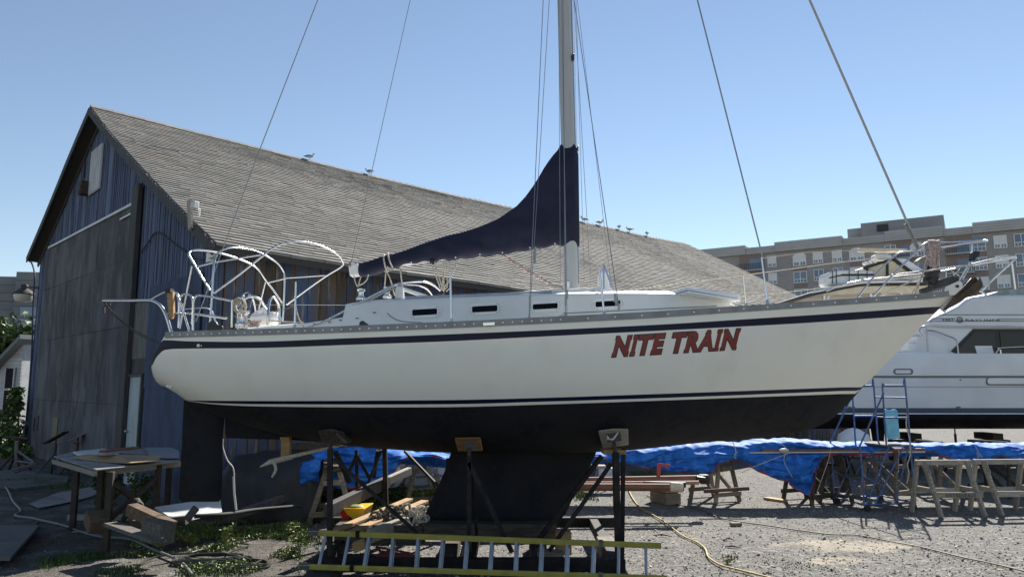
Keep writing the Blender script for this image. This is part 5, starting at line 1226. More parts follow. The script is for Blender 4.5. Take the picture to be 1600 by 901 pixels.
# masts under the tarp
def pole(name, a, b_, rx, m, label, group=None, cat='mast section'):
    mb = MB(); a, b_ = Vector(a), Vector(b_); d = (b_-a).normalized(); rows = []
    y = d.cross(Vector((0, 0, 1))).normalized(); z = y.cross(d)
    for p in (a, b_): rows.append([p + y*(rx*.75*math.cos(t)) + z*(rx*math.sin(t)) for t in [2*math.pi*k/12 for k in range(12)]])
    mb.grid(rows, True); mb.add(rows[0], [tuple(range(12))]); mb.add(rows[1], [tuple(range(12))[::-1]]); return solo(mb, name, m, label, cat, group, smooth_=50)
pole('mast_pole', P(1190, 705, 15.0), P(1445, 703.5, 15.0), .05, M['pole'], 'brown mast under the blue tarp above the hanging corner')
pole('mast_pole', P(1150, 707, 14.97), P(1445, 705.5, 14.97), .022, M['alu'], 'thin silver mast at the lower edge of the blue tarp')
pole('mast_pole', P(900, 700, 15.45), P(1650, 700, 15.5), .09, M['hose'], 'thick grey mast hidden inside the long blue tarp')
pole('mast_pole', P(905, 750.5, 13.9), P(1097, 747, 13.9), .062, M['pole'], 'rear red brown mast of the bundle low behind the right cradle post')
pole('mast_pole', P(895, 755, 13.6), P(1092, 753.5, 13.6), .035, mat('pink_mast', (.34, .19, .15), .6), 'thin pinkish mast in the middle of the low bundle')
pole('mast_pole', P(890, 760.5, 13.3), P(1068, 761, 13.3), .066, M['pole'], 'front red brown mast of the low bundle, its end wrapped white')
pole('boom_pole', P(1005, 755.5, 13.45), P(1071, 757, 13.45), .05, M['navy'], 'short dark blue spar lying between the red brown masts', cat='spar')
pole('boom_pole', P(1047, 759.5, 13.3), P(1067, 761.5, 13.28), .08, M['rope'], 'white cloth wrapping on the end of the front mast', cat='wrapping')
mb = MB(); mb.box(P(1100, 748, 13.9), (.16, .2, .16)); mb.cyl(P(1088, 747, 13.8), P(1106, 749, 13.8), .05); solo(mb, 'spar_fitting', M['black'], 'black fitting on the end of the rear mast by the trestle', 'fitting', bevel=.01)
pole('iron_bar', P(1100, 767, 14.0), P(1170, 762.5, 14.1), .035, M['rust'], 'rusty bar lying across the foot rails of the first trestle', cat='bar')
bb = G(1046, 790)
block('stacked_block', Vector((bb.x-.12, bb.y+.62, .12)), Vector((bb.x+.10, bb.y+.05, .12)), .34, .22, M['wood'], 'lower weathered block of the pair under the ends of the low masts')
block('stacked_block', Vector((bb.x-.12, bb.y+.66, .34)), Vector((bb.x+.09, bb.y+.08, .34)), .32, .2, M['wood'], 'upper weathered block of the pair under the ends of the low masts')
# small wood pieces on the gravel
q = G(1150, 821); block('offcut', Vector((q.x-.09, q.y, .03)), Vector((q.x+.09, q.y+.02, .03)), .12, .05, M['wood'], 'small brown offcut alone on the gravel below the first trestle', 'offcut')
q = G(1213, 782); block('offcut', Vector((q.x-.14, q.y+.2, .03)), Vector((q.x+.1, q.y-.2, .03)), .2, .045, M['orange'], 'pale board on the gravel below the hanging tarp corner', 'offcut')
for px, py, l_, a in ((1035, 838, .28, 10), (1145, 856, .22, -20), (1140, 844, .12, 4)):
    q = G(px, py); mb = MB(); mb.tube([Vector((q.x - l_/2, q.y + .02, .02)), Vector((q.x, q.y, .035)), Vector((q.x + l_/2, q.y - .04, .015))], [.008, .012, .005], 6)
    solo(mb, 'twig', M['woodd'], {1035: 'dark twig on the gravel right of the ladder end', 1145: 'pale stick on the gravel below the yellow hose bend', 1140: 'short dark chip on the gravel below the small offcut'}[px], 'stick')
def hose(name, pts, rad, m, label, cat='hose', z=0):
    mb = MB(); mb.tube(smooth([G(x, y) + Vector((0, 0, rad + .015 + (0 if len(pts[0]) < 3 else 0))) for x, y in [p[:2] for p in pts]], 6), rad, 7); return solo(mb, name, m, label, cat, smooth_=60)
hose('garden_hose', [(978, 742), (982, 765), (990, 782), (1003, 797), (1020, 806), (1038, 817), (1052, 828), (1068, 840), (1090, 850), (1102, 860), (1107, 873), (1125, 885), (1150, 892), (1190, 902), (1240, 915)], .0125, M['hosey'], 'yellow hose winding over the gravel below the low masts')
hose('brown_rope', [(1010, 775), (1040, 786), (1090, 796), (1130, 812), (1200, 823), (1290, 836), (1340, 838), (1402, 850), (1440, 857), (1500, 872), (1560, 885), (1640, 905)], .010, M['hoseb'], 'thin brown cord running across the right gravel to the photo edge', 'cord')
mb = MB(); mb.tube(smooth([P(1158, 738, 14.88), P(1180, 728, 14.88), P(1215, 714, 14.88), P(1238, 706, 14.88)], 4), .006, 5); mb.tube(smooth([P(1215, 690, 14.88), P(1228, 700, 14.88), P(1225, 720, 14.88), P(1238, 745, 14.88)], 5), .006, 5)
mb.tube(smooth([P(1298, 702, 14.88), P(1296, 712, 14.88), P(1292, 725, 14.88), P(1286, 742, 14.88), P(1276, 770, 14.88)], 4), .006, 5); mb.tube(smooth([P(1145, 690, 14.88), P(1150, 705, 14.88), P(1147, 712, 14.88), P(1150, 716, 14.88)], 3), .008, 5)
solo(mb, 'tie_cord', M['rope'], 'thin pale cords tying the long blue tarp to the masts', 'cord', smooth_=60)
mb = MB(); mb.ell(P(1225, 703, 14.88), (.2, .1, .08)); solo(mb, 'float', M['chalk'], 'small cream float tied to the blue tarp above its hanging corner', 'float', smooth_=180)
mb = MB(); mb.tube(smooth([P(1523, 694, 14.88), P(1530, 708, 14.88), P(1535, 713, 14.88), P(1530, 712, 14.88), P(1526, 706, 14.88)], 4), .007, 5); mb.cyl(P(1528, 708, 14.88), P(1528.5, 722, 14.88), .006, n=5); solo(mb, 'tie_cord', M['ropep'], 'pink tie on the blue tarp above the right sawhorse', 'cord', smooth_=60)

# ------------------------------------------------------------- blue rolling steps
sA = G(1351, 799); sB = G(1432, 796.5); su = Vector((sB.x-sA.x, sB.y-sA.y, 0)); SL = su.length; srz = math.atan2(su.y, su.x)
st = thing('rolling_steps', 'blue steel rolling steps with handrails standing in front of the blue tarp', 'steps', (sA.x, sA.y, 0), srz)
T = ROOTM[st.name]; SW = .95; PH = P(1400, 696, sA.y).z; HH = P(1400, 602, sA.y).z
print('steps', SL, PH, HH)
def stb(name, paths, rad=.016, m=M['bluep'], k=4):
    mb = MB(T=T)
    for p in paths: mb.tube(smooth([Vector(q) for q in p], k) if len(p) > 2 else [Vector(q) for q in p], rad, 8)
    return mb.build(name, m, st, 60, split=True)
for y in (0, SW):
    u0 = SL*.50
    stb('handrail', [[(0, y, .1), (0, y, .75), (-.01, y, PH), (.02, y, PH+.06), (u0-.03, y, HH-.22), (u0, y, HH-.15)]], .017)
    stb('handrail', [[(u0, y, PH), (u0, y, HH-.05), (u0+.03, y, HH)], [(u0+.03, y, HH), (SL-.08, y, HH)], [(SL-.08, y, HH), (SL-.05, y, HH-.03), (SL-.02, y, .1)], [(u0, y, PH+.52), (SL-.05, y, PH+.52)]], .017, k=3)
    stb('side_rail', [[(.02, y, .08), (u0+.05, y, PH-.03)], [(0.2, y, .1), (u0+.36, y, PH-.03)], [(0, y, .13), (SL, y, .13)], [(u0+.1, y, .13), (SL-.1, y, PH-.1)], [(0, y, .66), (u0-.05, y, .42)]], .015)
    mb = MB(T=T)
    for x in (.06, SL-.06): 
        for dx in (0,): mb.cyl((x, y-.02, .065), (x, y+.02, .065), .065, n=14)
    mb.build('wheel', M['rubber'], st, 40)
stb('cross_bar', [[(0, 0, .13), (0, SW, .13)], [(SL, 0, .13), (SL, SW, .13)], [(SL-.03, 0, .7), (SL-.03, SW, .7)], [(SL-.05, 0, PH+.9), (SL-.05, SW, PH+.9)], [(SL*.55, 0, .13), (SL*.55, SW, .13)], [(SL-.05, 0, PH+.5), (SL-.05, SW, PH+.5)]], .015)
mb = MB(T=T); mb.box((SL*.77, SW/2, PH-.01), (SL*.52, SW, .035)); mb.build('platform', M['plank'], st, bevel=.005)
for i, (fx, fz) in enumerate(((.06, .16), (.22, .46), (.33, .74), (.44, 1.0))):
    mb = MB(T=T); mb.box((SL*(fx+.10), SW/2, PH*fz), (.24, SW-.04, .035)); mb.build('tread', M['plank'], st, bevel=.005) if fz < 1 else None
mb = MB(T=T)
hx_ = SL*.50+.1
cy = MB(); 
c0_ = P(1385, 640, sA.y+.45); 
cy.prism([P(x, y, sA.y+.40) for x, y in ((1382, 641), (1384, 638.5), (1393, 640), (1401, 639), (1403, 643), (1404, 660), (1407, 684), (1395, 686), (1388, 686), (1386, 668), (1383, 658))], (.02, .09, 0))
solo(cy, 'foam_block', M['cyan'], 'tall light blue foam block standing on the rolling steps', 'foam block', bevel=.015)
mb = MB(); mb.tube(smooth([P(1417, 648, sA.y+.1), P(1416, 665, sA.y+.1), P(1421, 685, sA.y+.1), P(1422, 710, sA.y+.1), P(1418, 725, sA.y+.1), P(1420, 738, sA.y+.1), P(1417, 755, sA.y+.1)], 5), .010, 6); mb.tube(smooth([P(1404, 700, sA.y+.3), P(1404, 720, sA.y+.3), P(1404, 738, sA.y+.3)], 4), .006, 5)
solo(mb, 'cord', M['rope'], 'beige cord hanging down the right side of the rolling steps', 'cord', smooth_=60)

# ------------------------------------------------------------- white motor cruiser on the right
YQ = 20.0
cz = lambda y: P(1500, y, YQ).z
cru = thing('motor_cruiser', 'large white motor cruiser with tinted cabin windows standing behind the sawhorses', 'motor cruiser', (P(1600, 680, YQ).x, YQ + 1.8, 0))
X0c = P(1296, 640, YQ).x; X1c = X0c + 12.2; YCc = YQ + 1.9
def chb(X, f):
    t = max(0, (X - X0c - 7)/(X1c - X0c - 7)); return 1.9*(1 - t**2.2) + .02
zk_, zwl, zst, zcr, zrub, zdk = cz(674), cz(646), cz(637), cz(604), cz(589.5), cz(552)
mb = MB(); rows = []; RMc = [0, 0, 0, 0, 1, 2, 2, 2]; Xc = [X0c + (X1c-X0c)*i/60 for i in range(61)]
def crow(X):
    t = max(0, (X - X0c - 7)/(X1c - X0c - 7)); up = .5*t*t; bt = chb(X, 0); fl = 1 - .35*t
    zz = [(zdk + up, 1.0), (zrub + up + .02, 1.02), (zcr + up*.8, 1.0), (zst+.3, .985), (zst, .97), (zwl, .955), (zwl-.12 + .3*t*t, .93), ((zwl+zk_)/2 + .5*t*t, .86), (zk_ + .75*t**3, .25)]
    return [(X + .35*t*(z-zwl), bt*f*(fl if z < zcr else 1), z) for z, f in zz]
for s in (-1, 1):
    for i in range(60):
        a, b_ = crow(Xc[i]), crow(Xc[i+1])
        for j in range(8):
            q = [a[j], b_[j], b_[j+1], a[j+1]]; mb.add([Vector((x, YCc+s*y, z)) for x, y, z in q], [(0, 1, 2, 3) if s > 0 else (3, 2, 1, 0)], r=.5, m=RMc[j])
a = crow(Xc[0]); mb.add([Vector((x, YCc-y, z)) for x, y, z in a] + [Vector((x, YCc+y, z)) for x, y, z in a[::-1]], [tuple(range(18))], m=0)
for i in range(60): a, b_ = crow(Xc[i])[0], crow(Xc[i+1])[0]; mb.add([(a[0], YCc-a[1], a[2]), (b_[0], YCc-b_[1], b_[2]), (b_[0], YCc+b_[1], b_[2]), (a[0], YCc+a[1], a[2])], [(0, 1, 2, 3)], m=0)
mb.build('hull', [M['yacht'], M['navy'] and mat('slate_stripe', (.07, .10, .15), .3), M['antif']], cru, 40, weld=True)
def line3(name, pts, rad, m, par): mb = MB(); mb.tube([P(*p) for p in pts], rad, 6); return mb.build(name, m, par, 60)
def cside(z0, dz=.0): return [(X, ) for X in Xc]
mb = MB(); rws = []
for j, (zz, r_) in enumerate(((1, .032), (2, .007))):
    pts = []
    for X in Xc[:50]: q = crow(X)[zz]; pts.append(Vector((q[0], YCc - q[1] - .005, q[2])))
    mb.tube(pts, r_, 6)
mb.build('rub_rail', M['hose'], cru, 60)
mb = MB(); 
for y, w_ in ((646.8, .018),):
    pts = [Vector((crow(X)[5][0], YCc - crow(X)[5][1] - .004, crow(X)[5][2])) for X in Xc[:50]]; mb.tube(pts, w_, 6)
mb.build('white_stripe', M['yacht'], cru, 60)
def crr(l, t, r_, b_, rad, Y, n=6): return [P(x, y, Y) for x, y in rrect(l, t, r_, b_, 0, rad, n)]
for nme, o, ii, mm in (('portlight', (1396, 575.5, 1427, 585), (1399, 577.5, 1424, 583), M['glassd']), ('hull_recess', (1541, 587.5, 1640, 601.5), (1543, 590, 1640, 599.5), M['yacht'])):
    oo = crr(*o, 4.5 if nme == 'portlight' else 6, YQ-.06); in_ = crr(*ii, 2.5 if nme == 'portlight' else 4, YQ-.065)
    mb = MB(); bk_ = [p + Vector((0, .1, 0)) for p in oo]; mb.grid([bk_, oo, in_, [p + Vector((0, .06, 0)) for p in in_]], True); f_ = mb.build(nme, M['hose'] if nme == 'portlight' else M['hose'], cru, 30)
    mb = MB(); mb.add([p + Vector((0, .02 if nme == 'portlight' else .006, 0)) for p in in_], [tuple(range(len(in_)))]); mb.build('pane' if nme == 'portlight' else 'recess_face', mm, f_)
mb = MB()
for x, y in ((1501, 593), (1498, 637), (1329, 636), (1335, 636), (1500, 700-64)): q = P(x, y, YQ-.06); mb.cyl(q + Vector((0, .1, 0)), q, .022, n=8)
mb.build('hull_drain', M['hose'], cru, split=True)
# side coaming, house and flybridge, side profile extruded across the beam
def slab(name, prof, Y0, Y1, m, par=cru, bevel=.03): mb = MB(); mb.prism([P(x, y, Y0) for x, y in prof], (0, Y1 - Y0, 0)); return mb.build(name, m, par, bevel=bevel)
slab('bulwark', [(1345, 553), (1345, 549.5), (1450, 549), (1466, 552), (1488, 562), (1507, 572), (1640, 571), (1640, 590), (1345, 590)], YQ+.02, YQ+3.7, M['yacht'])
house = slab('deckhouse', [(1418, 551), (1420, 536), (1432, 536), (1433, 526), (1441, 525), (1442, 515), (1450, 505), (1640, 509), (1640, 573), (1500, 573)], YQ+.42, YQ+3.3, M['yacht'], bevel=.008)
slab('flybridge', [(1452, 508), (1449, 503), (1462, 495), (1478, 488), (1500, 477), (1512, 467), (1522, 463.5), (1560, 461), (1660, 459), (1660, 513), (1560, 511), (1480, 511)], YQ+.25, YQ+3.5, M['yacht'], bevel=.05)
wnd = [(1486, 548.5), (1521, 513.5), (1700, 514), (1700, 559.5), (1509, 559)]
wf = slab('side_window', wnd, YQ+.40, YQ+.46, M['black'], bevel=0)
slab('pane', [(1494, 548), (1523, 518), (1553, 518), (1560, 556), (1511, 556)], YQ+.385, YQ+.43, mat('tinted_glass', (.020, .024, .034), .06, c2=(.05, .055, .07), ns=1.2, lo=.5, hi=.62, spec=.3), wf, 0)
slab('pane', [(1562, 518), (1700, 518), (1700, 556), (1566, 556)], YQ+.385, YQ+.43, mat('tinted_glass_dark', (.016, .02, .028), .06, spec=.3), wf, 0)
slab('curtain', [(1523, 540), (1550, 540), (1553, 552), (1527, 552)], YQ+.375, YQ+.384, M['yacht'], wf, 0)
mb = MB()
for y, x0 in ((491.5, 1462), (497.5, 1455), (501.5, 1452)): mb.tube([P(x0, y, YQ+.24), P(1492 if y == 497.5 else 1640, y, YQ+.24)], .008, 5)
mb.tube([P(1560, 498.5, YQ+.24), P(1640, 498.5, YQ+.24)], .008, 5)
stp = mb.build('pinstripe', M['ink'], cru)
mb = MB(); c = P(1500, 499.5, YQ+.22); mb.tube([c + Vector((math.cos(a)*.07, 0, math.sin(a)*.075)) for a in [2*math.pi*k/20 for k in range(20)]], .010, 6, closed=True); mb.tube([c + Vector((-.035, -.01, -.03)), c + Vector((-.02, -.01, .03)), c + Vector((.0, -.01, -.01)), c + Vector((.02, -.01, .03)), c + Vector((.035, -.01, -.03))], .007, 5); mb.build('emblem', M['ink'], cru)
for body, xa_, xb_, y_, h_ in (('3987', 1472, 1490, 501.5, 3.6), ('BAYLINER', 1509, 1563, 501.5, 3.6)):
    vs, fs = text_mesh(body, 1, .0, 0); x0 = min(v.x for v in vs); x1 = max(v.x for v in vs)
    mb = MB(); mb.add([P(xa_ + (xb_-xa_)*(v.x-x0)/(x1-x0), y_ - h_*v.y/.72, YQ+.23) for v in vs], fs); mb.build('badge_lettering', M['ink'], cru)
def ctubes(name, paths, rad, m=M['steel'], par=cru): return tubes(name, paths, rad, m, par)
ctubes('side_rail', [[(1545, 569, YQ+.1), (1550, 560, YQ+.1), (1560, 546, YQ+.1), (1566, 543, YQ+.1), (1640, 540, YQ+.1)], [(1594, 569, YQ+.1), (1600, 560, YQ+.1)], [(1566, 568, YQ+.1), (1563, 546, YQ+.1)]], .02)
ctubes('boarding_rail', [[(1440, 524, YQ+.2), (1437, 517, YQ+.2), (1440, 511, YQ+.2), (1446, 510, YQ+.2), (1448, 520, YQ+.2), (1450, 549, YQ+.2)], [(1448, 516, YQ+.2), (1460, 517, YQ+.2), (1480, 524, YQ+.2), (1493, 530, YQ+.2), (1496, 540, YQ+.2), (1498, 562, YQ+.2)]], .022, M['alu'])
ctubes('canopy_frame', [[(1518, 413, YQ+.8), (1557, 404, YQ+.8), (1580, 401, YQ+.9), (1587, 402, YQ+1.0), (1580, 410, YQ+1.1), (1555, 433, YQ+1.5), (1534, 454, YQ+2)], [(1527, 452, YQ+.6), (1541, 460, YQ+.6)], [(1581, 412, YQ+.6), (1587, 458, YQ+.6)], [(1520, 414, YQ+3), (1586, 402, YQ+3)]], .03)
mb = MB(); mb.prism([P(x, y, YQ+.5) for x, y in ((1512, 466), (1545, 460), (1560, 455), (1590, 451), (1640, 449), (1640, 462), (1512, 468))], (0, 2.4, 0)); mb.build('flybridge_cover', mat('faded_cover', (.38, .44, .42), .6, c2=(.25, .30, .30), ns=2.5, bump=1, bs=4), cru)
mb = MB(); mb.box(P(1542, 565, YQ+.08), (.30, .1, .06)); mb.build('cleat', M['hose'], cru, bevel=.01)
mb = MB(); mb.prism([P(x, y, YQ-.05) for x, y in ((1300, 648), (1345, 648), (1345, 668), (1312, 668))], (0, .1, 0))
# dark running gear under the cruiser
for px in (1335, 1372): 
    mb = MB(); q = P(px, 676, YQ+1.9); mb.prism([q + Vector((-.22, 0, .45)), q + Vector((.25, 0, .45)), q + Vector((.15, 0, -.3)), q + Vector((-.15, 0, -.3))], (0, .05, 0)); mb.build('rudder', M['antif'], cru)
def jackstand(px, py, Y, h, label, padm='rustd', group='jack stands under the motor cruiser', sc_=1.0):
    c = P(px, py, Y); t = thing('jack_stand', label, 'jack stand', (c.x, Y, 0), rr(0, 1), group); T = ROOTM[t.name]
    mb = MB(T=T); mb.cyl((0, 0, .35*h), (0, 0, h*.86), .032*sc_, n=10); mb.build('post', M['blksteel'], t, 60)
    mb = MB(T=T); mb.cyl((0, 0, h*.8), (0, 0, h*.97), .018*sc_, n=8); mb.build('screw', M['rustd'], t, 60)
    mb = MB(T=T); mb.box((0, 0, h*.985), (.32*sc_, .26*sc_, .035)); mb.build('pad', M[padm], t, bevel=.004)
    for k in range(3):
        a = 2*math.pi*k/3; mb = MB(T=T); mb.beam((0, 0, h*.62), (math.cos(a)*.38*sc_, math.sin(a)*.38*sc_, 0), .04*sc_, .04*sc_); mb.build('leg', M['blksteel'], t)
    return t
for px, lb in ((1492, 'black jack stand under the cruiser hull above the left sawhorse'), (1316, 'black jack stand under the stern of the cruiser, by the yacht bow'), (1640, 'black jack stand under the bow half of the cruiser, beyond the photo edge')):
    jackstand(px, 672, YQ+.35, zk_+.10, lb)
for px, lb in ((1420, 'wide timber cribbing under the keel of the motor cruiser, behind the blue steps'), (1545, 'wide timber cribbing under the keel of the motor cruiser, behind the right sawhorse')):
    mb = MB(); q = P(px, 690, YCc)
    for k in range(5): mb.box((q.x, YCc, .12 + .2*k), (1.1, .28, .19) if k % 2 else (.3, .9, .19), r=random.random())
    solo(mb, 'timber_crib', M['woodd'], lb, 'timber', bevel=.01)
mb = MB(); mb.lathe(P(1334, 690, 19)+Vector((0, 0, -.3)), [(.35, 0), (.42, .2), (.36, .48), (.15, .62), (.02, .65)], 18); solo(mb, 'white_buoy', M['white'], 'rounded white float showing above the blue tarp beside the rolling steps', 'float', smooth_=60)

# ------------------------------------------------------------- the sports fisher with hardtop behind
YS = 27.0
sf = thing('fishing_yacht', 'cream fishing yacht with hardtop and radar bar seen above the bow', 'motor yacht', (P(1380, 600, YS).x, YS+1.5, 0))
def sslab(name, prof, Y0, Y1, m, par=sf, bevel=.03): return slab(name, prof, Y0, Y1, m, par, bevel)
mb = MB(); xa_, xb_ = P(1225, 600, YS).x, P(1470, 600, YS).x; rows = []
for i in range(31):
    t = i/30; X = xa_ + (xb_-xa_)*t; bt = 1.9*(1-max(0, t-.45)**2*3.1); zt_ = 3.1 + .7*t*t
    rows.append([Vector((X + (.0 if k > 1 else .0), YS + 1.9 + s*bt*f, z)) for s, f, z, k in ((-1, 1, zt_, 0), (-1, .93, 1.7, 1), (-1, .8, 1.1, 2), (0, 0, .75 + .5*t*t, 3), (1, .8, 1.1, 4), (1, .93, 1.7, 5), (1, 1, zt_, 6))])
mb.grid(rows); mb.add(rows[0], [tuple(range(7))]); mb.add(rows[-1], [tuple(range(7))[::-1]]); mb.grid([[r_[0] for r_ in rows], [r_[-1] for r_ in rows]]); mb.build('hull', M['yacht'], sf, 40)
sslab('deckhouse', [(1275, 540), (1290, 492), (1400, 490), (1440, 500), (1455, 540)], YS+.5, YS+3.2, M['yacht'])
sslab('hardtop', [(1263, 458), (1275, 453.5), (1310, 446), (1345, 439.5), (1360, 438), (1450, 437.5), (1450, 441), (1372, 442), (1345, 443), (1300, 452), (1270, 460)], YS, YS+3.4, M['yacht'], bevel=.03)
sslab('hardtop_trim', [(1264, 459), (1300, 452.5), (1345, 443.5), (1450, 441.5), (1450, 445), (1346, 446), (1300, 455), (1272, 461.5)], YS-.01, YS+3.39, M['black'], bevel=0)
sslab('hardtop_liner', [(1274, 461), (1310, 453), (1346, 446.5), (1450, 445.5), (1450, 452), (1440, 458), (1380, 457), (1300, 461)], YS+.03, YS+3.3, M['cream'], bevel=.02)
mb = MB(); 
for a, b_ in (((1288, 456), (1285.5, 489)), ((1296, 456), (1289, 489)), ((1359, 446), (1362, 489)), ((1368, 446), (1363, 489)), ((1405, 452), (1418, 489)), ((1378, 456), (1385, 489))): mb.beam(P(*a, YS+.15), P(*b_, YS+.25), .09, .09)
mb.build('hardtop_post', M['yacht'], sf, bevel=.01, split=True)
sslab('wing_panel', [(1378, 456), (1400, 452), (1418, 470), (1440, 489), (1385, 489)], YS+.5, YS+.56, M['yacht'], bevel=.01)
lr = sslab('raft_canister', [(1295, 443), (1295, 427), (1298, 424.5), (1312, 421.5), (1362, 422), (1368, 426), (1368, 440), (1340, 441), (1320, 445)], YS+.5, YS+1.5, M['white'], bevel=.07)
mb = MB()
for x in (1301, 1307, 1327, 1341, 1355): mb.beam(P(x, 443, YS+.47), P(x, 422, YS+.47), .02, .022, up=(0, 1, 0))
mb.beam(P(1315, 429.5, YS+.46), P(1366, 429, YS+.46), .02, .07); mb.beam(P(1295, 434, YS+.46), P(1315, 430, YS+.46), .02, .04); mb.build('strap', M['black'], lr)
enc = sslab('enclosure', [(1350, 437), (1350, 418), (1362, 413), (1394, 405), (1402, 407), (1425, 428), (1432, 437)], YS+.7, YS+2.6, M['cream'], bevel=.02)
sslab('windscreen', [(1399, 404), (1416, 404), (1448, 425), (1452, 437), (1430, 437), (1420, 424)], YS+.9, YS+2.5, M['yacht'], bevel=.02)
mb = MB()
for a, b_, w_ in (((1349, 419), (1396, 404.5), .10), ((1396, 404.5), (1426, 427), .12), ((1386, 407), (1386.5, 437), .11), ((1355, 418), (1355, 424), .09), ((1426, 427), (1450, 427), .1)): mb.beam(P(*a, YS+.66), P(*b_, YS+.66), .06, w_, up=(0, 0, 1))
mb.build('enclosure_frame', M['black'], enc)
for x, y in ((1353, 411), (1360.5, 409), (1367, 408)): mb = MB(); q = P(x, y, YS+.6); mb.cyl(q, q + Vector((0, .15, 0)), .075, n=12); mb.build('deck_lamp', M['white'], sf, 50)
rd_ = sslab('radar_pedestal', [(1370, 396), (1390, 396), (1396, 404), (1372, 405), (1369, 401)], YS+1.2, YS+1.7, M['white'], bevel=.04)
mb = MB(); mb.beam(P(1341, 390.5, YS+1.4), P(1416, 391.5, YS+1.4), .22, .15); mb.build('radar_bar', M['cream'], sf, bevel=.03)
tubes('outrigger_rail', [[(1290, 455, YS-.05), (1345, 438, YS-.05), (1450, 434, YS-.05)]], .03, M['steel'], sf)
M['woodo'] = mat('old_brown_timber', (.15, .10, .06), .9, c2=(.09, .06, .04), ns=5, st=(1, 5, 5), bump=.5, rnd=.1)
M['woodd2'] = mat('old_grey_timber', (.15, .135, .115), .9, c2=(.09, .08, .07), ns=6, st=(1, 6, 6), bump=.5, bs=30)
# ------------------------------------------------------------- left yard : table, stands, scrap
tb = thing('work_table', 'grey topped work table with dark legs standing by the side door', 'table', (G(190, 800).x, 11.9, 0))
A_, B_, C_, D_ = P(84, 712, 11.2), P(153, 734, 9.95), P(282, 722, 10.6), P(275, 699, 12.9)
# solve a planar top at constant height
zt_ = 1.17
tq = [G(84, 712, zt_), G(150, 733, zt_), G(281, 719, zt_), G(270, 699, zt_), G(130, 702, zt_)]
mb = MB(); mb.prism([p - Vector((0, 0, .025)) for p in tq], (0, 0, .025)); mb.build('table_top', M['plank'] and mat('grey_board', (.24, .24, .235), .8, c2=(.16, .16, .16), ns=2.5, bump=.2), tb, bevel=.006)
mb = MB(); mb.beam(tq[0] - Vector((0, 0, .09)), tq[1] - Vector((0, 0, .06)), .04, .065); mb.beam(tq[1] + Vector((0, .35, -.07)), tq[2] + Vector((0, .35, -.07)), .04, .08); mb.build('apron', M['woodg'], tb)
for px, py in ((116, 715), (168, 732), (243, 722), (155, 715), (262, 704)):
    q = G(px, py, zt_); mb = MB(); mb.beam((q.x, q.y+.1, .0), (q.x, q.y+.1, zt_-.05), .09, .07); mb.build('leg', M['rustd'], tb, bevel=.005)
mb = MB(); q = G(168, 732, zt_); q2 = G(243, 722, zt_); mb.beam((q.x, q.y+.12, .45), (q2.x, q2.y+.12, .95), .05, .07); mb.beam((q.x+.02, q.y+.15, .95), (q2.x, q2.y+.15, .35), .05, .07); mb.beam(G(116, 715, .35) + Vector((0, .1, 0)), G(262, 704, .35), .05, .08); mb.build('brace', M['rustd'], tb, split=True)
# sheets on the table
mb = MB()
pts = [(112, 713, .04), (135, 709, .07), (165, 710, .12), (195, 713, .06), (230, 715, .03), (253, 712, .10), (245, 719, .05), (205, 722.5, .05), (170, 721, .02), (130, 717, .02)]
up = [G(x, y, zt_ + z) for x, y, z in pts]; c = sum(up, Vector())/len(up); c.z = zt_ + .11
mb.add(up + [c] + [p - Vector((0, 0, .012)) for p in up], [(i, (i+1) % 10, 10) for i in range(10)] + [(i, (i+1) % 10, (i+1) % 10 + 11, i+11) for i in range(10)]); solo(mb, 'cardboard_sheet', M['card'], 'brown cardboard sheet curling on the work table', 'cardboard')
mb = MB(); mb.prism([G(x, y, zt_+.03) for x, y in ((114, 707), (160, 702), (192, 706), (182, 710), (120, 711))], (0, 0, .02)); solo(mb, 'white_sheet', M['whiteboard'], 'white panel under the cardboard on the work table', 'panel')
mb = MB(); mb.prism([G(x, y, zt_+.02) for x, y in ((228, 700), (268, 700), (280, 706), (280, 716), (258, 716), (232, 712))], (0, 0, .02)); solo(mb, 'grey_sheet', mat('blue_grey_sheet', (.20, .22, .25), .7), 'blue grey sheet on the right end of the work table', 'panel')
block('brown_board', G(160, 705, zt_+.10), G(212, 699, zt_+.10), .14, .04, M['woodn'] and mat('brown_plank', (.16, .075, .035), .6), 'dark orange board lying across the back of the work table', 'board')
# left edge: low plywood deck, near platform slab
mb = MB(); z_ = .06
mb.prism([G(x, y, z_) for x, y in ((-90, 745), (-60, 736), (30, 733), (108, 744), (104, 754), (26, 762))], (0, 0, -.06)); solo(mb, 'plywood_sheet', M['plank'], 'flat plywood sheet on the ground under the blue stands', 'plywood', bevel=.003)
mb = MB(); z_ = .16
mb.prism([G(x, y, z_) for x, y in ((-160, 822), (62, 819), (16, 870), (-170, 872))], (0, 0, -.045)); pt_ = solo(mb, 'platform_slab', M['plank'], 'large worn board raised on battens at the lower left corner', 'board', bevel=.004)
mb = MB(); mb.beam(G(-150, 868, .06), G(15, 866, .06), .06, .11); mb.beam(G(62, 819, .06)+Vector((-.05, 0, 0)), G(16, 868, .06)+Vector((-.05, 0, 0)), .06, .11); solo(mb, 'batten', M['woodd'], 'dark battens carrying the worn board at the lower left corner', 'batten')
mb = MB(); mb.prism([G(x, y, .02) for x, y in ((46, 787), (90, 770), (150, 760), (170, 768), (120, 782), (60, 794))], (0, 0, .012)); o_ = mb.build('concrete_pad', M['conc'], None); tag(o_, kind='structure')
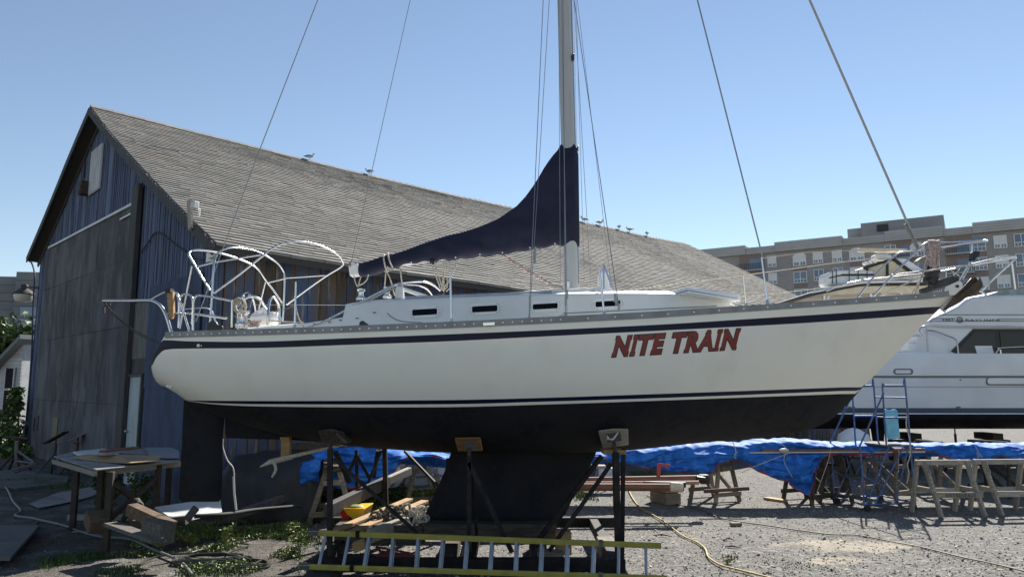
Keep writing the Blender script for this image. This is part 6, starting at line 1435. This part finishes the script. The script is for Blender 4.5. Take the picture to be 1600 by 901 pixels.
# three old boat stands
def oldstand(px, py, h, label, m, padm, tilt, pc='rusty'):
    c = G(px, py); t = thing('boat_stand', label, 'boat stand', (c.x, c.y, 0), rr(0, .6), 'old boat stands by the barn gable'); T = ROOTM[t.name]
    mb = MB(T=T); mb.cyl((0, 0, h*.3), (0, 0, h*.8), .04, n=10); mb.build('post', m, t, 60)
    mb = MB(T=T); mb.cyl((0, 0, h*.78), (0, 0, h*.95), .022, n=8); mb.cyl((-.12, 0, h*.8), (.12, 0, h*.8), .012, n=6); mb.build('screw', M['rust'], t, 60)
    for k in range(4):
        a = 2*math.pi*k/4 + .5; mb = MB(T=T); mb.beam((0, 0, h*.55), (math.cos(a)*.42, math.sin(a)*.42, 0), .055, .045); mb.build('leg', m, t)
    mb = MB(T=T); Rm = Matrix.Rotation(tilt, 3, 'Y'); mb.box((0, 0, h*.97), (.55, .4, .035), rot=Rm.copy()); mb.build('pad', padm, t, bevel=.004)
oldstand(83, 742, 1.02, 'blue boat stand with a tilted dark board, left of the work table', M['bluep'] and mat('worn_blue_steel', (.04, .06, .11), .6, c2=(.03, .03, .04), ns=9), M['woodd'], -.55)
oldstand(118, 738, 1.0, 'rusty boat stand with a pink board just behind the work table', M['rust'], mat('pink_board', (.26, .15, .13), .8), -.5)
oldstand(22, 736, .95, 'boat stand with a brown block top at the left photo edge', M['rustd'], M['rust'], .1)
mb = MB(); c = G(118, 720)
for dx in (-.22, .06): mb.lathe(P(112+dx*30, 684, c.y) + Vector((dx, .3, -.22)), [(.14, 0), (.2, .05), (.21, .3), (.15, .42), (.05, .45)], 14)
solo(mb, 'yellow_drums', mat('dirty_yellow', (.22, .15, .05), .8, c2=(.1, .07, .03), ns=5), 'pair of dirty yellow drums against the plywood door behind the pink board', 'drum', smooth_=50)
# folded metal frame
fr_ = MB(); q = lambda x, y, z=0: G(x, y, z)
fr_.tube([P(25, 702, 15), P(26, 722, 15)], .03, 6); fr_.tube([P(26, 703, 15), P(53, 722, 14.6)], .022, 6); fr_.tube([P(27, 720, 15), P(55, 724, 14.6), P(15, 735, 14.4), P(22, 738, 14.3), P(52, 727, 14.6)], .02, 6); fr_.tube([P(27, 688, 15), P(26, 704, 15)], .04, 6)
solo(fr_, 'metal_frame', M['alu'] and mat('dull_galvanised', (.14, .14, .14), .6, .5), 'folded galvanised frame standing at the left by the plywood sheet', 'frame', smooth_=50)
# scrap pile
block('scrap_beam', P(205, 795, 10.6), P(268, 824, 10.2), .16, .16, M['woodo'], 'brown squared beam sloping in the scrap pile under the yacht stern')
block('scrap_block', P(232, 826, 9.9) , P(262, 834, 9.7), .22, .26, M['woodd2'], 'chunky grey block in front of the scrap pile')
block('scrap_board', P(172, 818, 10.4), P(248, 845, 9.5), .18, .05, M['woodd2'], 'long grey board lying flat below the scrap pile')
block('scrap_block', P(205, 820, 10.6), P(232, 822, 10.6), .14, .14, M['woodd'], 'short dark block wedged under the sloping beam')
block('scrap_block', P(262, 815, 10.4), P(292, 812, 10.4), .12, .12, M['woodd'], 'brown block between the scrap beam and the white panel')
block('scrap_plank', P(291, 812, 10.2), P(307, 792, 10.2), .10, .03, M['greypost'], 'short black edged plank standing on end before the white panel', 'plank', up=(0, 1, 0))
mb = MB(); mb.prism([P(241, 794, 11.3), P(343, 779, 12.0), P(346, 801, 11.6), P(300, 812, 11.1), P(262, 808, 11.0)], (0, .02, .02)); solo(mb, 'melamine_sheet', M['whiteboard'], 'white panel leaning on the scrap under the rudder', 'panel')
mb = MB(); mb.tube(smooth([P(304, 806, 10.7), P(335, 804, 10.9), P(360, 802, 11.2), P(400, 796, 11.8), P(470, 790, 12.6)], 4), .03, 8); solo(mb, 'black_pipe', M['rubber'], 'black pipe lying from the scrap pile towards the black tarp', 'pipe', smooth_=60)
mb = MB(); 
for k in range(7): mb.tube(smooth([P(192, 812, 10.9), P(199, 798+k, 10.9), P(212, 786-k, 10.9), P(222, 790, 10.9+.05*k), P(212, 804, 10.85)], 4), .03, 6)
solo(mb, 'rubber_fender', M['rubber'], 'black rubber loops on the left of the scrap pile', 'rubber strip', smooth_=60)
mb = MB(); mb.tube([P(365, 744, 11.3), P(366, 770, 11.3), P(369, 796, 11.3)], .016, 8); mb.tube(smooth([P(349, 686, 11.3), P(348, 697, 11.3), P(355, 718, 11.3), P(364, 730, 11.3), P(366, 745, 11.3)], 4), .008, 6); solo(mb, 'white_conduit', M['white'], 'thin white pipe and cord standing right of the rudder', 'pipe', smooth_=60)
mb = MB(); mb.box((P(190, 770, 13).x, 13.4, .05), (2.2, .12, .1)); solo(mb, 'timber_rail', M['woodg'], 'pale timber lying on the ground behind the work table', 'timber')
mb = MB(); mb.beam(P(147, 806, 10.9), P(155, 822, 10.7), .25, .2); solo(mb, 'scrap_block', M['woodo'], 'lone brown block under the leafy weed by the table leg', 'timber', bevel=.01)
# black tarp mound and log along the wall
mb = MB(); rows = []
TC = [(352, 765, 728), (365, 775, 713), (385, 782, 708), (410, 785, 705), (440, 782, 703), (470, 776, 706), (492, 772, 712), (505, 770, 735)]
for i in range(41):
    px = 352 + 153*i/40; yb = np.interp(px, [p[0] for p in TC], [p[1] for p in TC]); yt = np.interp(px, [p[0] for p in TC], [p[2] for p in TC]); b0 = P(px, yb, 13.2); b0.z = 0; t0 = P(px, yt, 13.9)
    row = []
    for k in range(15):
        v = k/14; p = b0.lerp(t0, v); p.y = 13.1 + .9*v*v; p.z = t0.z*math.sin(v*math.pi/2); p += Vector((0, .16*noise.noise(p*1.8) + .05*noise.noise(p*6), .03*noise.noise(p*4))); row.append(p)
    row.append(row[-1] + Vector((0, .9, -.1))); row.append(row[-1] + Vector((0, .1, -1.2))); rows.append(row)
mb.grid(rows); solo(mb, 'black_sheet', M['blktarp'], 'black tarp draped over a heap against the barn behind the rudder', 'tarp', smooth_=180)
block('grey_log', P(352, 800, 12.2) - Vector((0, 0, .1)), P(448, 776, 13.2), .14, .12, M['greypost'], 'grey rail lying in front of the black tarp', 'rail')
# lapstrake white dinghy stored behind the trestle
dg_ = thing('dinghy', 'white lapstrake dinghy seen left of the keel under the blue tarp', 'dinghy', P(700, 760, 15.8) - Vector((0, 0, P(700, 760, 15.8).z)))
mb = MB()
for i in range(6):
    za, zb_ = .05 + .20*i, .05 + .20*(i+1); rows = []
    for j in range(17):
        t = j/16; X = P(628, 750, 15.8).x + 2.9*t; sh_ = .22*t*t + .15*t; y = 15.5 + .05*(5-i) + .8*abs(t-.5)**2
        rows.append([Vector((X, y, za+sh_)), Vector((X, y-.03, za+.02+sh_)), Vector((X, y + .02, zb_+sh_))])
    mb.grid(rows)
mb.build('planking', M['siding'], dg_, 30)
mb = MB(); mb.prism([P(x, y, 15.3) for x, y in ((614, 730), (620, 724), (622, 727), (631, 745), (628, 752), (620, 760), (611, 762), (620, 748), (614, 738))], (0, .06, 0)); mb.build('transom_plate', M['white'], dg_, bevel=.01)
mb = MB(); mb.box((P(700, 760, 15.8).x, 16.5, .5), (2.6, 1.2, .7)); mb.build('inner_hull', M['siding'], dg_, bevel=.1)
# upturned stand behind the keel
jk = MB(); jk.box(P(935, 728, 17), (.3, .3, .05))
for k in (-.2, .2, 0): jk.beam(P(935, 728, 17), P(935, 728, 17) + Vector((k, .1, -.75)), .03, .03)
solo(jk, 'step_stool', M['woodg'], 'small stool with a pale top seen between the keel and right cradle post', 'stool')
mb = MB(); mb.box(P(950, 740, 17), (.45, .3, .28)); solo(mb, 'white_box', M['whiteboard'], 'white box on the ground beside the small stool', 'box', bevel=.02)
# red cords and boards between keel and ladder
mb = MB()
for k in range(7): a = P(585 + rr(0, 12), 838 + rr(0, 8), 10.2 + rr(0, .3)); mb.beam(Vector((a.x, a.y, .04 + .02*k)), Vector((a.x + rr(.35, .6), a.y + rr(-.1, .15), .04 + .01*k)), .03, .02)
solo(mb, 'red_sticks', M['rust'] and mat('red_sticks_paint', (.28, .07, .06), .7), 'bundle of thin reddish sticks on the gravel behind the ladder rungs', 'sticks')
# hoses on the left
hose('grey_hose', [(-20, 758), (6, 762), (14, 772), (20, 785), (32, 800), (24, 808), (50, 812), (62, 815), (100, 824), (130, 835), (160, 842), (200, 845), (240, 862), (280, 880), (300, 902)], .02, M['hose'], 'grey hose snaking from the left edge towards the scrap pile')
hose('white_cable', [(112, 833), (150, 830), (165, 820), (185, 813), (192, 812)], .008, M['rope'], 'thin white cable leading into the scrap pile', 'cable')
mb = MB()
for cx_, cy_, rx, ry, n in ((330, 878, .55, .30, 5), (370, 886, .45, .25, 4)):
    c = G(cx_, cy_)
    for k in range(n): mb.tube(smooth([c + Vector((math.cos(a)*rx*(1-.1*k) + rr(-.05, .05), math.sin(a)*ry*(1-.08*k) + rr(-.03, .03), .03 + .012*k)) for a in [2*math.pi*j/10 for j in range(10)]], 3, True), .014, 6, closed=True)
mb.tube(smooth([G(x, y, .03) for x, y in ((205, 900), (220, 880), (250, 868), (300, 864), (340, 868), (365, 860), (390, 850), (350, 850), (300, 862))], 4), .012, 6)
solo(mb, 'coiled_hose', mat('dark_green_hose', (.03, .035, .028), .5), 'dark coiled hose in the shadow at the lower left', 'hose', smooth_=60)

# ------------------------------------------------------------- vegetation
rv = random.Random(11)
def blade_patch(mb, n, fn, h0, h1, w_=.012):
    for _ in range(n):
        p = fn(); 
        if p is None: continue
        a = rv.uniform(0, 6.28); h = rv.uniform(h0, h1); d = Vector((math.cos(a), math.sin(a), 0)); s = Vector((-d.y, d.x, 0))*w_*rv.uniform(.5, 1.3); l = rv.uniform(.1, .5)*h
        mb.add([p - s, p + s, p + d*l*.4 + Vector((0, 0, h*.6)) + s*.7, p + d*l*.4 + Vector((0, 0, h*.6)) - s*.7, p + d*l + Vector((0, 0, h))], [(0, 1, 2, 3), (3, 2, 4)], r=rv.random())
def leaf_(mb, p, size, r=None):
    n = Vector((rv.uniform(-1, 1), rv.uniform(-1, 1), rv.uniform(.1, 1.2))).normalized(); u = n.orthogonal().normalized(); a = rv.uniform(0, 6.28); u = Matrix.Rotation(a, 3, n) @ u; v = n.cross(u); s = size*rv.uniform(.6, 1.3)
    mb.add([p - u*s, p + v*s*.55 - u*.1*s + n*s*.12, p + u*s, p - v*s*.55 - u*.1*s + n*s*.12], [(0, 1, 2), (0, 2, 3)], r=rv.random() if r is None else r)
def ingreen(x0, y0, x1, y1, dens=.5, sc_=1.2):
    def f():
        for _ in range(20):
            q = G((rv.uniform(x0, x1) if rv.random() < .5 else rv.triangular(x0-15, x1+15)), rv.triangular(y0-4, y1+5))
            if noise.noise(Vector((q.x*sc_, q.y*sc_, 8))) > dens - .5 + rv.uniform(-.12, .12): q.z = gz(q.x, q.y); return q
        return None
    return f
gm = MB()
for (x0, y0, x1, y1, n, h0, h1, de) in ((200, 795, 480, 840, 5200, .03, .11, .45), (380, 775, 500, 800, 3500, .04, .13, .3), (400, 815, 480, 850, 3000, .02, .08, .4), (130, 835, 470, 900, 2600, .02, .08, .58), (330, 800, 470, 830, 2500, .03, .1, .4), (0, 745, 130, 765, 900, .04, .12, .5),
                                   (60, 845, 200, 890, 900, .02, .07, .6), (560, 770, 700, 800, 1500, .05, .16, .4), (940, 738, 1120, 746, 1300, .03, .09, .45), (900, 768, 945, 780, 260, .03, .12, .45), (1160, 868, 1290, 888, 60, .01, .03, .62), (1126, 872, 1144, 878, 60, .02, .06, .3), (1600, 740, 1400, 700, 500, .03, .1, .6), (430, 830, 500, 850, 500, .02, .06, .5)):
    blade_patch(gm, int(n*1.6), ingreen(x0, y0, x1, y1, de), h0, h1, .007)
o_ = gm.build('grass', M['leaf'], None); tag(o_, kind='stuff', label='short green grass and weeds scattered on the soil', cat='grass')
gm = MB()
for (x0, y0, x1, y1, n, h1, de) in ((205, 805, 480, 858, 6500, .06, .40), (400, 778, 500, 800, 1200, .14, .35), (190, 855, 470, 895, 900, .07, .55), (560, 775, 700, 798, 900, .22, .3)):
    f = ingreen(x0, y0, x1, y1, de)
    for _ in range(n):
        q = f()
        if q: leaf_(gm, q + Vector((0, 0, rv.uniform(.01, h1))), .022)
o_ = gm.build('weed_cover', M['leafb'], None); tag(o_, kind='stuff', label='low leafy weeds scattered among the grass', cat='weeds')
def plant(px, py, w_, h, n, label, m='leaf', size=.05, stems=6, group=None, Y=None):
    c = G(px, py); t = thing('weed', label, 'plant', (c.x, c.y, 0), 0, group); mb = MB(); ms = MB()
    for s in range(stems):
        a = rv.uniform(0, 6.28); r_ = rv.uniform(.1, 1)*w_/2; top_ = c + Vector((math.cos(a)*r_, math.sin(a)*r_*.8, h*rv.uniform(.6, 1))); mid_ = c.lerp(top_, .5) + Vector((0, 0, .12*h)); ms.tube(smooth([c, mid_, top_], 3), .006, 4)
        for _ in range(n//stems):
            k = rv.random()**.7; p = c.lerp(mid_, k*2) if k < .5 else mid_.lerp(top_, k*2-1); leaf_(mb, p + Vector((rv.uniform(-.07, .07), rv.uniform(-.07, .07), rv.uniform(-.05, .05)))*(.5+w_), size)
    ms.build('stem', M['leafb'], t); mb.build('leaves', M[m], t); return t
plant(158, 815, .65, .85, 420, 'leafy weed climbing the near right leg of the work table', size=.055, stems=9)
plant(225, 790, .7, .7, 300, 'dark leafy weed under the right side of the work table', size=.055, stems=8)
plant(268, 772, .5, .9, 220, 'vine between the work table and the rudder', size=.055, stems=7)
plant(362, 800, .45, .42, 170, 'broad leaved weed right of the rudder behind the white panel', size=.055, stems=6)
plant(350, 850, .30, .34, 90, 'bright weed catching the sun in front of the white panel', 'leafb', .035, 5)
plant(300, 850, .45, .14, 110, 'low bright weed left of the taller sunlit weed', 'leafb', .03, 6)
plant(245, 858, .35, .16, 80, 'low sunlit weed at the end of the long grey board', 'leafb', .03, 5)
plant(455, 838, .40, .22, 140, 'sunlit weed tuft left of the ladder end', 'leafb', .03, 6)
plant(430, 792, 1.3, .34, 460, 'dark clump of weeds in front of the black tarp', size=.04, stems=16)
plant(488, 812, .5, .22, 160, 'sunlit weeds left of the low dark trestle', 'leafb', .035, 7)
plant(585, 792, .35, .65, 60, 'tall thin weed behind the yellow bin', 'leafb', .03, 3)
plant(610, 788, 1.4, .34, 800, 'dense dark weeds behind the rope pile', size=.05, stems=22)
plant(670, 790, .9, .30, 480, 'sunlit broad leaved weeds beside the keel', 'leafb', .05, 14)
plant(540, 795, .8, .45, 380, 'dark weeds behind the left cradle post', size=.055, stems=14)
plant(915, 775, .35, .16, 70, 'small sunlit weed on the gravel left of the right cradle post', 'leafb', .03, 5)
plant(1136, 880, .22, .08, 40, 'tiny grass tuft beside the yellow hose bend', 'leafb', .02, 5)
plant(1437-90, 668+120, .2, .07, 30, 'tiny weed between the rolling steps and the gravel patch', 'leafb', .02, 4)
# ivy and undergrowth at the left corner of the barn
iv = MB(); ivs = MB(); t = thing('ivy', 'dark ivy climbing the left corner of the barn beside the white house', 'ivy', BM @ Vector((-.4, W_+.2, 0)))
for _ in range(1200):
    z = rv.random()**1.5*2.3; sp2 = 1.5 - z*.5
    p = BM @ Vector((-.25 - rv.random()*.7*(1 if z < 1.5 else .5), W_ + rv.uniform(-.9, 1.3)*max(.25, sp2), z)); leaf_(iv, p, .12)
iv.build('leaves', M['leaf'], t)
ivs.tube(smooth([BM @ Vector((-.3, W_+.1+.2*math.sin(k), .22*k)) for k in range(10)], 3), .03, 5); ivs.build('stem', M['woodd'], t)
for lb, x0, y0, r0, zz, n in (('low bushes on the ground at the foot of the white house', 15, 700, 1.3, .7, 1000), ('weeds along the foot of the plywood door', 55, 712, 1.2, .5, 800)):
    c = G(x0, y0); t = thing('bush', lb, 'bush', c); mb = MB(); ms = MB()
    for _ in range(n):
        a = rv.uniform(0, 6.28); r_ = r0*rv.random()**.6; p = c + Vector((math.cos(a)*r_, math.sin(a)*r_*.5, zz*rv.random()*(1.2 - r_/r0))); leaf_(mb, p, .08)
    for k in range(6): ms.tube([c, c + Vector((rv.uniform(-.6, .6)*r0, rv.uniform(-.3, .3), zz))], .01, 4)
    mb.build('leaves', M['leaf'], t); ms.build('stem', M['woodd'], t)
def tree(c, h, rad, label, n=5000, size=.16, name='tree'):
    t = thing(name, label, 'tree', c); mb = MB(); c = Vector(c)
    mb.tube([c, c + Vector((.1, 0, h*.35)), c + Vector((0, .1, h*.7))], [.22, .16, .06], 8)
    cl = []
    for k in range(26):
        d = Vector((rv.gauss(0, .5), rv.gauss(0, .5), rv.gauss(0, .45))); d = d*(1 if d.length < 1 else 1/d.length); p = c + Vector((0, 0, h*.66)) + Vector((d.x*rad, d.y*rad, d.z*h*.34)); cl.append(p)
        mb.tube([c + Vector((0, 0, h*.4)), c.lerp(p, .6) + Vector((0, 0, h*.15)), p], [.07, .04, .01], 5)
    mb.build('trunk', M['woodd'], t, 60); mb = MB()
    for _ in range(n):
        p = rv.choice(cl); g_ = Vector((rv.gauss(0, 1), rv.gauss(0, 1), rv.gauss(0, .8)))*rad*.20; leaf_(mb, p + g_, size)
    mb.build('crown', M['leaf'], t); return t
tree(P(2, 606, 45) - Vector((0, 0, 2.3 - .0)), P(2, 507, 45).z*1.0, 2.4, 'green tree behind the white house at the left photo edge', 5000, .2)
for px, lb in ((1000, 'first far bush beyond the low masts'), (1315, 'far bush behind the stern of the motor cruiser')):
    pass
# loose stones over the gravel
gm = MB()
for _ in range(9000):
    q = G(rv.uniform(-40, 1640), 740 + 175*rv.random()**.8)
    if q.x/q.y*1155 < -330 and rv.random() < .85: continue
    s = rv.uniform(.006, .018) if rv.random() < .96 else rv.uniform(.018, .035); q.z = gz(q.x, q.y) + s*.25
    vs = [q + Vector((s*rv.uniform(.7, 1.3), 0, 0)), q + Vector((0, s*rv.uniform(.6, 1.2), 0)), q - Vector((s*rv.uniform(.7, 1.3), 0, 0)), q - Vector((0, s*rv.uniform(.6, 1.2), 0)), q + Vector((rv.uniform(-.3, .3)*s, rv.uniform(-.3, .3)*s, s*rv.uniform(.5, .9))), q - Vector((0, 0, s*.5))]
    gm.add(vs, [(0, 1, 4), (1, 2, 4), (2, 3, 4), (3, 0, 4), (1, 0, 5), (2, 1, 5), (3, 2, 5), (0, 3, 5)], r=rv.random())
o_ = gm.build('loose_stones', mat('stone', (.27, .26, .245), .9, rnd=.8), None); tag(o_, kind='stuff', label='loose grey stones scattered over the gravel', cat='stones')

# small litter on the gravel : chips of wood and dry leaves
gm = MB()
for _ in range(420):
    q = G(rv.uniform(480, 1620), 800 + 110*rv.random()); a = rv.uniform(0, 3.14); l = rv.uniform(.012, .05); w_ = rv.uniform(.004, .014); d = Vector((math.cos(a), math.sin(a), 0)); s = Vector((-d.y, d.x, 0)); q.z = gz(q.x, q.y) + .012
    gm.add([q - d*l - s*w_, q + d*l - s*w_, q + d*l + s*w_ + Vector((0, 0, .006)), q - d*l + s*w_ + Vector((0, 0, .004))], [(0, 1, 2, 3)], r=rv.random())
o_ = gm.build('wood_litter', mat('litter', (.28, .22, .14), .9, rnd=.7), None); tag(o_, kind='stuff', label='tiny chips and dry leaves littering the gravel', cat='litter')
